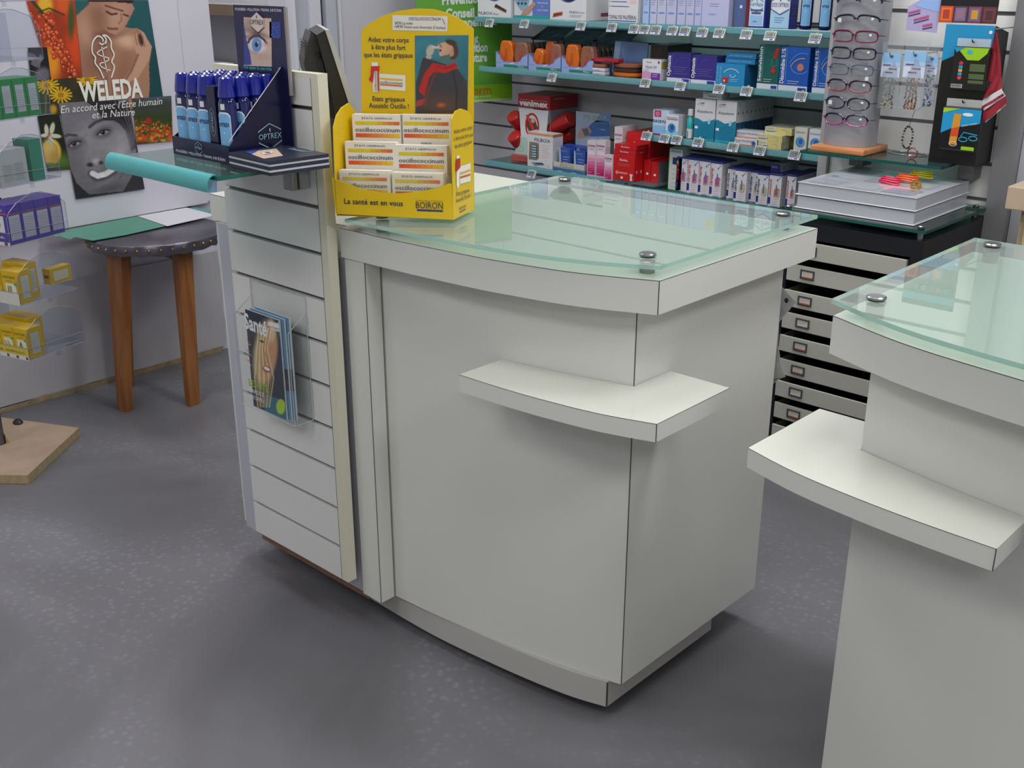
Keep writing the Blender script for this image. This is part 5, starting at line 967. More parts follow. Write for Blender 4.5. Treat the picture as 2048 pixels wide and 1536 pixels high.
carton('skin_care_box', 'wide pale lilac skin care box with a yellow sticker, topmost shelf', 'box', x0, x1, YFP, Z1, Z1 + .14, .06, '#b0b3d6', lambda q, w_, h: (q.disc(w_ * .4, h * .27, w_ * .15, .0028, mat('#8c9cd4', .4), 1, 14), lines(q, w_ * .3, h * .5, w_ * .36, 2, .007, mat('#8a90b8', .4)), q.rect(w_ * .68, h * .68, w_ * .25, h * .22, mat('#cfc018', .4), 1), T(q, '2.5', w_ * .73, h * .71, .007, BLK), q.rect(w_ * .7, h * .8, w_ * .2, h * .02, mat('#d07818', .4), 2)))
x0, x1 = xs(1459, 1484, 58); carton('tall_case', 'tall slate blue case with a round white stud on the topmost shelf', 'case', x0, x1, YFP + .02, Z1, Z1 + .14, .05, '#4d5f8e', lambda q, w_, h: q.disc(w_ * .55, h * .45, .005, .005, WHT, 1, 12))
x0, x1 = xs(1485, 1494, 58); carton('red_carton', 'narrow dark red carton between the blue case and the eye drop box, topmost shelf', 'box', x0, x1, YFP + .012, Z1, Z1 + .14, .06, '#6e2028', lambda q, w_, h: q.rect(w_ * .2, h * .8, w_ * .6, h * .05, mat('#a03038', .4), 1))
def optside(q, d, h): q.rect(d * .1, h * .3, d * .8, h * .3, mat('#1c2a7a', .4), 1); lines(q, d * .15, h * .5, d * .6, 3, .008, mat('#4a60b8', .4))
x0, x1 = xs(1496, 1528, 60)
carton('eye_drop_box', 'small navy eye drop box with a white and blue panel on the topmost shelf', 'box', x0, x1, YFP, Z1, Z1 + .108, .045, '#1b2c88', lambda q, w_, h: (q.rect(w_ * .02, h * .05, w_ * .9, h * .85, mat('#c6d4e0', .4), 1), q.rect(w_ * .06, h * .08, w_ * .8, h * .28, LBL, 2), hexlogo(q, w_ * .46, h * .66, w_ * .8, mat('#3a5a9a', .4), l=3), q.rect(w_ * .08, h * .48, w_ * .78, h * .05, mat('#4a5a88', .4), 3), q.rect(w_ * .15, h * .4, w_ * .6, h * .05, mat('#3a4a78', .4), 3), T(q, 'collyre', w_ * .25, h * .17, .005, BLU, l=4), q.disc(w_ * .75, h * .88, .006, .004, WHT, 5, 10)), optside)
x0, x1 = xs(1538, 1577, 61)
carton('eye_wash_box', 'white and blue eye wash box with a large hexagon on the topmost shelf', 'box', x0, x1, YFP, Z1, Z1 + .12, .05, '#1f309a', lambda q, w_, h: (q.rect(w_ * .02, h * .02, w_ * .96, h * .96, mat('#cdd6e0', .4), 1), q.rect(w_ * .02, h * .02, w_ * .96, h * .42, mat('#9cc4de', .4), 2), hexlogo(q, w_ * .5, h * .6, w_ * .9, mat('#2a3a80', .4), name='DOS OPTREX', l=3, fill=mat('#d4d8e0', .4)), lines(q, w_ * .25, h * .28, w_ * .5, 3, .007, mat('#4a6ab4', .4), l=4)), optside)
for k, (a, b) in enumerate([(1596, 1618), (1633, 1657)]):
    xa = aty((a + b) / 2, 64, YFP + .02)[0]
    dup(b0, (xa, YFP + .03, Z1 + .0006), 'blue eye lotion bottle on the topmost wall shelf, %s of two' % ('left' if k == 0 else 'right'), rz=.3, group='blue lotion bottles on the topmost shelf')
# --- second shelf : three trays with orange and brown cases
def case_shape(g, x, y, z, w_, h, d, m, lean=0.0, logo=None):
    pr = [(-w_ * .30, 0), (w_ * .30, 0), (w_ * .44, h * .12), (w_ * .5, h * .45), (w_ * .42, h * .85), (w_ * .33, h * .97), (w_ * .2, h), (-w_ * .2, h), (-w_ * .33, h * .97), (-w_ * .42, h * .85), (-w_ * .5, h * .45), (-w_ * .44, h * .12)]
    c, s = cos(lean), sin(lean); R = lambda a, b: (x + a * c + b * s, z + max(.0, -a * s + b * c))
    f = [(R(a, b)[0], y, R(a, b)[1]) for a, b in pr]; i_ = [(R(a * .86, h * .06 + b * .88)[0], y - d * .16, R(a * .86, h * .06 + b * .88)[1]) for a, b in pr]; n = len(pr)
    g.prism(f, (0, d, 0), m); g.add(f + i_, [(k, (k + 1) % n, n + (k + 1) % n, n + k) for k in range(n)], m); g.add(i_, [tuple(range(n))], m)
    q = P(g, (x, y - d * .16, z), (1, 0, 0), (0, 0, 1)); q.text('Pilbox', h * .48 * s + w_ * .12, h * .2, w_ * .3, logo or mat('#b8482a', .4), 2, rot=pi / 2 - lean, w=h * .5)
ORG = mat('#c8641a', .3); BRN = mat('#8a5a4a', .25); DBRN = mat('#3a2420', .3)
for k, (a, b) in enumerate([(992, 1055), (1057, 1121), (1123, 1186)]):
    x0, x1 = xs(a, b, 140 + 3 * k); w_ = x1 - x0; h = .060; t = thing('pill_case_tray', 'pale blue tray of orange and brown pill cases on the second shelf, %s of three' % ('left', 'middle', 'right')[k], 'display', ((x0 + x1) / 2, YFP + .1, Z2 + .0006), 'trays of pill cases on the second shelf')
    g = G(); top = [(0, h), (.13, h * .82), (.16, h * .6), (.24, h * .42), (.55, h * .42), (.66, h * .42), (.78, h * .55), (.82, h * .75), (1, h)]
    g.prism([(x0, YFP, Z2 + .0006), (x1 - .0006, YFP, Z2 + .0006)] + [(x0 + u_ * (w_ - .0006), YFP, Z2 + v_) for u_, v_ in top[::-1]], (0, .0015, 0), mat('#8a9ed0', .4)); q = P(g, (x0, YFP, Z2), (1, 0, 0), (0, 0, 1)); q.stroke([(u_ * w_, v_ - .0012) for u_, v_ in top], .002, mat('#9a4a90', .4), 1); q.rect(w_ * .25, .004, w_ * .75, .009, mat('#1e7a5a', .4), 1); T(q, 'Pilbox', w_ * .7, .006, .006, WHT, w=w_ * .2); T(q, 'smart', w_ * .05, .018, .007, mat('#a89aa8', .4)); q.poly([(w_ * .4, h * .26), (w_ * .52, h * .36), (w_ * .62, h * .40), (w_ * .56, h * .3)], WHT, 2); g.build('front_panel', t)
    g = G(); g.box(x0, x0 + .0012, YFP + .0016, YFP + .2, Z2 + .0006, Z2 + h, mat('#7a8cc0', .4)); g.build('side_panel', t); g = G(); g.box(x1 - .0018, x1 - .0006, YFP + .0016, YFP + .2, Z2 + .0006, Z2 + h, mat('#7a8cc0', .4)); g.build('side_panel', t)
    sub = [(w_ * .27, .10, ORG, 0), (w_ * .745, .097, BRN, 0)] if k != 1 else [(w_ * .17, .078, ORG, .28), (w_ * .52, .104, mat('#a8542a', .3), 0), (w_ * .80, .098, BRN, 0)]
    for j, (dx, hh, m_, ln) in enumerate(sub):
        g = G(); ww_ = w_ * (.44 if k != 1 else .32); 
        case_shape(g, x0 + dx, YFP + .012 + (0 if j != 1 or k != 1 else .016), Z2 + .002, ww_, hh, .022, m_, ln)
        one('pill_case', g, '%s pill case standing in the %s tray of the second shelf%s' % (('orange' if m_ is ORG else 'brown'), ('left', 'middle', 'right')[k], ', leaning' if ln else (', centre' if k == 1 and j == 1 else '')), 'case', 'pill cases standing in the trays')
    for j in range(5):
        g = G(); case_shape(g, x1 - w_ * .26, YFP + .045 + j * .028, Z2 + .002, w_ * .46, .092, .018, DBRN, 0, DBRN); one('pill_case', g, 'dark brown pill case in the row behind the front cases, %s tray' % ('left', 'middle', 'right')[k], 'case', 'dark pill cases at the back of the %s tray' % ('left', 'middle', 'right')[k])
    xh = aty((1062, 1124, 1190)[k], 80, 3.42)[0]; zh = aty((1062, 1124, 1190)[k], 79 + 4 * k, 3.42)[2]
    g = G(); g.obox((xh, 3.42, zh), (.145, 0, 0), (.0, .10, .045), (0, 0, .002), mat('#10142c', .2)); q = P(g, (xh, 3.42, zh + .002), (1, 0, 0), (0, .10, .045)); q.ring(.05, .05, .03, .03, .002, mat('#3a2a34', .3), 1); q.rect(.09, .02, .04, .03, mat('#1c2c5a', .2), 1)
    for sx_ in (.005, .138): g.box(xh + sx_, xh + sx_ + .003, 3.424, 3.428, Z2 + .001, zh + .004, mat('#10142c', .3))
    one('header_card', g, 'dark glossy card standing behind the %s pill case tray on the second shelf' % ('left', 'middle', 'right')[k], 'card', 'dark glossy cards behind the trays')
# round cases stacked
def flat_case(a, b, pt, pb, m, lab, round_=True, dy=0.0):
    x0, x1 = aty(a, pb, YFP + dy)[0], aty(b, pb, YFP + dy)[0]; zb = aty(a, pb, YFP + dy)[2]; return x0, x1
zq = Z2 + .0006; hh = .0128
for k, (c, lab) in enumerate([('#b9bcd0', 'lowest white'), ('#c0c3d6', 'upper white'), ('#8a5038', 'brown')]):
    x0, x1 = xs(1185, 1210, 146); g = G(); g.bbox(x0, x1, YFP - .002, YFP + .03, zq + k * (hh + .0004), zq + k * (hh + .0004) + hh, mat(c, .3), .004); P(g, (x0, YFP - .002, zq + k * hh), (1, 0, 0), (0, 0, 1)).stroke([(.01, .006), (.02, .0045), (.035, .006)], .0012, mat('#8a8e9c', .4), 1); one('pill_case', g, '%s flat pill case in the narrow stack in front of the right tray' % lab, 'case', 'flat pill cases stacked on the second shelf')
for k, (c, lab) in enumerate([('#c0601c', 'orange, lowest'), ('#3c2826', 'dark brown, middle'), ('#84503a', 'brown, topmost')]):
    xc = (xs(1213, 1268, 148)); cx = (xc[0] + xc[1]) / 2; r = (xc[1] - xc[0]) / 2; g = G(); z_ = zq + k * .0155; g.lathe([(r * .93, 0), (r, .003), (r, .012), (r * .9, .015), (.002, .0152)], (cx, YFP + r - .012, z_), mat(c, .28), 26, sy=.72); P(g, (cx, YFP + r * .28 - .012, z_), (1, 0, 0), (0, 0, 1)).rect(-.01, .006, .02, .0015, DARK, -1); one('round_case', g, '%s of the round pill cases stacked on the second shelf' % lab, 'case', 'round pill cases stacked on the second shelf', smooth=True)
x0, x1 = xs(1181, 1236, 112); zr = zq + .0472
g = G(); g.bbox(x0, x1, YFP, YFP + .035, zr, zr + .013, mat('#a01c24', .35), .003); P(g, (x0, YFP, zr), (1, 0, 0), (0, 0, 1)).rect(.03, .005, .03, .002, mat('#c85a60', .4), 1); one('red_case', g, 'bright red flat case lying on top of the stacked pill cases', 'case')
g = G(); a0 = aty(1222, 150, YFP + .075); a1 = aty(1291, 152, YFP + .075); g.prism([(a0[0], YFP + .075, Z2 + .001), (a1[0], YFP + .075, Z2 + .001), (a1[0] - .004, YFP + .09, Z2 + .115), (a0[0] + .004, YFP + .09, Z2 + .118)], (0, .003, 0), mat('#5d78ac', .2)); q = P(g, (a0[0], YFP + .075, Z2), (1, 0, 0), (0, .015, .115)); q.rect(.004, .006, .026, .108, mat('#8fa4c4', .3), 1); q.stroke([(.04, .1), (.06, .04), (.09, .02)], .002, mat('#8aa0c8', .3), 1); one('blue_card', g, 'glossy blue display card standing behind the round cases on the second shelf', 'card')
x0, x1 = aty(1296, 150, YFP + .08)[0], aty(1330, 150, YFP + .08)[0]
g = G(); g.box(x0, x1, YFP + .09, YFP + .24, Z2 + .001, Z2 + .112, mat('#2c2420', .3)); q = P(g, (x1, YFP + .09, Z2), (0, 1, 0), (0, 0, 1)); q.rect(.01, .01, .12, .09, mat('#3c302c', .3), 1); q2 = P(g, (x0, YFP + .09, Z2), (1, 0, 0), (0, 0, 1)); [q2.rect(.004 + k * .012, .02, .005, .08, mat('#4a342c', .3), 1) for k in range(4)]; one('brown_carton', g, 'dark brown carton behind the blue card on the second shelf', 'box')
# cartons with eye drops
x0, x1 = xs(1284, 1321, 156)
carton('eye_drop_box', 'white eye drop box with pink and violet squares below, second shelf', 'box', x0, x1, YFP, Z2, zt(1284, 118), .04, '#cfcfd8', lambda q, w_, h: (q.rect(0, 0, w_ * .46, h * .38, mat('#c98cb4', .4), 1), q.rect(w_ * .48, 0, w_ * .5, h * .34, mat('#6a2c94', .4), 1), T(q, 'Vision 24', w_ * .16, h * .56, .010, mat('#6a6a78', .4), w=w_ * .6), q.disc(w_ * .88, h * .88, .004, .005, REDM, 2, 10), q.rect(w_ * .2, h * .85, w_ * .3, .002, GRY2, 2), lines(q, w_ * .08, h * .48, w_ * .3, 2, .006, GRY2), lines(q, w_ * .56, h * .25, w_ * .3, 2, .007, WHT)), lambda q, d, h: (q.rect(d * .1, h * .55, d * .8, h * .35, mat('#9a9a30', .4), 1),))
for k, (a, b) in enumerate([(1333.5, 1380), (1381.5, 1431)]):
    x0, x1 = xs(a, b, 160 + 4 * k)
    carton('eye_lotion_box', 'violet eye lotion box with upright white lettering on the second shelf, %s of two' % ('left', 'right')[k], 'box', x0, x1, YFP, Z2, zt(a + 2, 105 + 5 * k), .06, '#33297c', lambda q, w_, h: (q.rect(0, 0, w_, h * .13, mat('#c6c8d6', .4), 1), q.rect(w_ * .66, h * .01, w_ * .3, h * .1, mat('#2a3a94', .4), 2), T(q, 'Ophtaxia', w_ * .14, h * .18, .0135, WHT, rot=pi / 2, w=h * .72, bold=.02), q.rect(w_ * .2, h * .2, .001, h * .76, mat('#6a64b0', .4), 2), lines(q, w_ * .26, h * .5, w_ * .6, 4, .007, mat('#6c68b4', .4)), q.ring(w_ * .7, h * .5, w_ * .4, h * .36, .0012, mat('#5650a4', .4), 2, pi * .5, pi)), lambda q, d, h: q.rect(0, 0, d, h * .13, mat('#c6c8d6', .4), 1), group='violet eye lotion boxes on the second shelf')
x0, x1 = xs(1430, 1488, 168); zo = zt(1430, 126)
carton('eye_drop_box', 'sky blue eye drop box with a drawn eye and red square, second shelf', 'box', x0, x1, YFP, Z2, zo, .055, '#1f7fb4', lambda q, w_, h: (T(q, 'OPTICRON', w_ * .09, h * .12, .0055, mat('#7fc4e0', .4), rot=pi / 2, w=h * .75), T(q, 'UNIDOSE', w_ * .19, h * .12, .0055, mat('#7fc4e0', .4), rot=pi / 2, w=h * .75), q.ring(w_ * .55, h * .45, w_ * .28, h * .33, .002, WHT, 2, .5, pi - .4), q.ring(w_ * .6, h * .52, w_ * .09, h * .12, .0018, WHT, 2, pi, 2 * pi), q.rect(w_ * .25, h * .14, w_ * .2, h * .24, REDM, 2), q.disc(w_ * .32, h * .22, .003, .004, WHT, 3, 8), lines(q, w_ * .5, h * .3, w_ * .3, 2, .006, mat('#9ad0e8', .4))), lambda q, d, h: q.rect(0, 0, d, h, mat('#1f6aa0', .4), 1), n=2, label2='sky blue eye drop box standing directly behind its twin, second shelf')
x0, x1 = xs(1446, 1505, 140)
for k in range(2): carton('eye_drop_box', '%s flat blue unit dose box lying on the sky blue box, second shelf' % ('lower', 'upper')[k], 'box', x0 + .002 * k, x1 + .002 * k, YFP + .012, zo + .0008 + k * .0175, zo + .017 + k * .0175, .06, '#1e74ac', lambda q, w_, h: (T(q, 'OPTICRON', w_ * .1, h * .3, .0055, mat('#7fc4e0', .4), w=w_ * .38), T(q, 'UNIDOSE', w_ * .54, h * .3, .0055, mat('#7fc4e0', .4), w=w_ * .34)), group='flat unit dose boxes on the second shelf')
def medi(name, c2, art):
    def f(q, w_, h): q.rect(0, 0, w_, h * .12, mat('#c6ccd8', .4), 1); q.rect(w_ * .68, h * .015, w_ * .28, h * .07, mat('#2a3a94', .4), 2); T(q, name, w_ * .17, h * .16, w_ * .145, WHT, rot=pi / 2, w=h * .8, bold=.02); q.rect(w_ * .22, h * .16, .001, h * .8, mat('#7fa4d4', .4), 2); lines(q, w_ * .3, h * .22, w_ * .4, 2, .007, WHT); art(q, w_, h)
    return f
a_red = lambda q, w_, h: (q.poly([(w_ * .7, h * .7), (w_ * .8, h * .95), (w_ * .98, h * .93), (w_ * .86, h * .72)], REDM, 3), q.poly([(w_ * .62, h * .42), (w_ * .75, h * .55), (w_ * .86, h * .42), (w_ * .8, h * .36)], REDM, 3), q.ring(w_ * .76, h * .62, w_ * .14, h * .1, .001, mat('#3f9a88', .4), 2), q.ring(w_ * .76, h * .62, w_ * .3, h * .2, .001, mat('#2f8a78', .4), 2, .6, 2.4))
a_eye = lambda q, w_, h: (q.ring(w_ * .78, h * .45, w_ * .42, h * .3, .003, mat('#c08a84', .4), 3, pi * .45, pi * .9), q.ring(w_ * .78, h * .42, w_ * .5, h * .45, .003, mat('#3f7fd0', .4), 2, pi * .4, pi * .85), q.disc(w_ * .72, h * .55, w_ * .12, h * .09, mat('#b86a54', .4), 3, 14), q.ring(w_ * .72, h * .55, w_ * .06, h * .045, .0014, mat('#7fb4e4', .4), 4), q.ring(w_ * .7, h * .6, w_ * .32, h * .2, .002, mat('#5a96e0', .4), 2, pi * 1.1, pi * 1.8))
x0, x1 = xs(1513, 1555, 174)
carton('eye_lotion_box', 'dark green eye lotion box with red flecks on the second shelf', 'box', x0, x1, YFP, Z2, zt(1520, 90), .05, '#0d5450', medi('Sensivision', '', a_red))
for k, (a, b, pt) in enumerate([(1556, 1614, 93), (1623, 1668, 97)]):
    x0, x1 = xs(a, b, 178 + 7 * k); carton('eye_lotion_box', 'bright blue eye lotion box with a drawn eye, second shelf, %s' % ('fully seen', 'partly behind spectacle column')[k], 'box', x0, min(x1, RX0 - .004), YFP, Z2, zt(a + 4, pt), .05, '#1450a8', medi('Désomédine 0,1%', '', a_eye), group='bright blue eye lotion boxes on the second shelf')
# --- third shelf
def z3(px, py): return aty(px, py, YFP)[2]
def arty(q, x, y, r, m1, m2): q.disc(x, y, r, r, m1, 3, 18); q.disc(x + r * .15, y + r * .1, r * .5, r * .6, m2, 4, 14); q.ring(x, y, r * .8, r * .8, r * .12, m2, 4, 2, 5)
x0, x1 = xs(1303, 1334, 264)
carton('eye_lotion_box', 'pale blue eye lotion box with pink square, left end of the third shelf', 'box', x0, x1, YFP + .006, Z3, z3(1303, 219), .07, '#b6c4da', lambda q, w_, h: (q.rect(0, h * .04, w_, h * .34, mat('#7fb0dc', .4), 1), q.rect(0, 0, w_, h * .06, MAG, 2), T(q, 'DACRYUM', w_ * .02, h * .5, .009, mat('#22366e', .4), w=w_ * .96, bold=.02), q.rect(w_ * .08, h * .72, w_ * .44, h * .26, mat('#b83a6a', .4), 1), q.ring(w_ * .3, h * .84, .006, .005, .0015, WHT, 2)))
x0, x1 = xs(1332, 1357, 268)
carton('eye_lotion_box', 'white and blue eye lotion box with a round drawing, beside the pale blue box', 'box', x0, x1, YFP - .004, Z3, z3(1332, 229), .05, '#c9d0da', lambda q, w_, h: (q.rect(0, 0, w_, h * .3, mat('#86bcdc', .4), 1), q.rect(w_ * .06, h * .8, w_ * .9, h * .03, mat('#c05a5a', .4), 2), T(q, 'Dacryosérum', w_ * .06, h * .86, .006, mat('#4a5a8a', .4), w=w_ * .88), arty(q, w_ * .5, h * .42, w_ * .3, mat('#3f8ac4', .4), mat('#1c4a94', .4))))
xc = aty(1378.5, 270, YFP + .01)[0]; t = thing('eye_spray', 'slim turquoise and white spray tube beside the white and teal boxes', 'bottle', (xc, YFP + .012, Z3 + .0006))
g = G(); g.lathe([(.010, 0), (.0115, .002), (.0115, .034)], (xc, YFP + .012, Z3 + .0006), mat('#c8ccd0', .3), 16); q = P(g, (xc, YFP + .012 - .0118, Z3), (1, 0, 0), (0, 0, 1)); q.rect(-.003, .006, .004, .022, mat('#3a7a8a', .4), 1); g.build('sleeve', t, smooth=True)
g = G(); g.lathe([(.0115, .0345), (.0115, .063), (.008, .068), (.0065, .078)], (xc, YFP + .012, Z3 + .0006), mat('#1f9aa0', .3), 16); g.build('body', t, smooth=True); g = G(); g.lathe([(.0095, .0785), (.0098, .098), (.006, .101)], (xc, YFP + .012, Z3 + .0006), mat('#c2c8cc', .3), 16); g.build('cap', t, smooth=True)
def aqua(q, w_, h):
    q.poly([(0, 0), (w_, 0), (w_, h * .55), (w_ * .8, h * .50), (w_ * .6, h * .48), (w_ * .45, h * .46), (w_ * .2, h * .52), (0, h * .54)], mat('#12789a', .35), 1); q.rect(0, 0, w_, h * .06, mat('#2a9ab4', .4), 2)
    T(q, 'Aqualarm', w_ * .1, h * .68, .0095, mat('#5a5c68', .4), w=w_ * .78, shear=.1); q.poly([(w_ * .08, h * .9), (w_ * .45, h * .9), (w_ * .45, h * .92)], BLK, 2); q.rect(w_ * .08, h * .86, w_ * .35, .0012, GRY2, 2); q.rect(w_ * .04, h * .28, w_ * .16, h * .06, WHT, 3)
    for r in (.1, .2, .3, .4): q.ring(w_ * .62, h * .17, w_ * r, w_ * r, .0012, mat('#1f6a94', .4), 2)
    q.disc(w_ * .74, h * .46, w_ * .07, h * .05, mat('#7fc0d8', .4), 3, 12); q.poly([(w_ * .69, h * .48), (w_ * .79, h * .48), (w_ * .75, h * .57)], mat('#7fc0d8', .4), 3)
aqs = lambda q, d, h: (q.rect(0, 0, d, h * .5, mat('#0e4f70', .4), 1), q.disc(d * .5, h * .72, .003, .005, mat('#2a4a7a', .4), 1, 8))
x0, x1 = xs(1387, 1427, 276); za = z3(1388, 197)
carton('artificial_tears_box', 'white and teal eye drop box, front of the left column on the third shelf', 'box', x0, x1, YFP, Z3, za, .026, '#c4c5ca', aqua, aqs, group='white and teal boxes, left column', n=3, label2='white and teal eye drop box hidden behind the front one of the left column')
x0, x1 = xs(1429, 1469, 281); zb = z3(1430, 200)
carton('artificial_tears_box', 'white and teal eye drop box, front of the long right column on the third shelf', 'box', x0, x1, YFP, Z3, zb, .026, '#c4c5ca', aqua, aqs, group='white and teal boxes, right column', n=9, label2='white and teal eye drop box behind the front one in the long right column')
x0, x1 = xs(1402, 1440, 196); carton('artificial_tears_box', 'small white box lying across the two teal columns', 'box', x0, x1, YFP + .012, za + .0015, za + .0225, .05, '#b9babe', lambda q, w_, h: (T(q, 'Aqualarm', w_ * .28, h * .35, .006, mat('#5a5c68', .4), w=w_ * .45), q.rect(w_ * .08, h * .8, w_ * .25, .0015, BLK, 2)))
def pom(q, w_, h): q.rect(0, 0, w_, h * .14, mat('#c86a4a', .4), 1); T(q, 'Pommade MAURICE', w_ * .03, h * .52, h * .24, mat('#4a4a78', .4), w=w_ * .8); arty(q, w_ * .88, h * .45, h * .32, mat('#3f7ab8', .4), mat('#1f3f84', .4)); q.rect(w_ * .05, h * .34, w_ * .3, .0012, GRY2, 2)
x0, x1 = xs(1460, 1514, 286); carton('ointment_box', 'lower flat white and orange ointment box on the third shelf', 'box', x0, x1, YFP, Z3, Z3 + .024, .05, '#c6c6cc', pom, group='flat ointment boxes on the third shelf')
x0, x1 = xs(1467, 1522, 268); carton('ointment_box', 'upper flat white and orange ointment box on the third shelf', 'box', x0, x1, YFP + .01, Z3 + .0246, Z3 + .0475, .05, '#c2c2c8', pom, group='flat ointment boxes on the third shelf')
def yel(q, w_, h): q.rect(w_ * .4, 0, w_ * .6, h, mat('#c8bc78', .4), 1); T(q, 'Gel Larmes', w_ * .04, h * .72, h * .16, mat('#4a4a50', .4), w=w_ * .3); q.ring(w_ * .72, h * .45, w_ * .12, h * .3, .001, mat('#7aa090', .4), 2, -1, 2.4); q.rect(w_ * .05, h * .42, w_ * .4, .0012, mat('#6a6a50', .4), 2); q.rect(w_ * .05, h * .3, w_ * .3, .0012, mat('#6a6a50', .4), 2)
YB_ = '#c9c6b0'
for (a, b, y_, k, d_, lab) in ((1517, 1563, YFP - .004, 0, .05, 'lowest'), (1513, 1564, YFP - .002, 1, .05, 'middle'), (1528, 1582, YFP + .02, 2, .06, 'topmost')):
    x0 = aty(a, 285, y_)[0]; x1 = aty(b, 285, y_)[0]; carton('eye_gel_box', '%s pale yellow eye gel box of the stepped pile on the third shelf' % lab, 'box', x0, x1, y_, Z3 + k * .0226, Z3 + .0222 + k * .0226, d_, YB_, yel, group='pale yellow eye gel boxes on the third shelf')
x0 = aty(1534, 285, YFP + .055)[0]; x1 = aty(1592, 285, YFP + .055)[0]
for k in range(3): carton('eye_gel_box', 'pale yellow eye gel box in the rear pile, %s' % ('lowest', 'second', 'topmost')[k], 'box', x0, x1, YFP + .082, Z3 + k * .022, Z3 + .0216 + k * .022, .05, YB_, yel, group='pale yellow eye gel boxes in the rear pile')
for k, (a, b, pt) in enumerate([(1586, 1611, 254), (1613, 1641, 258)]):
    x0, x1 = xs(a, b, 298 + 3 * k); carton('saline_box', '%s white box with a blue round drawing near the right end of the third shelf' % ('left', 'right')[k], 'box', x0, x1, YFP + .002 + .006 * k, Z3, z3(a, pt), .05, ('#c4c5ba', '#c9ccd4')[k], lambda q, w_, h: (T(q, 'Solution', w_ * .1, h * .78, .006, mat('#5a6a9a', .4), w=w_ * .7), arty(q, w_ * .5, h * .42, w_ * .36, mat('#5f9ad0', .4), mat('#2a5aa4', .4))), group='white saline boxes on the third shelf')
x0, x1 = aty(1634, 250, YFP + .03)[0], RX0 - .004
carton('pink_carton', 'slim pink and white carton half hidden behind the spectacle column, third shelf', 'box', x0, x1, YFP + .06, Z3, z3(1634, 214), .04, '#c8bcb4', lambda q, w_, h: q.rect(0, 0, w_, h * .55, mat('#d07a70', .4), 1))
# --- fourth shelf
zv = lambda px, py, y: aty(px, py, y)[2]
VY = YS + .10; t = thing('leg_care_display', 'tall white and red display with red tubes, left on the fourth shelf', 'display', (aty(1070, 320, VY)[0], VY, Z4 + .0006))
q0 = lambda a, b, y=VY: aty(a, b, y)
g = G(); f = [q0(*c) for c in ((1038, 215), (1097, 222), (1092, 270), (1086, 335), (1052, 332), (1043, 290))]; f[3][2] = max(Z4 + .001, f[3][2]); f[4][2] = max(Z4 + .001, f[4][2]); g.prism(f, (0, .003, 0), mat('#c9cbd2', .4)); q = P(g, (0, VY, 0), (1, 0, 0), (0, 0, 1)); c5 = lambda a, b: (940 + a / 4.995, 150 + b / 4.995)
q.textpx('venimex', c5(495, 302), c5(782, 330), .020, mat('#c8b4b8', .4), 4, bold=.04); a, b = q.pp(*c5(622, 505)); q.ring(a, b, .034, .046, .008, REDM, 2); q.polypx([c5(570, 430), c5(650, 440), c5(680, 540), c5(590, 560), c5(560, 500)], mat('#5a3a34', .4), 1); q.polypx([c5(560, 400), c5(580, 395), c5(650, 540), c5(625, 550)], mat('#c03a34', .4), 3); q.disc(a + .005, b + .02, .011, .010, mat('#b8a088', .4), 3, 12); q.textpx('Votre santé', c5(552, 700), c5(640, 712), .008, BLK, 2); g.build('front_panel', t)
g = G(); xa, xb = q0(1037, 190)[0], q0(1101, 196)[0]; zt1 = q0(1037, 187)[2]; g.box(xa, xb, VY - .002, VY + .17, zt1 - .052, zt1, mat('#8e1a20', .35)); q = P(g, (xa, VY - .002, 0), (1, 0, 0), (0, 0, 1)); q.textpx('douleurs jambes lourdes', c5(498, 244), c5(770, 272), .004, mat('#d0a8a8', .4), 2); q.textpx('venimex', c5(497, 296), c5(780, 326), .022, mat('#d4ccd0', .4), 3, bold=.04); qs = P(g, (xb, VY - .002, 0), (0, 1, 0), (0, 0, 1)); qs.textpx('venimex', c5(835, 252), c5(940, 244), .012, mat('#c88a8a', .4), 2); g.build('header_box', t)
g = G(); g.box(xb - .003, xb - .001, VY + .003, VY + .165, Z4 + .002, zt1 - .053, mat('#77747c', .4)); g.build('side_panel', t); g = G(); g.box(xa + .001, xa + .003, VY + .09, VY + .165, Z4 + .002, zt1 - .053, mat('#9a9298', .4)); g.build('side_panel', t)
REDT = mat('#a81e20', .3)
for (p1, p2, y1, y2, r) in (((1026, 232), (1050, 262), VY - .004, VY + .06, .030), ((1028, 272), (1052, 300), VY - .01, VY + .05, .031), ((1140, 238), (1098, 262), VY + .04, VY + .03, .030), ((1150, 236), (1120, 262), VY + .12, VY + .10, .028), ((1145, 268), (1105, 285), VY + .09, VY + .08, .028)):
    g = G(); A = aty(*p1, y1); B = aty(*p2, y2); d = (B - A); L = np.linalg.norm(d); d /= L; xx = np.cross(d, [0, 0, 1]); xx /= np.linalg.norm(xx); yy = np.cross(d, xx); g.lathe([(r * .9, -.004), (r, 0), (r, L * .6), (r * .7, L)], (0, 0, 0), REDT, 20, ax=np.stack([xx, yy, d], 1)); g.v = [v + A for v in g.v]; g.build('red_tube', t, smooth=True)
g = G(); b0x, b1x = aty(1022, 326, VY - .03)[0], aty(1056, 330, VY - .03)[0]; g.box(b0x, b1x + .05, VY - .03, VY + .1, Z4 + .0008, Z4 + .022, mat('#a84a48', .4)); g.prism([(b0x, VY - .006, Z4 + .023), (b1x - .004, VY - .006, Z4 + .023), (b1x - .004, VY - .006, Z4 + .09), (b0x + .01, VY - .006, Z4 + .1)], (0, .0012, 0), mat('#a8c4bc', .4)); P(g, (b0x, VY - .006, Z4 + .023), (1, 0, 0), (0, 0, 1)).ring(.03, .025, .018, .012, .001, mat('#7a9890', .4), 1); g.build('base_card', t)
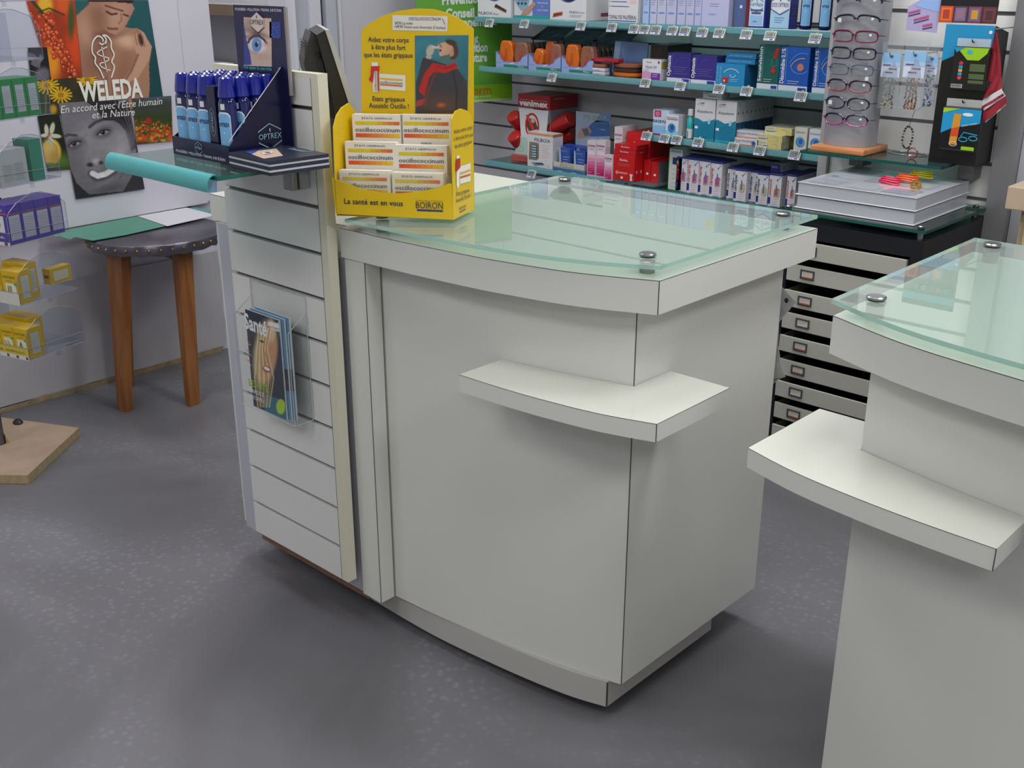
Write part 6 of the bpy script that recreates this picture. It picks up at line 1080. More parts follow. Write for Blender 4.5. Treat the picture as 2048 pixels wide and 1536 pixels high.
# white pill box carton
x0 = aty(1055, 336, YFP)[0]; x1 = aty(1105, 342, YFP)[0]
def pill(q, w_, h):
    q.rect(0, h * .94, w_, h * .06, mat('#c8845a', .4), 1); T(q, 'PILBOX', w_ * .28, h * .76, .0125, mat('#2e3a66', .4), w=w_ * .62); q.poly([(w_ * .05, h * .2), (w_ * .38, h * .2), (w_ * .46, h * .28), (w_ * .46, h * .7), (w_ * .38, h * .72), (w_ * .08, h * .72)], mat('#7d6e62', .4), 1); q.rect(w_ * .18, h * .26, w_ * .2, h * .38, BLK, 2); [q.rect(w_ * .19, h * (.28 + .075 * k), w_ * .17, h * .05, mat('#8ab4c4', .4), 3) for k in range(5)]
    lines(q, w_ * .56, h * .66, w_ * .34, 6, .009, mat('#d0a8a0', .4)); q.poly([(w_ * .15, h * .12), (w_ * .6, h * .16), (w_ * .7, h * .1), (w_ * .3, h * .03)], mat('#6f8aa4', .4), 2); q.poly([(w_ * .3, h * .12), (w_ * .6, h * .14), (w_ * .66, h * .11), (w_ * .36, h * .09)], mat('#26303c', .4), 3); T(q, '3x', w_ * .8, h * .05, .008, GRY2)
carton('pill_organiser_box', 'white carton with a photographed pill organiser, fourth shelf', 'box', x0, x1, YFP, Z4, zv(1057, 264, YFP), .06, '#c6c6cb', pill, lambda q, d, h: (q.rect(0, h * .92, d, h * .08, mat('#a8684c', .4), 1), q.rect(d * .2, h * .66, d * .7, h * .14, mat('#b8c0cc', .4), 1)))
# blue card at the back
yb = YS + .13; a0 = aty(1151, 280, yb); a1 = aty(1219, 285, yb); z0_, z1_ = Z4 + .001, aty(1151, 222, yb)[2]
g = G(); g.box(a0[0], a1[0], yb, yb + .004, z0_, z1_, mat('#8fa0b8', .4)); q = P(g, (a0[0], yb, 0), (1, 0, 0), (0, 0, 1)); q.polypx([c5(1250, 455), c5(1395, 465), c5(1400, 610), c5(1200, 615), c5(1180, 520)], mat('#3a5c98', .4), 1); q.polypx([c5(1395, 380), c5(1405, 460), c5(1250, 470), c5(1300, 385)], mat('#5878ac', .4), 1); q.polypx([c5(1075, 600), c5(1110, 530), c5(1180, 510), c5(1215, 560), c5(1190, 615), c5(1080, 630)], mat('#a8827a', .4), 2); q.polypx([c5(1120, 540), c5(1180, 530), c5(1200, 600), c5(1150, 610)], mat('#4c5a6c', .4), 3)
q.textpx('PILBOX', c5(1135, 440), c5(1375, 450), .018, mat('#a8a46a', .4), 3); q.textpx('Color', c5(1265, 492), c5(1380, 500), .010, mat('#2fa07a', .4), 3); q.textpx('Le pilulier', c5(1300, 548), c5(1358, 552), .005, WHT, 3); one('blue_card', g, 'blue and grey card showing a hand, standing at the back of the fourth shelf', 'card')
# leaflet tray
x0, x1 = aty(1106.5, 346, YFP - .004)[0], aty(1168, 356, YFP - .004)[0]; yt = YFP - .004
t = thing('leaflet_tray', 'blue and white card tray holding blue cards, front of the fourth shelf', 'display', ((x0 + x1) / 2, yt + .03, Z4 + .0006))
g = G(); h = .036; w_ = x1 - x0; g.prism([(x0, yt, Z4 + .0006), (x1, yt, Z4 + .0006), (x1, yt, Z4 + h), (x0 + w_ * .12, yt, Z4 + h * .94), (x0 + w_ * .04, yt, Z4 + h * 1.05), (x0, yt, Z4 + h)], (0, .0015, 0), mat('#b9b4ac', .4)); q = P(g, (x0, yt, Z4), (1, 0, 0), (0, 0, 1)); q.rect(0, .0008, w_, h * .3, mat('#3a6494', .4), 1); q.rect(0, h * .3, w_, h * .18, mat('#7c90ac', .4), 1); T(q, 'PILBOX', w_ * .22, h * .5, .014, mat('#a8a060', .4), w=w_ * .44, bold=.01); T(q, 'Color', w_ * .58, h * .24, .007, mat('#2fa07a', .4)); q.rect(w_ * .15, -.0, w_ * .16, .002, WHT, 3); q.rect(w_ * .6, 0, w_ * .16, .002, WHT, 3); g.build('front_panel', t)
g = G(); g.box(x1 - .0015, x1, yt + .0016, yt + .075, Z4 + .0006, Z4 + h * 1.1, mat('#a8acb4', .4)); q = P(g, (x1, yt, Z4), (0, 1, 0), (0, 0, 1)); q.rect(.002, 0, .072, .012, mat('#4a6c98', .4), 1); g.build('side_panel', t); g = G(); g.box(x0, x0 + .0015, yt + .0016, yt + .075, Z4 + .0006, Z4 + h * 1.1, mat('#a8acb4', .4)); g.build('side_panel', t)
for k, (u_, hh) in enumerate(((.12, .088), (.60, .084))):
    for j in range(2):
        y_ = yt + .012 + j * .022; g = G(); g.box(x0 + w_ * u_ + .001 + j * .004, x0 + w_ * (u_ + .36) + j * .004, y_, y_ + .012, Z4 + .0008, Z4 + hh + j * .004, mat('#2c4c9c', .35)); q = P(g, (x0 + w_ * u_ + .001 + j * .004, y_, Z4), (1, 0, 0), (0, 0, 1)); wq = w_ * .36; q.poly([(0, .03), (wq * .18, .034), (wq * .1, hh), (0, hh)], mat('#9cb0d0', .4), 1); T(q, 'PILBOX', wq * .15, hh * .84, .007, mat('#8a9494', .4), w=wq * .6); T(q, 'Color', wq * .5, hh * .74, .005, mat('#2f9a6a', .4)); lines(q, wq * .35, hh * .62, wq * .55, 4, .010, WHT)
        one('pill_card', g, 'blue pill organiser pack, %s %s in the small leaflet tray' % (('front', 'rear')[j], ('left', 'right')[k]), 'pack', 'blue packs in the small leaflet tray')
g = G(); g.obox((x0 + w_ * .06, yt + .034, Z4 + .0905), (w_ * .95, 0, 0), (0, .04, .004), (0, 0, .0015), mat('#26409a', .35)); g.box(x0 + w_ * .06, x0 + w_ * .09, yt + .0485, yt + .051, Z4 + .002, Z4 + .0915, mat('#26409a', .4)); g.box(x0 + w_ * .98, x0 + w_ * 1.0, yt + .0485, yt + .051, Z4 + .002, Z4 + .0915, mat('#26409a', .4)); g.build('top_flap', t)
def eos(q, w_, h):
    N = 7
    for k in range(N): c = '#%02x%02x%02x' % tuple(int(a + (b - a) * k / (N - 1)) for a, b in zip((176, 20, 92), (214, 196, 208))); q.rect(w_ * .07, h * (.04 + .66 * k / N), w_ * .86, h * .66 / N, mat(c, .4), 1)
    T(q, 'EOSINE', w_ * .08, h * .83, .0065, mat('#a02a5a', .4), w=w_ * .84, bold=.02); q.ring(w_ * .5, h * .77, w_ * .28, .0015, .0008, mat('#7a84a4', .4), 2); q.rect(w_ * .15, h * .42, w_ * .4, .001, WHT, 3); q.rect(w_ * .15, h * .1, w_ * .4, .001, WHT, 3)
eoss = lambda q, d, h: (q.rect(0, h * .04, d, h * .5, mat('#b8a0ac', .4), 1), lines(q, d * .2, h * .8, d * .6, 2, .006, GRY2))
def eb(a, b, pb, pt, y_, lab, n=1, dp=.03):
    x0 = aty(a, pb, y_)[0]; x1 = aty(b, pb, y_)[0]; carton('antiseptic_box', lab, 'box', x0, x1, y_, Z4, zv(a, pt, y_), dp, '#c4bcc4', eos, eoss, group='pink antiseptic boxes on the fourth shelf', n=n, label2='pink and white antiseptic box behind ' + ('the tall upper one' if n == 3 else 'the front ones'))
eb(1173.5, 1190.5, 353, 280, YFP - .006, 'tall pink and white antiseptic box, left of the front pair'); eb(1191.3, 1209, 356, 280, YFP - .006, 'tall pink and white antiseptic box, right of the front pair')
eb(1208, 1224, 362, 309, YFP - .012 - .022, 'short pink and white antiseptic box in front of the red cartons', dp=.02)
eb(1227, 1243, 330, 253, YFP + .035, 'tall pink and white antiseptic box rising behind the red cartons', n=3)
def red(q, w_, h, full=True):
    T(q, 'Eosine,' if full else 'Eosine', w_ * .3, h * .74 if full else h * .35, .0085 if full else .005, WHT, w=w_ * .38, bold=.01)
    if full: lines(q, w_ * .2, h * .62, w_ * .6, 2, .006, mat('#d07068', .4)); q.disc(w_ * .18, h * .28, .006, .007, mat('#b88a84', .4), 2, 12); q.rect(w_ * .22, h * .25, w_ * .45, h * .06, mat('#cf8a80', .4), 1); q.disc(w_ * .42, h * .1, .006, .005, mat('#d0c8c8', .4), 2, 10); q.poly([(w_ * .8, h * .02), (w_ * .92, h * .02), (w_ * .9, h * .16), (w_ * .94, h * .28), (w_ * .78, h * .28), (w_ * .82, h * .16)], mat('#d0c4c4', .4), 2)
reds = lambda q, d, h: (q.rect(d * .38, h * .3, d * .24, h * .1, mat('#c8a0a0', .4), 1), q.rect(0, 0, .0006, h, mat('#7c1216', .4), 1))
yr = YFP - .030; xr0, xr1 = aty(1226, 362, yr)[0], aty(1268, 366, yr)[0]; zR = zv(1227, 306, yr)
carton('red_carton', 'large red carton at the front of the red group on the fourth shelf', 'box', xr0, xr1, yr, Z4 + .008, zR, .026, '#b8141a', red, reds, group='red cartons on the fourth shelf', n=3, label2='red carton standing directly behind the large front one')
g = G(); g.box(xr0, xr1 + .09, yr - .0012, yr + .17, Z4 + .0006, Z4 + .008, glassm('clear_tray_plastic', '#d8e0e6', .2, '#a8b4bc')); one('clear_tray', g, 'clear plastic tray under the red cartons on the fourth shelf', 'tray')
for k in range(2): carton('red_carton', '%s flat red carton lying on the large front red carton' % ('lower', 'upper')[k], 'box', xr0 - .001, xr1 + .001, yr + .002 + .004 * k, zR + .0008 + k * .017, zR + .0168 + k * .017, .07, '#b5151b', lambda q, w_, h: red(q, w_, h, False), reds, group='flat red cartons on the fourth shelf')
yk = YFP + .05; carton('red_carton', 'red carton standing high behind the flat ones, under the third shelf price tags', 'box', aty(1253, 300, yk)[0], aty(1300, 304, yk)[0], yk, zR + .0355 if False else Z4 + .008, zv(1254, 263, yk), .026, '#b8141a', red, reds, group='rear red cartons on the fourth shelf', n=6, label2='red carton in the row behind the tall rear one')
xq = xr1 + .004
for k in range(2):
    carton('red_carton', 'narrow red carton beside the large front one, %s of two, seen side on' % ('left', 'right')[k], 'box', xq + k * .034, xq + k * .034 + .032, yr + .05, Z4 + .008, Z4 + .085 - .004 * k, .10, '#b4161c', lambda q, w_, h: (q.rect(w_ * .4, h * .3, w_ * .3, h * .1, WHT, 1),), (lambda q, d, h: (q.rect(0, 0, d, h, mat('#6c6a70', .4), 1), lines(q, d * .2, h * .8, d * .6, 8, .007, mat('#9a9aa0', .4)))) if k else reds, group='narrow red cartons on the fourth shelf')
# --- lowest shelf
def lz(px, py, y): return aty(px, py, y)[2]
Y5 = YS + .016
x0, x1 = aty(1335, 378, Y5)[0], aty(1361, 382, Y5)[0]
carton('herbal_box', 'tall white box with a green edge at the left of the nasal spray cartons', 'box', x0, x1, Y5, Z5, lz(1335, 294, Y5), .05, '#b4bcb6', lambda q, w_, h: (q.rect(0, 0, w_, h * .02, mat('#2f7a4a', .4), 1), q.rect(0, 0, w_ * .04, h, mat('#2f7a4a', .4), 1), q.rect(0, h * .97, w_, h * .03, mat('#2f7a4a', .4), 1), q.rect(w_ * .15, h * .9, w_ * .75, h * .05, mat('#7a8ab4', .4), 2), q.rect(w_ * .3, h * .62, w_ * .5, h * .16, mat('#1c2c5a', .4), 2), q.disc(w_ * .68, h * .68, .004, .006, mat('#7ab08a', .4), 3, 10), lines(q, w_ * .25, h * .5, w_ * .5, 6, .016, mat('#8a92a8', .4))))
def spray(name, tc, ac):
    def f(q, w_, h):
        q.rect(0, h * .95, w_, h * .05, mat('#26307c', .4), 1); q.rect(0, h * .08, w_ * .2, h * .2, mat('#1c2a78', .4), 2); T(q, name, w_ * .22, h * .32, w_ * .24, tc, rot=pi / 2, w=h * .5, bold=.01)
        q.poly([(w_ * .45, h * .3), (w_ * .85, h * .32), (w_ * .9, h * .55), (w_ * .6, h * .6), (w_ * .45, h * .5)], ac, 2); q.poly([(w_ * .55, h * .38), (w_ * .7, h * .38), (w_ * .66, h * .68), (w_ * .6, h * .68)], mat('#3f6aa8', .4), 3); q.ring(w_ * .68, h * .43, w_ * .2, h * .12, .0016, mat('#9cc4d8', .4), 4, 4, 7); q.stroke([(w_ * .62, h * .8), (w_ * .95, h * .93)], .0015, mat('#4a64a4', .4), 2); q.disc(w_ * .66, h * .82, .002, .003, mat('#3a5aa0', .4), 3, 6)
        lines(q, w_ * .4, h * .24, w_ * .5, 4, .008, mat('#c8a0a4', .4)); q.rect(w_ * .3, h * .01, w_ * .6, h * .02, mat('#7fa8c4', .4), 2)
    return f
sps = lambda q, d, h: (q.rect(0, h * .96, d, h * .04, mat('#26307c', .4), 1), q.disc(d * .45, h * .66, .002, .003, mat('#22387c', .4), 1, 8))
spt = lambda q, w_, d: q.rect(0, 0, w_, d, mat('#2a3276', .4), 1)
MR = mat('#b02a4c', .4); AR = mat('#b8506a', .4)
for k, (a, b, pb, pt) in enumerate([(1350.5, 1372, 384, 312), (1373, 1394.5, 388, 315), (1395.5, 1417, 392, 318), (1418, 1440.5, 396, 322)]):
    x0, x1 = aty(a, pb, Y5)[0], aty(b, pb, Y5)[0]
    carton('nasal_spray_carton', 'white nasal spray carton with upright pink lettering, %s of four' % ('first', 'second', 'third', 'fourth')[k], 'box', x0, x1, Y5, Z5, lz(a, pt, Y5), .03, '#c6c6ce', spray('céruspray', MR, AR), sps, group='pink lettered spray cartons', n=3 if k < 3 else 3, label2='white and blue carton standing behind the pink lettered cartons', top=spt)
BLT = mat('#1c2450', .4); AO = mat('#b8a070', .4)
for k, (a, b, pb, pt, y_, n_) in enumerate([(1452, 1472, 396, 334, Y5 + .012, 4), (1466, 1490, 403, 337, Y5 - .008, 4), (1497, 1512, 402, 341, Y5 + .014, 4), (1511, 1533, 409, 345, Y5 - .006, 4)]):
    x0, x1 = aty(a, pb, y_)[0], aty(b, pb, y_)[0]
    if k == 0: x1 = min(x1, aty(1465.5, 403, Y5 - .008)[0] - .001)
    if k == 2: x1 = aty(1511, 409, Y5 - .006)[0] - .001
    carton('ear_drop_carton', 'white carton with upright dark blue lettering, %s of four' % ('first', 'second, standing forward', 'third, set back', 'fourth')[k], 'box', x0, x1, y_, Z5, lz(a, pt, y_), .03, '#c6c6ce', spray('cérulyse', BLT, AO), sps, group='dark blue lettered cartons', n=n_, label2='blue topped carton standing behind the dark blue lettered cartons', top=spt)
for k, (a, b, pb, pt, y_, n_) in enumerate([(1534.5, 1559, 413, 346, Y5 - .006, 4), (1570, 1588, 412, 348, Y5 + .004, 5)]):
    x0, x1 = aty(a, pb, y_)[0], aty(b, pb, y_)[0]
    carton('osmotic_spray_carton', 'white carton with upright orange lettering, %s' % ('beside the dark blue lettered ones', 'last at the right of the lowest shelf')[k], 'box', x0, x1, y_, Z5, lz(a, pt, y_), .03, '#c6c6ce', spray('osmotol', mat('#b8502c', .4), mat('#c06a3c', .4)), sps, group='orange lettered cartons', n=n_, label2='white carton standing behind the orange lettered cartons', top=spt)
yd = Y5 + .02; x0, x1 = aty(1540, 350, yd)[0], aty(1560, 352, yd)[0]; zz5 = lz(1534.5, 346, Y5 - .006) + .0015
carton('nasal_spray_carton', 'dark blue ended carton lying across the tops of the orange lettered cartons', 'box', x0, x1, yd, zz5, zz5 + .026, .12, '#b8b9c4', lambda q, w_, h: (q.rect(0, 0, w_, h, mat('#1c2462', .4), 1), q.rect(w_ * .1, h * .5, w_ * .6, h * .25, mat('#5a6ab0', .4), 2)), lambda q, d, h: q.rect(d * .15, h * .3, .004, h * .4, mat('#26306c', .4), 1))

# ------------------------------------------------------------------ green banner in the corner
bd_ = HV * cos(radians(62)) + RV * sin(radians(62)); ba = np.array([-3.225, 3.44, 0]); bn_ = np.cross(bd_, ZV)
A0 = on_plane(1024, 200, ba, bn_); A1 = on_plane(838, 212, ba, bn_); z0b = A0[2]; Lb = np.linalg.norm((A0 - A1)[:2]) 
o = A0 - bd_ * Lb
g = G(); g.obox(o, bd_ * Lb, -bn_ * .004, (0, 0, .72), mat('#5c9a36', .4, name='green_banner_shaded')); q = P(g, o, bd_, (0, 0, 1)); g.v = g.v  # upper green is painted darker for the shelf's shadow
zs = q.pp(960, 170)[1]; q.rect(0, 0, Lb, zs + .0, mat('#7cb022', .4), 1); q.rect(0, 0, Lb, .01, mat('#a8c08c', .4), 2)
BW2 = mat('#c8d4d0', .4)
cz = lambda a, b: (880 + a / 4.995, b / 4.995)
for s, l_, r_, h_ in (('Prévention', (20, 48), (420, 24), .034), ('Conseil et', (55, 178), (450, 165), .034), ('environnement', (-20, 285), (565, 248), .034), ('et', (342, 428), (382, 426), .034), ('nutrition', (210, 522), (475, 512), .034), ('posture', (250, 622), (470, 612), .034)): q.textpx(s, cz(*l_), cz(*r_), h_, BW2, 3, bold=.04)
q.textpx('giropharm', cz(40, 955), cz(508, 940), .038, mat('#b4682a', .4), 3, bold=.01); q.textpx('ensemble pour votre santé', cz(240, 985), cz(505, 968), .010, BW2, 3)
bt = thing('green_banner', 'green banner with white lettering hanging in the corner behind the yellow display', 'banner', tuple(o)); g.build('banner_sheet', bt)
g = G(); g.tube([o + np.array([0, 0, .722]), A0 + np.array([0, 0, .722])], .006, mat('#b0b0b4', .3, metal=.8), 8); g.build('rod', bt)
for tt_ in (.1, .9): g = G(); p = o + bd_ * Lb * tt_; g.tube([p + np.array([0, 0, .73]), (p[0], p[1], CEIL_Z - .001)], .0015, mat('#808084', .4), 5); g.build('wire', bt)
# ------------------------------------------------------------------ black drawer cabinet under the right bay
CY = 2.70; cR = aty(1848, 484, CY); KX1 = cR[0]; KX0 = aty(1561, 545, CY)[0]; KZ = cR[2]; BLKL = mat('#17181e', .35, name='black_laminate')
t = thing('drawer_cabinet', 'black cabinet of shallow grey drawers under the right shelf bay', 'cabinet', ((KX0 + KX1) / 2, CY + .2, FLOOR_Z))
g = G(); zf = FLOOR_Z + .012
g.box(KX0, KX0 + .018, CY, 3.118, zf, KZ, BLKL); g.box(KX1 - .03, KX1, CY, 3.118, zf, KZ, BLKL); g.box(KX0 + .018, KX1 - .03, CY, 3.118, KZ - .045, KZ, BLKL); g.box(KX0 + .018, KX1 - .03, 3.10, 3.118, zf, KZ - .045, BLKL); g.box(KX0 + .018, KX1 - .03, CY + .01, 3.10, zf, zf + .03, BLKL)
g.build('carcass', t)
for px_, py_ in ((KX0 + .03, CY + .04), (KX1 - .04, CY + .04), (KX0 + .03, 3.07), (KX1 - .04, 3.07)):
    g = G(); g.lathe([(.015, FLOOR_Z), (.015, zf)], (px_, py_, 0), DARK, 12); g.build('foot', t)
DG = mat('#a8a8a0', .4, name='grey_drawer_front'); lbl = [(1615.6, 548), (1610, 599.5), (1608, 645), (1604, 691), (1600, 739.5), (1595, 783), (1590.6, 827.6)]
zc = [aty(a, b, CY - .006)[2] for a, b in lbl]; pitch = (zc[0] - zc[-1]) / 6; zc = [zc[0] + pitch] + zc + [zc[-1] - pitch * k for k in (1, 2)]
for k, z in enumerate(zc):
    if z < .03: continue
    out = (.012, .006, .010, .008, .012, .007, .010, .006, .009, .008)[k]
    g = G(); g.bbox(KX0 + .022, KX1 - .034, CY - out, CY - out + .006, z - pitch * .40, z + pitch * .28, DG, .0015); d = g.build('drawer', t)
    g = G(); g.box(KX0 + .024, KX0 + .0255, CY - out + .0065, 3.05, z - pitch * .38, z + pitch * .24, mat('#8f8f8a', .4)); g.build('drawer_side', d); g = G(); g.box(KX1 - .0375, KX1 - .036, CY - out + .0065, 3.05, z - pitch * .38, z + pitch * .24, mat('#8f8f8a', .4)); g.build('drawer_side', d)
    g = G(); g.box(KX0 + .026, KX1 - .038, CY + .01, 3.05, z - pitch * .34, z - pitch * .1, mat('#1c1d22', .5)); g.build('drawer_tray', d)
    lx = aty(1608, 600, CY - out)[0] - .018; g = G(); y_ = CY - out - .0005; fm = mat('#5a5c66', .3, metal=.6)
    for a0_, a1_, b0_, b1_ in ((0, .042, -.013, -.0095), (0, .042, .0095, .013), (0, .004, -.0094, .0094), (.038, .042, -.0094, .0094)): g.box(lx + a0_, lx + a1_, y_ - .0025, y_, z - .003 + b0_, z - .003 + b1_, fm)
    fr_ = g.build('label_frame', d); g = G(); g.box(lx + .0042, lx + .0378, y_ - .0008, y_ - .0002, z - .0122, z + .0062, mat('#c4bfb4', .4)); q = P(g, (lx + .0042, y_ - .0008, z - .0122), (1, 0, 0), (0, 0, 1)); q.rect(.0005, .0005, .032, .003, mat('#b8603a', .4), 1) if k % 3 else None; q.rect(.004, .009, .02, .001, mat('#9a8a7a', .4), 1); g.build('label_card', fr_)
# glass sheet on fixings
gR = aty(1851.6, 463, CY - .004); GZ = gR[2]; gx0 = atz(1572, 411, GZ)[0]
t = thing('cabinet_glass', 'clear green edged glass sheet raised on steel fixings above the black cabinet', 'glass sheet', ((gx0 + gR[0]) / 2, CY + .2, KZ))
g = G(); g.box(gx0, gR[0], CY - .004, 3.112, GZ - .008, GZ, glassm('thick_clear_glass', '#a8c8c0', .04, '#88a8a0')); g.box(gx0, gR[0], CY - .0048, CY - .0042, GZ - .0078, GZ - .0002, mat('#17524a', .1)); g.box(gR[0] + .0002, gR[0] + .0008, CY - .004, 3.112, GZ - .0078, GZ - .0002, mat('#123f38', .1)); g.build('glass_plate', t)
for px_, py_ in ((gR[0] - .022, CY + .018), (gR[0] - .022, 3.075), (gx0 + .022, CY + .018), (gx0 + .022, 3.075)):
    g = G(); g.lathe([(.008, KZ + .0005), (.008, GZ - .0085)], (px_, py_, 0), STEEL, 14); g.lathe([(.008, GZ + .0005), (.009, GZ + .002), (.009, GZ + .006), (.007, GZ + .008), (.001, GZ + .008)], (px_, py_, 0), STEEL, 14); g.build('glass_fixing', t, smooth=True)
# two white acrylic trays
ACR = mat('#c9ccd6', .08, name='white_acrylic', trans=.25, coat=.6); RIM = mat('#dcdde6', .1)
A_ = atz(1827, 452, GZ + .001); L_ = atz(1594, 412, GZ + .001); B_ = atz(1936, 412, GZ + .001)
tx0, tx1, ty0, ty1 = L_[0] + .006, A_[0], A_[1], min(B_[1], 3.095)
zA = GZ + .001; zTop = zat(tx1, ty0, 396); hT = (zTop - zA) / 2
for k, lab in enumerate(('lower', 'upper')):
    z0_ = zA + k * hT; t = thing('acrylic_tray', '%s white acrylic tray of the two stacked on the cabinet glass' % lab, 'tray', ((tx0 + tx1) / 2, (ty0 + ty1) / 2, z0_), 'white acrylic trays stacked on the cabinet glass')
    g = G(); hh = hT - .0008; g.bbox(tx0 + .002, tx1 - .002, ty0 + .002, ty1 - .002, z0_ + .003, z0_ + hh - .002, ACR, .003); g.build('tray_body', t)
    g = G(); g.bbox(tx0 - .003, tx1 + .001, ty0 - .001, ty1, z0_, z0_ + .0029, RIM, .001); g.build('bottom_rim', t)
    if k == 1:
        g = G(); g.bbox(tx0, tx1, ty0, ty1, z0_ + hh - .0019, z0_ + hh, mat('#d0d2dc', .05, coat=.8), .0008); q = P(g, (tx0, ty0, z0_ + hh), (1, 0, 0), (0, 1, 0)); w_, d_ = tx1 - tx0, ty1 - ty0
        for i in range(3):
            for j in range(3): q.rect(w_ * (.06 + .31 * i), d_ * (.06 + .31 * j), w_ * .25, d_ * .22, mat(('#a4a8b6', '#b4b6c2', '#9a9eb0')[(i + j) % 3], .1), 1)
        q.rect(w_ * .08, d_ * .4, w_ * .06, d_ * .04, mat('#7a88b0', .2), 2); g.build('lid', t)
ztop_ = zA + 2 * hT
# fluorescent spectacle cords
rr3 = random.Random(5)
for k, (c, lab, cx_, cy_) in enumerate((('#d41e50', 'pink', 1792, 364), ('#e0561a', 'orange', 1808, 362), ('#d8b81c', 'yellow', 1822, 358))):
    p0 = atz(cx_ + (-14, 4, 18)[k], cy_, ztop_ + .004); g = G(); ph = k * 1.1
    for j in range(3):
        pts = []
        for i in range(26):
            a = 2 * pi * i / 26; r1, r2 = .034 - .005 * j, .012 + .002 * j; x_, y_ = r1 * cos(a), r2 * sin(a); an = -.35 + .2 * k + j * .12
            pts.append((p0[0] + x_ * cos(an) - y_ * sin(an), p0[1] + x_ * sin(an) + y_ * cos(an) + .006 * j, ztop_ + .0030 + .0048 * j + .0040 * k + .001 * sin(3 * a)))
        g.tube(pts, .0024, mat(c, .35), 6, closed=True)
    t = thing('spectacle_cord', '%s fluorescent spectacle cord coiled on the upper acrylic tray' % lab, 'cord', tuple(p0), 'fluorescent cords on the upper acrylic tray'); g.build('cord', t, smooth=True)
    g = G(); 
    for j in range(9): a = atz(1832 + rr3.uniform(-9, 10), 368 + rr3.uniform(-8, 10), ztop_ + .004 + .004 * k); g.lathe([(.0, -.003), (.003, -.002), (.0035, 0), (.003, .002), (.0005, .003)], a, mat('#c8a050', .25, metal=.8), 8)
    g.build('gold_clasps', t, smooth=True)
    t.children[-1]['kind'] = 'stuff'

# ------------------------------------------------------------------ glass shelf of the right bay
RZ = .899; sF = atz(1883, 334, RZ)
t = thing('bay_shelf', 'dark edged glass shelf with the spectacle column, on the pale slatted bay', 'shelf', (-1.35, 3.1, RZ - .03))
sx0 = atz(1606, 299, RZ)[0]; YR = sF[1]
g = G(); g.box(sx0, sF[0], YR, 3.118, RZ - .008, RZ, glassm('bay_shelf_glass', '#a8c8c2', .05, '#98b8b4')); g.box(sx0, sF[0], YR - .0008, YR - .0002, RZ - .0078, RZ - .0002, mat('#0f4a48', .1)); g.box(sF[0] + .0002, sF[0] + .0008, YR, 3.118, RZ - .0078, RZ - .0002, mat('#0e3c3a', .1)); g.build('glass_plate', t)
for px_ in (1712, 1935):
    a = aty(px_, 318, 3.06)[0]; g = G(); g.bbox(a - .022, a + .022, 3.06, 3.1185, RZ - .05, RZ - .0085, mat('#77777c', .4, metal=.4), .003); g.build('bracket', t)
# spectacle column
wl = atz(1604, 288, RZ + .018); wr = atz(1747, 297, RZ + .018); wb = atz(1768, 285, RZ + .018); WB = wood('beech_base', '#b07044', '#c88a5c', 8, .35, (8, 1, 1)); wy0 = YR + .012; wx0, wx1 = wl[0] + .02, wr[0] - .004; wy1 = 3.095
ccx = (aty(1692, 270, 3.0)[0]); CRd = .078; ccy = wy0 + .095
t = thing('spectacle_column', 'curved silver column carrying reading glasses, on a beech base', 'display stand', (ccx, ccy, RZ))
g = G(); g.bbox(wx0, wx1, wy0, wy1, RZ + .0006, RZ + .018, WB, .005); g.build('base', t)
g = G(); SIL = mat('#9c9ca4', .38, metal=.35, name='silver_panel'); N = 24; zt_ = 1.46
out = [(ccx + CRd * sin(a), ccy - CRd * .95 * cos(a)) for a in [-1.62 + 3.24 * k / N for k in range(N + 1)]]
g.prism([(x, y, RZ + .0185) for x, y in out], (0, 0, zt_ - RZ), SIL); g.build('panel', t, smooth=True, angle=40)
t0 = None
specs = [(1716, 4, '#14142c', '#14142c'), (1712, 41, '#16162e', '#16162e'), (1708, 73, '#5a1430', '#7a1a3a'), (1704, 107, '#15152a', '#15152a'), (1699.5, 140, '#3a4664', '#3a4664'), (1695.5, 172, '#1c1020', '#8a2038'), (1692, 207, '#131430', '#131430'), (1689, 240, '#1a1030', '#a02470')]
nms = ['topmost reading glasses, dark frame, cut by the upper picture edge', 'second reading glasses from the top, half rimmed dark frame', 'third reading glasses from the top, wine red frame', 'fourth reading glasses from the top, narrow black frame', 'fifth reading glasses, thin blue grey metal frame with a hanging tag', 'sixth reading glasses, black above and red below', 'seventh reading glasses, navy oval frame', 'lowest reading glasses on the column, black and pink frame']
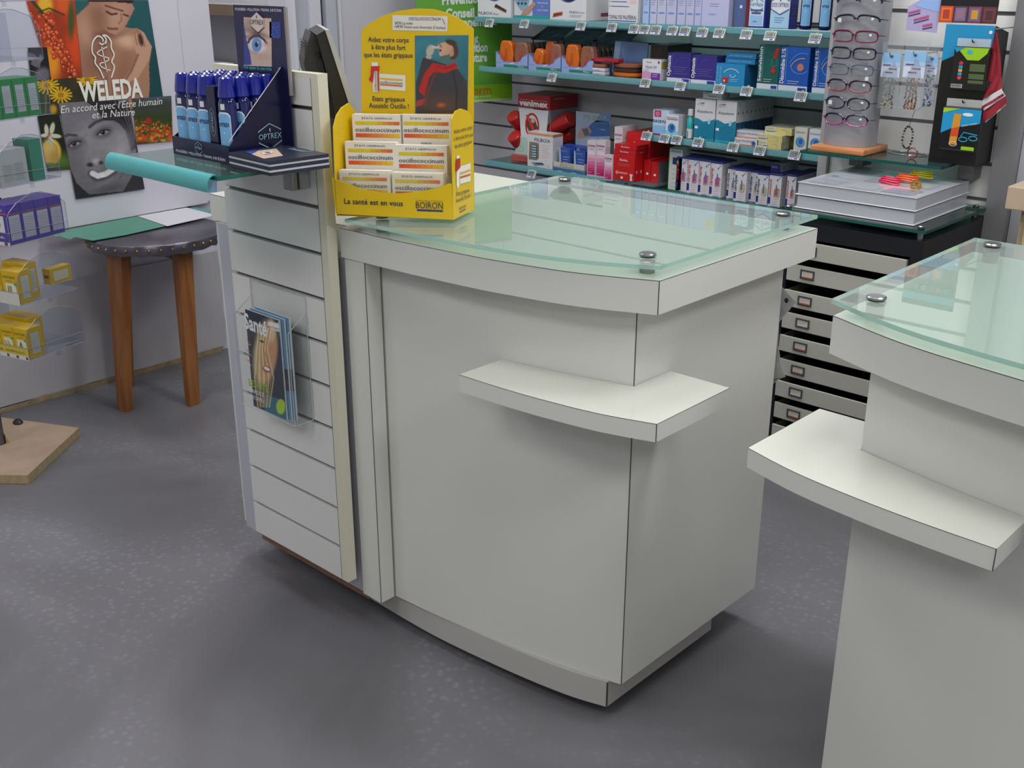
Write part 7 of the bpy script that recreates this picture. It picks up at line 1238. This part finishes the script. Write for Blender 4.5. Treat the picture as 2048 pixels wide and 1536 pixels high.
for k, (px_, py_, c1, c2) in enumerate(specs):
    yg = ccy - CRd * .95 - .012; p = aty(px_, py_, yg); t = thing('reading_glasses', nms[k] + ('' if 'column' in nms[k] else ', on the column'), 'glasses', (p[0], yg, p[2] - .015), 'reading glasses on the silver column')
    lw, lh = .030, (.013, .0135, .0145, .0145, .0145, .0155, .0165, .0155)[k]; sq = (3.2, 2.8, 3.6, 4, 3.4, 2.6, 2.2, 2.4)[k]
    g = G(); g2 = G(); lens = []
    for s in (-1, 1):
        pts = []
        for i in range(28):
            a = 2 * pi * i / 28; ca, sa = cos(a), sin(a); r = (abs(ca) ** sq + abs(sa) ** sq) ** (-1 / sq); x_ = s * .0345 + lw * r * ca; z_ = lh * r * sa + .003 * ca * s * -1 * (1 if k < 2 else 0)
            pts.append((p[0] + x_, yg + .010 * (x_ / .066) ** 2, p[2] + z_))
        up_ = [q_ for i, q_ in enumerate(pts)]
        rad = .0022 if k != 4 else .0012
        half = 14
        g.tube(pts[0:half + 1], rad * 1.25, mat(c1, .2), 6); 
        if k not in (0, 1): g.tube(pts[half:] + [pts[0]], rad * .9, mat(c2, .2), 6)
        lens.append(pts)
    g.tube([(p[0] - .006, yg, p[2] + .003), (p[0], yg - .001, p[2] + .006), (p[0] + .006, yg, p[2] + .003)], .0016, mat(c1, .2), 6); g.build('frame', t, smooth=True)
    for pts in lens:
        c = np.mean(np.array(pts), 0); g = G(); g.add([tuple(c)] + pts, [(0, i + 1, (i + 1) % 28 + 1) for i in range(28)], glassm('spectacle_lens', '#f6f8fa', .01)); g.build('lens', t)
    for s in (-1, 1):
        g = G(); xe = s * .0655; g.tube([(p[0] + xe, yg + .010, p[2] + .004), (p[0] + xe + s * .006, yg + .013, p[2] + .004), (p[0] + xe + s * .007, yg + .025, p[2] + .003), (p[0] + xe + s * .004, yg + .048, p[2] + .001)], .0017, mat(c1 if k != 7 else '#3a1440', .2), 6); g.build('temple', t, smooth=True)
    g = G(); g.tube([(p[0], yg + .002, p[2] + .004), (p[0], ccy - CRd * .95 + .001, p[2] + .004)], .003, mat('#c0c4c8', .2), 8); g.build('holder_peg', t)
    g = G(); lx_, lz_ = p[0] + .046, p[2] + .005; g.lathe([(.0, -.0003), (.0042, -.0003), (.0042, 0), (.0005, 0.0002)], (0, 0, 0), mat('#d8dadc', .4), 12, ax=np.array([[1, 0, 0], [0, 0, -1], [0, 1, 0]])); g.v = [v * np.array([1, 1, .75]) + np.array([lx_, yg + .003, lz_]) for v in g.v]; g.build('strength_sticker', t)
    if k in (1, 4, 6): g = G(); g.obox((p[0] + (-.056 if k != 4 else .045), yg - .001 + .006, p[2] - (.006 if k != 4 else .026)), (.010, 0, .0), (0, .0006, 0), (0, 0, .011), mat('#ccd0d0', .4)); g.build('price_label', t)
# hanging cord packets
def hook(x, z, y1):
    g = G(); g.tube([(x, 3.119, z), (x, y1, z), (x, y1 - .006, z + .006)], .0018, mat('#b8bac0', .2, metal=.9), 6); return g
POLY = glassm('poly_bag', '#f4f6f8', .10, '#dfe4ea', rough=.08)
def packet(label, pc, y, hx, hz, hcol, beads, seed):
    """pc: pixel corners of header card tl, br ; bag length down"""
    tl = aty(*pc[0], y); br = aty(*pc[1], y); r = random.Random(seed); t = thing('cord_packet', label, 'packet', ((tl[0] + br[0]) / 2, y, tl[2] - .2), 'bagged bead cords hanging beside the spectacle column')
    x0, x1, z0, z1 = tl[0], br[0], br[2], tl[2]
    g = G(); g.box(x0, x1, y, y + .0012, z0, z1, mat('#c4cbe0', .4)); q = P(g, (x0, y, z0), (1, 0, 0), (0, 0, 1)); w_, h = x1 - x0, z1 - z0; q.rect(0, h * .62, w_, h * .38, mat('#86b4dc', .4), 1); q.rect(0, h * .45, w_, h * .17, mat('#a4bce0', .4), 1); q.disc(w_ * .5, h * .86, .005, .004, mat('#4a5a80', .4), 2, 10)
    for a, b in ((.1, .48), (.42, .33), (.25, .18)): q.rect(w_ * a, h * b, w_ * .4, h * .045, mat('#6a3a66', .4), 2)
    g.build('header_card', t)
    g = G(); g.tube([((x0 + x1) / 2, 3.119, z1 - .008), ((x0 + x1) / 2, y - .012, z1 - .008), ((x0 + x1) / 2, y - .016, z1 + .001)], .0016, mat('#c4c6cc', .15, metal=.9), 6); g.build('hook', t, smooth=True)
    zb = z0 - .085
    g = G(); rows = []
    for j in range(9):
        v = j / 8; rows.append([(x0 - .003 + (x1 - x0 + .006) * u, y + .004 - .007 * sin(pi * u) * sin(pi * min(1, v * 1.1)) + .0015 * sin(9 * u + 5 * v + seed), zb + (z1 + .028 - zb) * v) for u in [i / 6 for i in range(7)]])
    g.sheet(rows, POLY, thick=(0, .0003, 0)); g.build('clear_bag', t, smooth=True)
    g = G()
    for s in range(4):
        x_ = x0 + (x1 - x0) * (.25 + .16 * s)
        for i in range(18):
            z_ = z0 - .003 - i * .0046; g.lathe([(.0, -.0026), (.0024, -.0016), (.0032, 0), (.0024, .0016), (.0003, .0026)], (x_ + r.uniform(-.0025, .0025), y + .003 + r.uniform(-.001, .002), z_), mat(r.choice(beads), .25), 7)
    b = g.build('bead_string', t, smooth=True); b['kind'] = 'stuff'; return t
packet('bagged cord of grey and brown beads, first packet beside the spectacle column', ((1766, 105), (1798, 156)), 2.99, 0, 0, '', ['#5a544c', '#8a7c60', '#3c3a44', '#a89878'], 1)
packet('bagged cord of amber beads, second packet beside the spectacle column', ((1811, 102), (1847, 157)), 2.98, 0, 0, '', ['#8a4a18', '#a4642a', '#5a2c14', '#2c2824'], 2)
packet('bagged cord of white and grey beads, rearmost packet nearest the black display', ((1853, 112), (1873, 150)), 2.995, 0, 0, '', ['#b4b8c4', '#8ea4c4', '#3c3c44'], 3)
# big bead loops at the bottom
g = G(); c0 = aty(1815, 275, 2.985)
for i in range(22):
    a = 2 * pi * i / 22; g.lathe([(.0, -.003), (.0028, -.0018), (.0034, 0), (.0028, .0018), (.0003, .003)], (c0[0] + .014 * cos(a), 2.985 + .002 * sin(3 * a), c0[2] + .030 * sin(a)), mat(('#1e1e24', '#7a6248', '#2c2c34')[i % 3], .25), 8)
p1 = (c0[0], 2.985, c0[2] + .031); g.tube([p1, (c0[0] + .004, 3.0, c0[2] + .07), (c0[0] + .004, 3.119, c0[2] + .09)], .0008, mat('#30303a', .4), 5)
one('bead_cord', g, 'dark bead cord looped low below the amber packet', 'cord', smooth=True)
g = G(); gp = atz(1808, 310, RZ); g.tube([(gp[0] + .055 * cos(a), gp[1] + .025 + .03 * sin(a), RZ + .0016) for a in [2 * pi * i / 30 for i in range(30)]], .0012, mat('#c4c8d0', .1, metal=.6), 6, closed=True); one('wire_ring', g, 'thin oval wire ring lying on the bay shelf below the packets', 'ring', smooth=True)
g = G(); rc = aty(1826, 298, 3.0); g.tube([(rc[0] + .014 * cos(a), 3.0, RZ + .016 + .014 * sin(a)) for a in [2 * pi * i / 22 for i in range(22)]], .002, mat('#8a2c34', .25), 6, closed=True); one('red_loop', g, 'small dark red loop standing on the bay shelf under the bead cord', 'loop', smooth=True)
# tilted lilac price card
yc = 3.0; cs = [aty(a, b, yc) for a, b in ((1847, -4), (1883, -2), (1873, 66), (1812, 60), (1816, 14))]
g = G(); g.prism(cs, (0, .0012, 0), mat('#a49cc4', .4)); q = P(g, (cs[3][0], yc, cs[3][2]), (1, 0, 0), (0, 0, 1)); q.polypx([(1847, -3), (1882, -2), (1879, 25), (1830, 12)], mat('#88a8dc', .4), 1)
for (a, b), (c, d) in (((1817, 24), (1841, 18)), ((1828, 38), (1858, 30)), ((1845, 50), (1865, 46))): q.polypx([(a, b), (c, d), (c, d + 4), (a, b + 4)], mat('#b44a80', .4), 2); q.polypx([(a, b + 7), (c, d + 7), (c, d + 9), (a, b + 9)], mat('#4a1c5a', .4), 2)
g.tube([((cs[0][0] + cs[2][0]) / 2, 3.119, cs[2][2] + .05), ((cs[0][0] + cs[2][0]) / 2, yc + .0016, cs[2][2] + .05)], .0015, mat('#b8bac0', .2, metal=.9), 6); one('price_card', g, 'tilted lilac and blue card with maroon stripes above the bagged cords', 'card')
# black accessory display
yd_ = 2.985; D = lambda a, b, y=yd_: aty(a, b, y); db = D(1858, 312); dbr = D(1955, 318); dtr = D(1990, 55); dtl = D(1893, 47)
t = thing('accessory_display', 'black and turquoise display stand at the right end of the bay shelf', 'display stand', ((db[0] + dbr[0]) / 2, yd_ + .03, RZ))
bx0, bx1 = (D(1860, 300)[0] + D(1892, 48)[0]) / 2, (D(1955, 300)[0] + D(1989, 56)[0]) / 2; zT = D(1940, 50)[2]
g = G(); g.box(bx0, bx1, yd_, yd_ + .004, RZ + .0006, zT, mat('#0e0e12', .3)); q = P(g, (bx0, yd_, RZ), (1, 0, 0), (0, 0, 1)); w_ = bx1 - bx0; H = zT - RZ
q.poly([(0, H), (w_, H), (w_, H * .84), (w_ * .35, H * .8), (0, H * .74)], mat('#1c86b8', .35), 1); q.disc(w_ * .93, H * .955, .0045, .0045, WHT, 2, 12); g.build('front_panel', t)
g = G(); g.prism([(bx0, yd_ + .0042, RZ + .0006), (bx0, yd_ + .11, RZ + .0006), (bx0, yd_ + .10, zT - .02), (bx0, yd_ + .0042, zT)], (.003, 0, 0), mat('#121216', .35)); q = P(g, (bx0, yd_ + .11, RZ), (0, -1, 0), (0, 0, 1)); q.poly([(.01, H * .78), (.104, H * .72), (.104, H * .97), (.014, H * .9)], mat('#1c86b8', .35), 1); g.build('side_panel', t)
g = G(); g.prism([(bx1 - .003, yd_ + .0042, RZ + .0006), (bx1 - .003, yd_ + .11, RZ + .0006), (bx1 - .003, yd_ + .10, zT - .02), (bx1 - .003, yd_ + .0042, zT)], (.003, 0, 0), mat('#121216', .35)); g.build('side_panel', t)
# two hanging packs
def c6(a, b): return (1620 + a / 4.785, b / 4.785)
yb2 = yd_ - .022
def pack(label, tl, br, fn, z_top_px, nm='accessory_pack'):
    a = aty(*tl, yb2); b = aty(*br, yb2); t = thing(nm, label, 'pack', ((a[0] + b[0]) / 2, yb2, b[2]), 'packs hanging on the black display')
    g = G(); g.bbox(a[0], b[0], yb2, yb2 + .014, b[2], a[2], mat('#15161a', .2), .004); q = P(g, (a[0], yb2, b[2]), (1, 0, 0), (0, 0, 1)); fn(q, b[0] - a[0], a[2] - b[2]); g.build('blister', t)
    g = G(); zc_ = a[2] + .004; g.box(a[0] + .004, b[0] - .004, yb2 + .004, yb2 + .005, a[2] - .002, a[2] + .020, glassm('hang_tab_plastic', '#e4e8ec', .25)); g.build('hang_tab', t); g = G(); g.tube([((a[0] + b[0]) / 2, yd_ - .0005, a[2] + .012), ((a[0] + b[0]) / 2, yb2 - .006, a[2] + .012), ((a[0] + b[0]) / 2, yb2 - .010, a[2] + .018)], .0018, mat('#101014', .3), 6); g.build('hook', t)
def p1fn(q, w_, h):
    q.poly([(w_ * .1, h * .98), (w_ * .96, h * .98), (w_ * .92, h * .86), (w_ * .72, h * .70), (w_ * .4, h * .70), (w_ * .16, h * .9)], mat('#8cbc1c', .35), 1); q.poly([(0, h * .98), (w_ * .3, h * .98), (w_ * .08, h * .86)], mat('#1c86b8', .35), 2); q.disc(w_ * .45, h * .88, w_ * .08, w_ * .06, mat('#3aa0c0', .35), 2, 12)
    for a, b, hh in ((.5, .45, .17), (.5, .28, .12), (.5, .18, .07)): q.rect(w_ * a, h * b, w_ * .42, h * hh, mat('#4a5c3a', .35), 1)
    for k, c in enumerate(('#b02a44', '#2a8ab4', '#c8a040', '#2a8ab4', '#c83a5c')): q.disc(w_ * .25, h * (.62 - .08 * k), w_ * .06, w_ * .06, mat(c, .35), 2, 10)
    q.rect(w_ * .04, h * .06, w_ * .32, h * .09, mat('#9c9c9c', .4), 1); [q.rect(w_ * (.06 + .035 * k), h * .08, w_ * .015, h * .06, BLK, 2) for k in range(8)]
def p2fn(q, w_, h):
    q.poly([(0, h * .96), (w_, h * .96), (w_, h * .66), (w_ * .3, h * .52), (0, h * .38)], mat('#1c8cc0', .35), 1); q.poly([(0, h * .96), (w_ * .45, h * .96), (w_ * .2, h * .9), (0, h * .84)], mat('#9cc02c', .35), 2); q.disc(w_ * .66, h * .84, w_ * .14, h * .04, WHT, 2, 14)
    q.poly([(w_ * .26, h * .14), (w_ * .46, h * .14), (w_ * .5, h * .84), (w_ * .3, h * .84)], mat('#c88a2c', .35), 3); q.poly([(w_ * .27, h * .34), (w_ * .48, h * .34), (w_ * .49, h * .56), (w_ * .28, h * .5)], mat('#c04a24', .35), 4); q.ring(w_ * .38, h * .16, w_ * .1, h * .05, .0012, WHT, 5)
    for a, b in ((.62, .28), (.88, .32)): q.ring(w_ * a, h * b, w_ * .11, h * .05, .002, mat('#2fa0c8', .35), 3)
    q.stroke([(w_ * .55, h * .34), (w_ * .62, h * .44), (w_ * .98, h * .40)], .002, mat('#2fa0c8', .35), 3); q.rect(w_ * .6, h * .04, w_ * .34, h * .08, mat('#8cbc1c', .35), 2); q.text('SPORT CORDS', w_ * .55, h * .56, .004, WHT, 4, w=w_ * .4, rot=.25)
pack('black blister pack with lime green top, upper pack on the black display', c6(1385, 440), c6(1670, 885), p1fn, 0)
pack('black pack with orange strap and turquoise glasses printed, lower pack on the black display', c6(1285, 1010), c6(1585, 1465), p2fn, 0)
# strip of coloured squares
ys_ = 2.99; s0 = aty(1876, 46, ys_); s1 = aty(1990, 49, ys_)
g = G(); g.box(s0[0], s1[0], ys_ + .002, ys_ + .006, s0[2] + .002, s0[2] + .12, mat('#121218', .35)); q = P(g, (s0[0], ys_ + .002, s0[2]), (1, 0, 0), (0, 0, 1)); sw_ = (s1[0] - s0[0]) / 4
pal = [('#c84a1c', '#e06a2c', '#a03a2c'), ('#5a3a50', '#7a6a8c', '#8a6a7c'), ('#8a3040', '#4a6a94', '#c8882c'), ('#5a2c3a', '#6a3a3c', '#4a2a34')]
for k, (a, b, c) in enumerate(pal): q.rect(sw_ * k + .001, .003, sw_ - .002, .040, mat(a, .4), 1); q.rect(sw_ * k + .005, .007, sw_ - .010, .032, mat(b, .4), 2); q.rect(sw_ * k + .010, .012, sw_ - .020, .022, mat(c, .4), 3)
for k, c in enumerate(('#7a2c24', '#3a94a4', '#c8b070', '#2a7a8c', '#c83a50', '#2a94b0')): q.disc(.014 + .022 * k, .066, .006, .007, mat(c, .4), 2, 12); q.disc(.014 + .022 * k, .066, .003, .004, mat('#121218', .4), 3, 10)
q.rect(0, .084, s1[0] - s0[0], .02, mat('#1c98a8', .4), 1); g.box(s0[0] + .03, s0[0] + .036, ys_ + .0062, 3.1195, s0[2] + .06, s0[2] + .064, mat('#b8bac0', .3, metal=.7)); one('pattern_card', g, 'black card with four coloured squares and a row of icons above the accessory display', 'card')
# red and white strap
t = thing('cloth_strap', 'folded red and white striped cloth strap hanging right of the black display', 'strap', tuple(aty(1985, 240, 2.975)))
L1 = [(1990, 60), (2001, 110), (2004, 150), (2003, 175)]; L2 = [(1985, 80), (1980, 110), (1972, 150), (1966, 195)]; yz = 2.975
def strip(pa, pb, m, nm, dy=0):
    g = G(); rows = [[aty(*(np.array(a) * (1 - u) + np.array(b) * u), yz + dy + .004 * sin(6 * u + i)) for u in (0, .25, .5, .75, 1)] for i, (a, b) in enumerate(zip(pa, pb))]
    g.sheet(rows, m, thick=(0, .0018, 0)); g.build(nm, t, smooth=True)
RS = mat('#8e1c2c', .7); WS = mat('#c8c4cc', .7)
strip([(1989, 62), (1990, 95), (1990, 150), (1972, 185), (1966, 198)], [(1994, 66), (2001, 115), (2003, 155), (2003, 172), (2003, 176)], RS, 'red_band'); strip([(1988, 75), (1984, 90), (1976, 125), (1972, 160)], [(1990, 92), (1994, 112), (1992, 150), (1988, 166)], mat('#8e1c2c', .7), 'red_band', .003)
strip([(1966, 199), (1963, 212), (1962, 225)], [(2003, 177), (2007, 186), (2011, 192)], WS, 'white_band'); strip([(1962, 226), (1965, 236), (1970, 243)], [(2011, 193), (2013, 199), (2012, 207)], RS, 'red_band'); strip([(1963, 213), (1962, 219)], [(2006, 187), (2008, 191)], mat('#8e1c2c', .7), 'red_band', -.003); strip([(1970, 244), (1971, 245)], [(2012, 208), (2012, 210)], WS, 'white_band')
g = G(); a = aty(1990, 60, yz); g.tube([(a[0], 3.119, a[2] + .002), (a[0], yz + .003, a[2] + .002), (a[0], yz - .004, a[2] + .008)], .0018, mat('#b8bac0', .2, metal=.9), 6); g.build('hook', t)
q = None
# crumpled plastic sleeve behind the near counter
yv = 1.99
t_ = [(1556, 566), (1574, 585), (1592, 603), (1577, 622), (1560, 642), (1558, 648), (1556, 690), (1563, 735), (1571, 754), (1560, 757), (1546, 768)]
g = G(); rows = []
for i, (a, b) in enumerate(t_):
    rows.append([aty(a - 34 + 34 * u, b + 4 * (1 - u), yv + .004 + .006 * sin(2.1 * i + 3 * u)) for u in (0, .33, .66, 1)])
g.sheet(rows, mat('#c4c4c4', .2, trans=.25, name='milky_plastic'), thick=(0, .0008, 0)); q = P(g, (0, yv - .0005, 0), (1, 0, 0), (0, 0, 1)); a, b = q.pp(1573, 601); q.disc(a, b, .0045, .0055, DARK, 1, 14)
one('plastic_sleeve', g, 'crumpled milky plastic sleeve with a punched hole sticking out behind the near counter', 'sleeve', smooth=True)
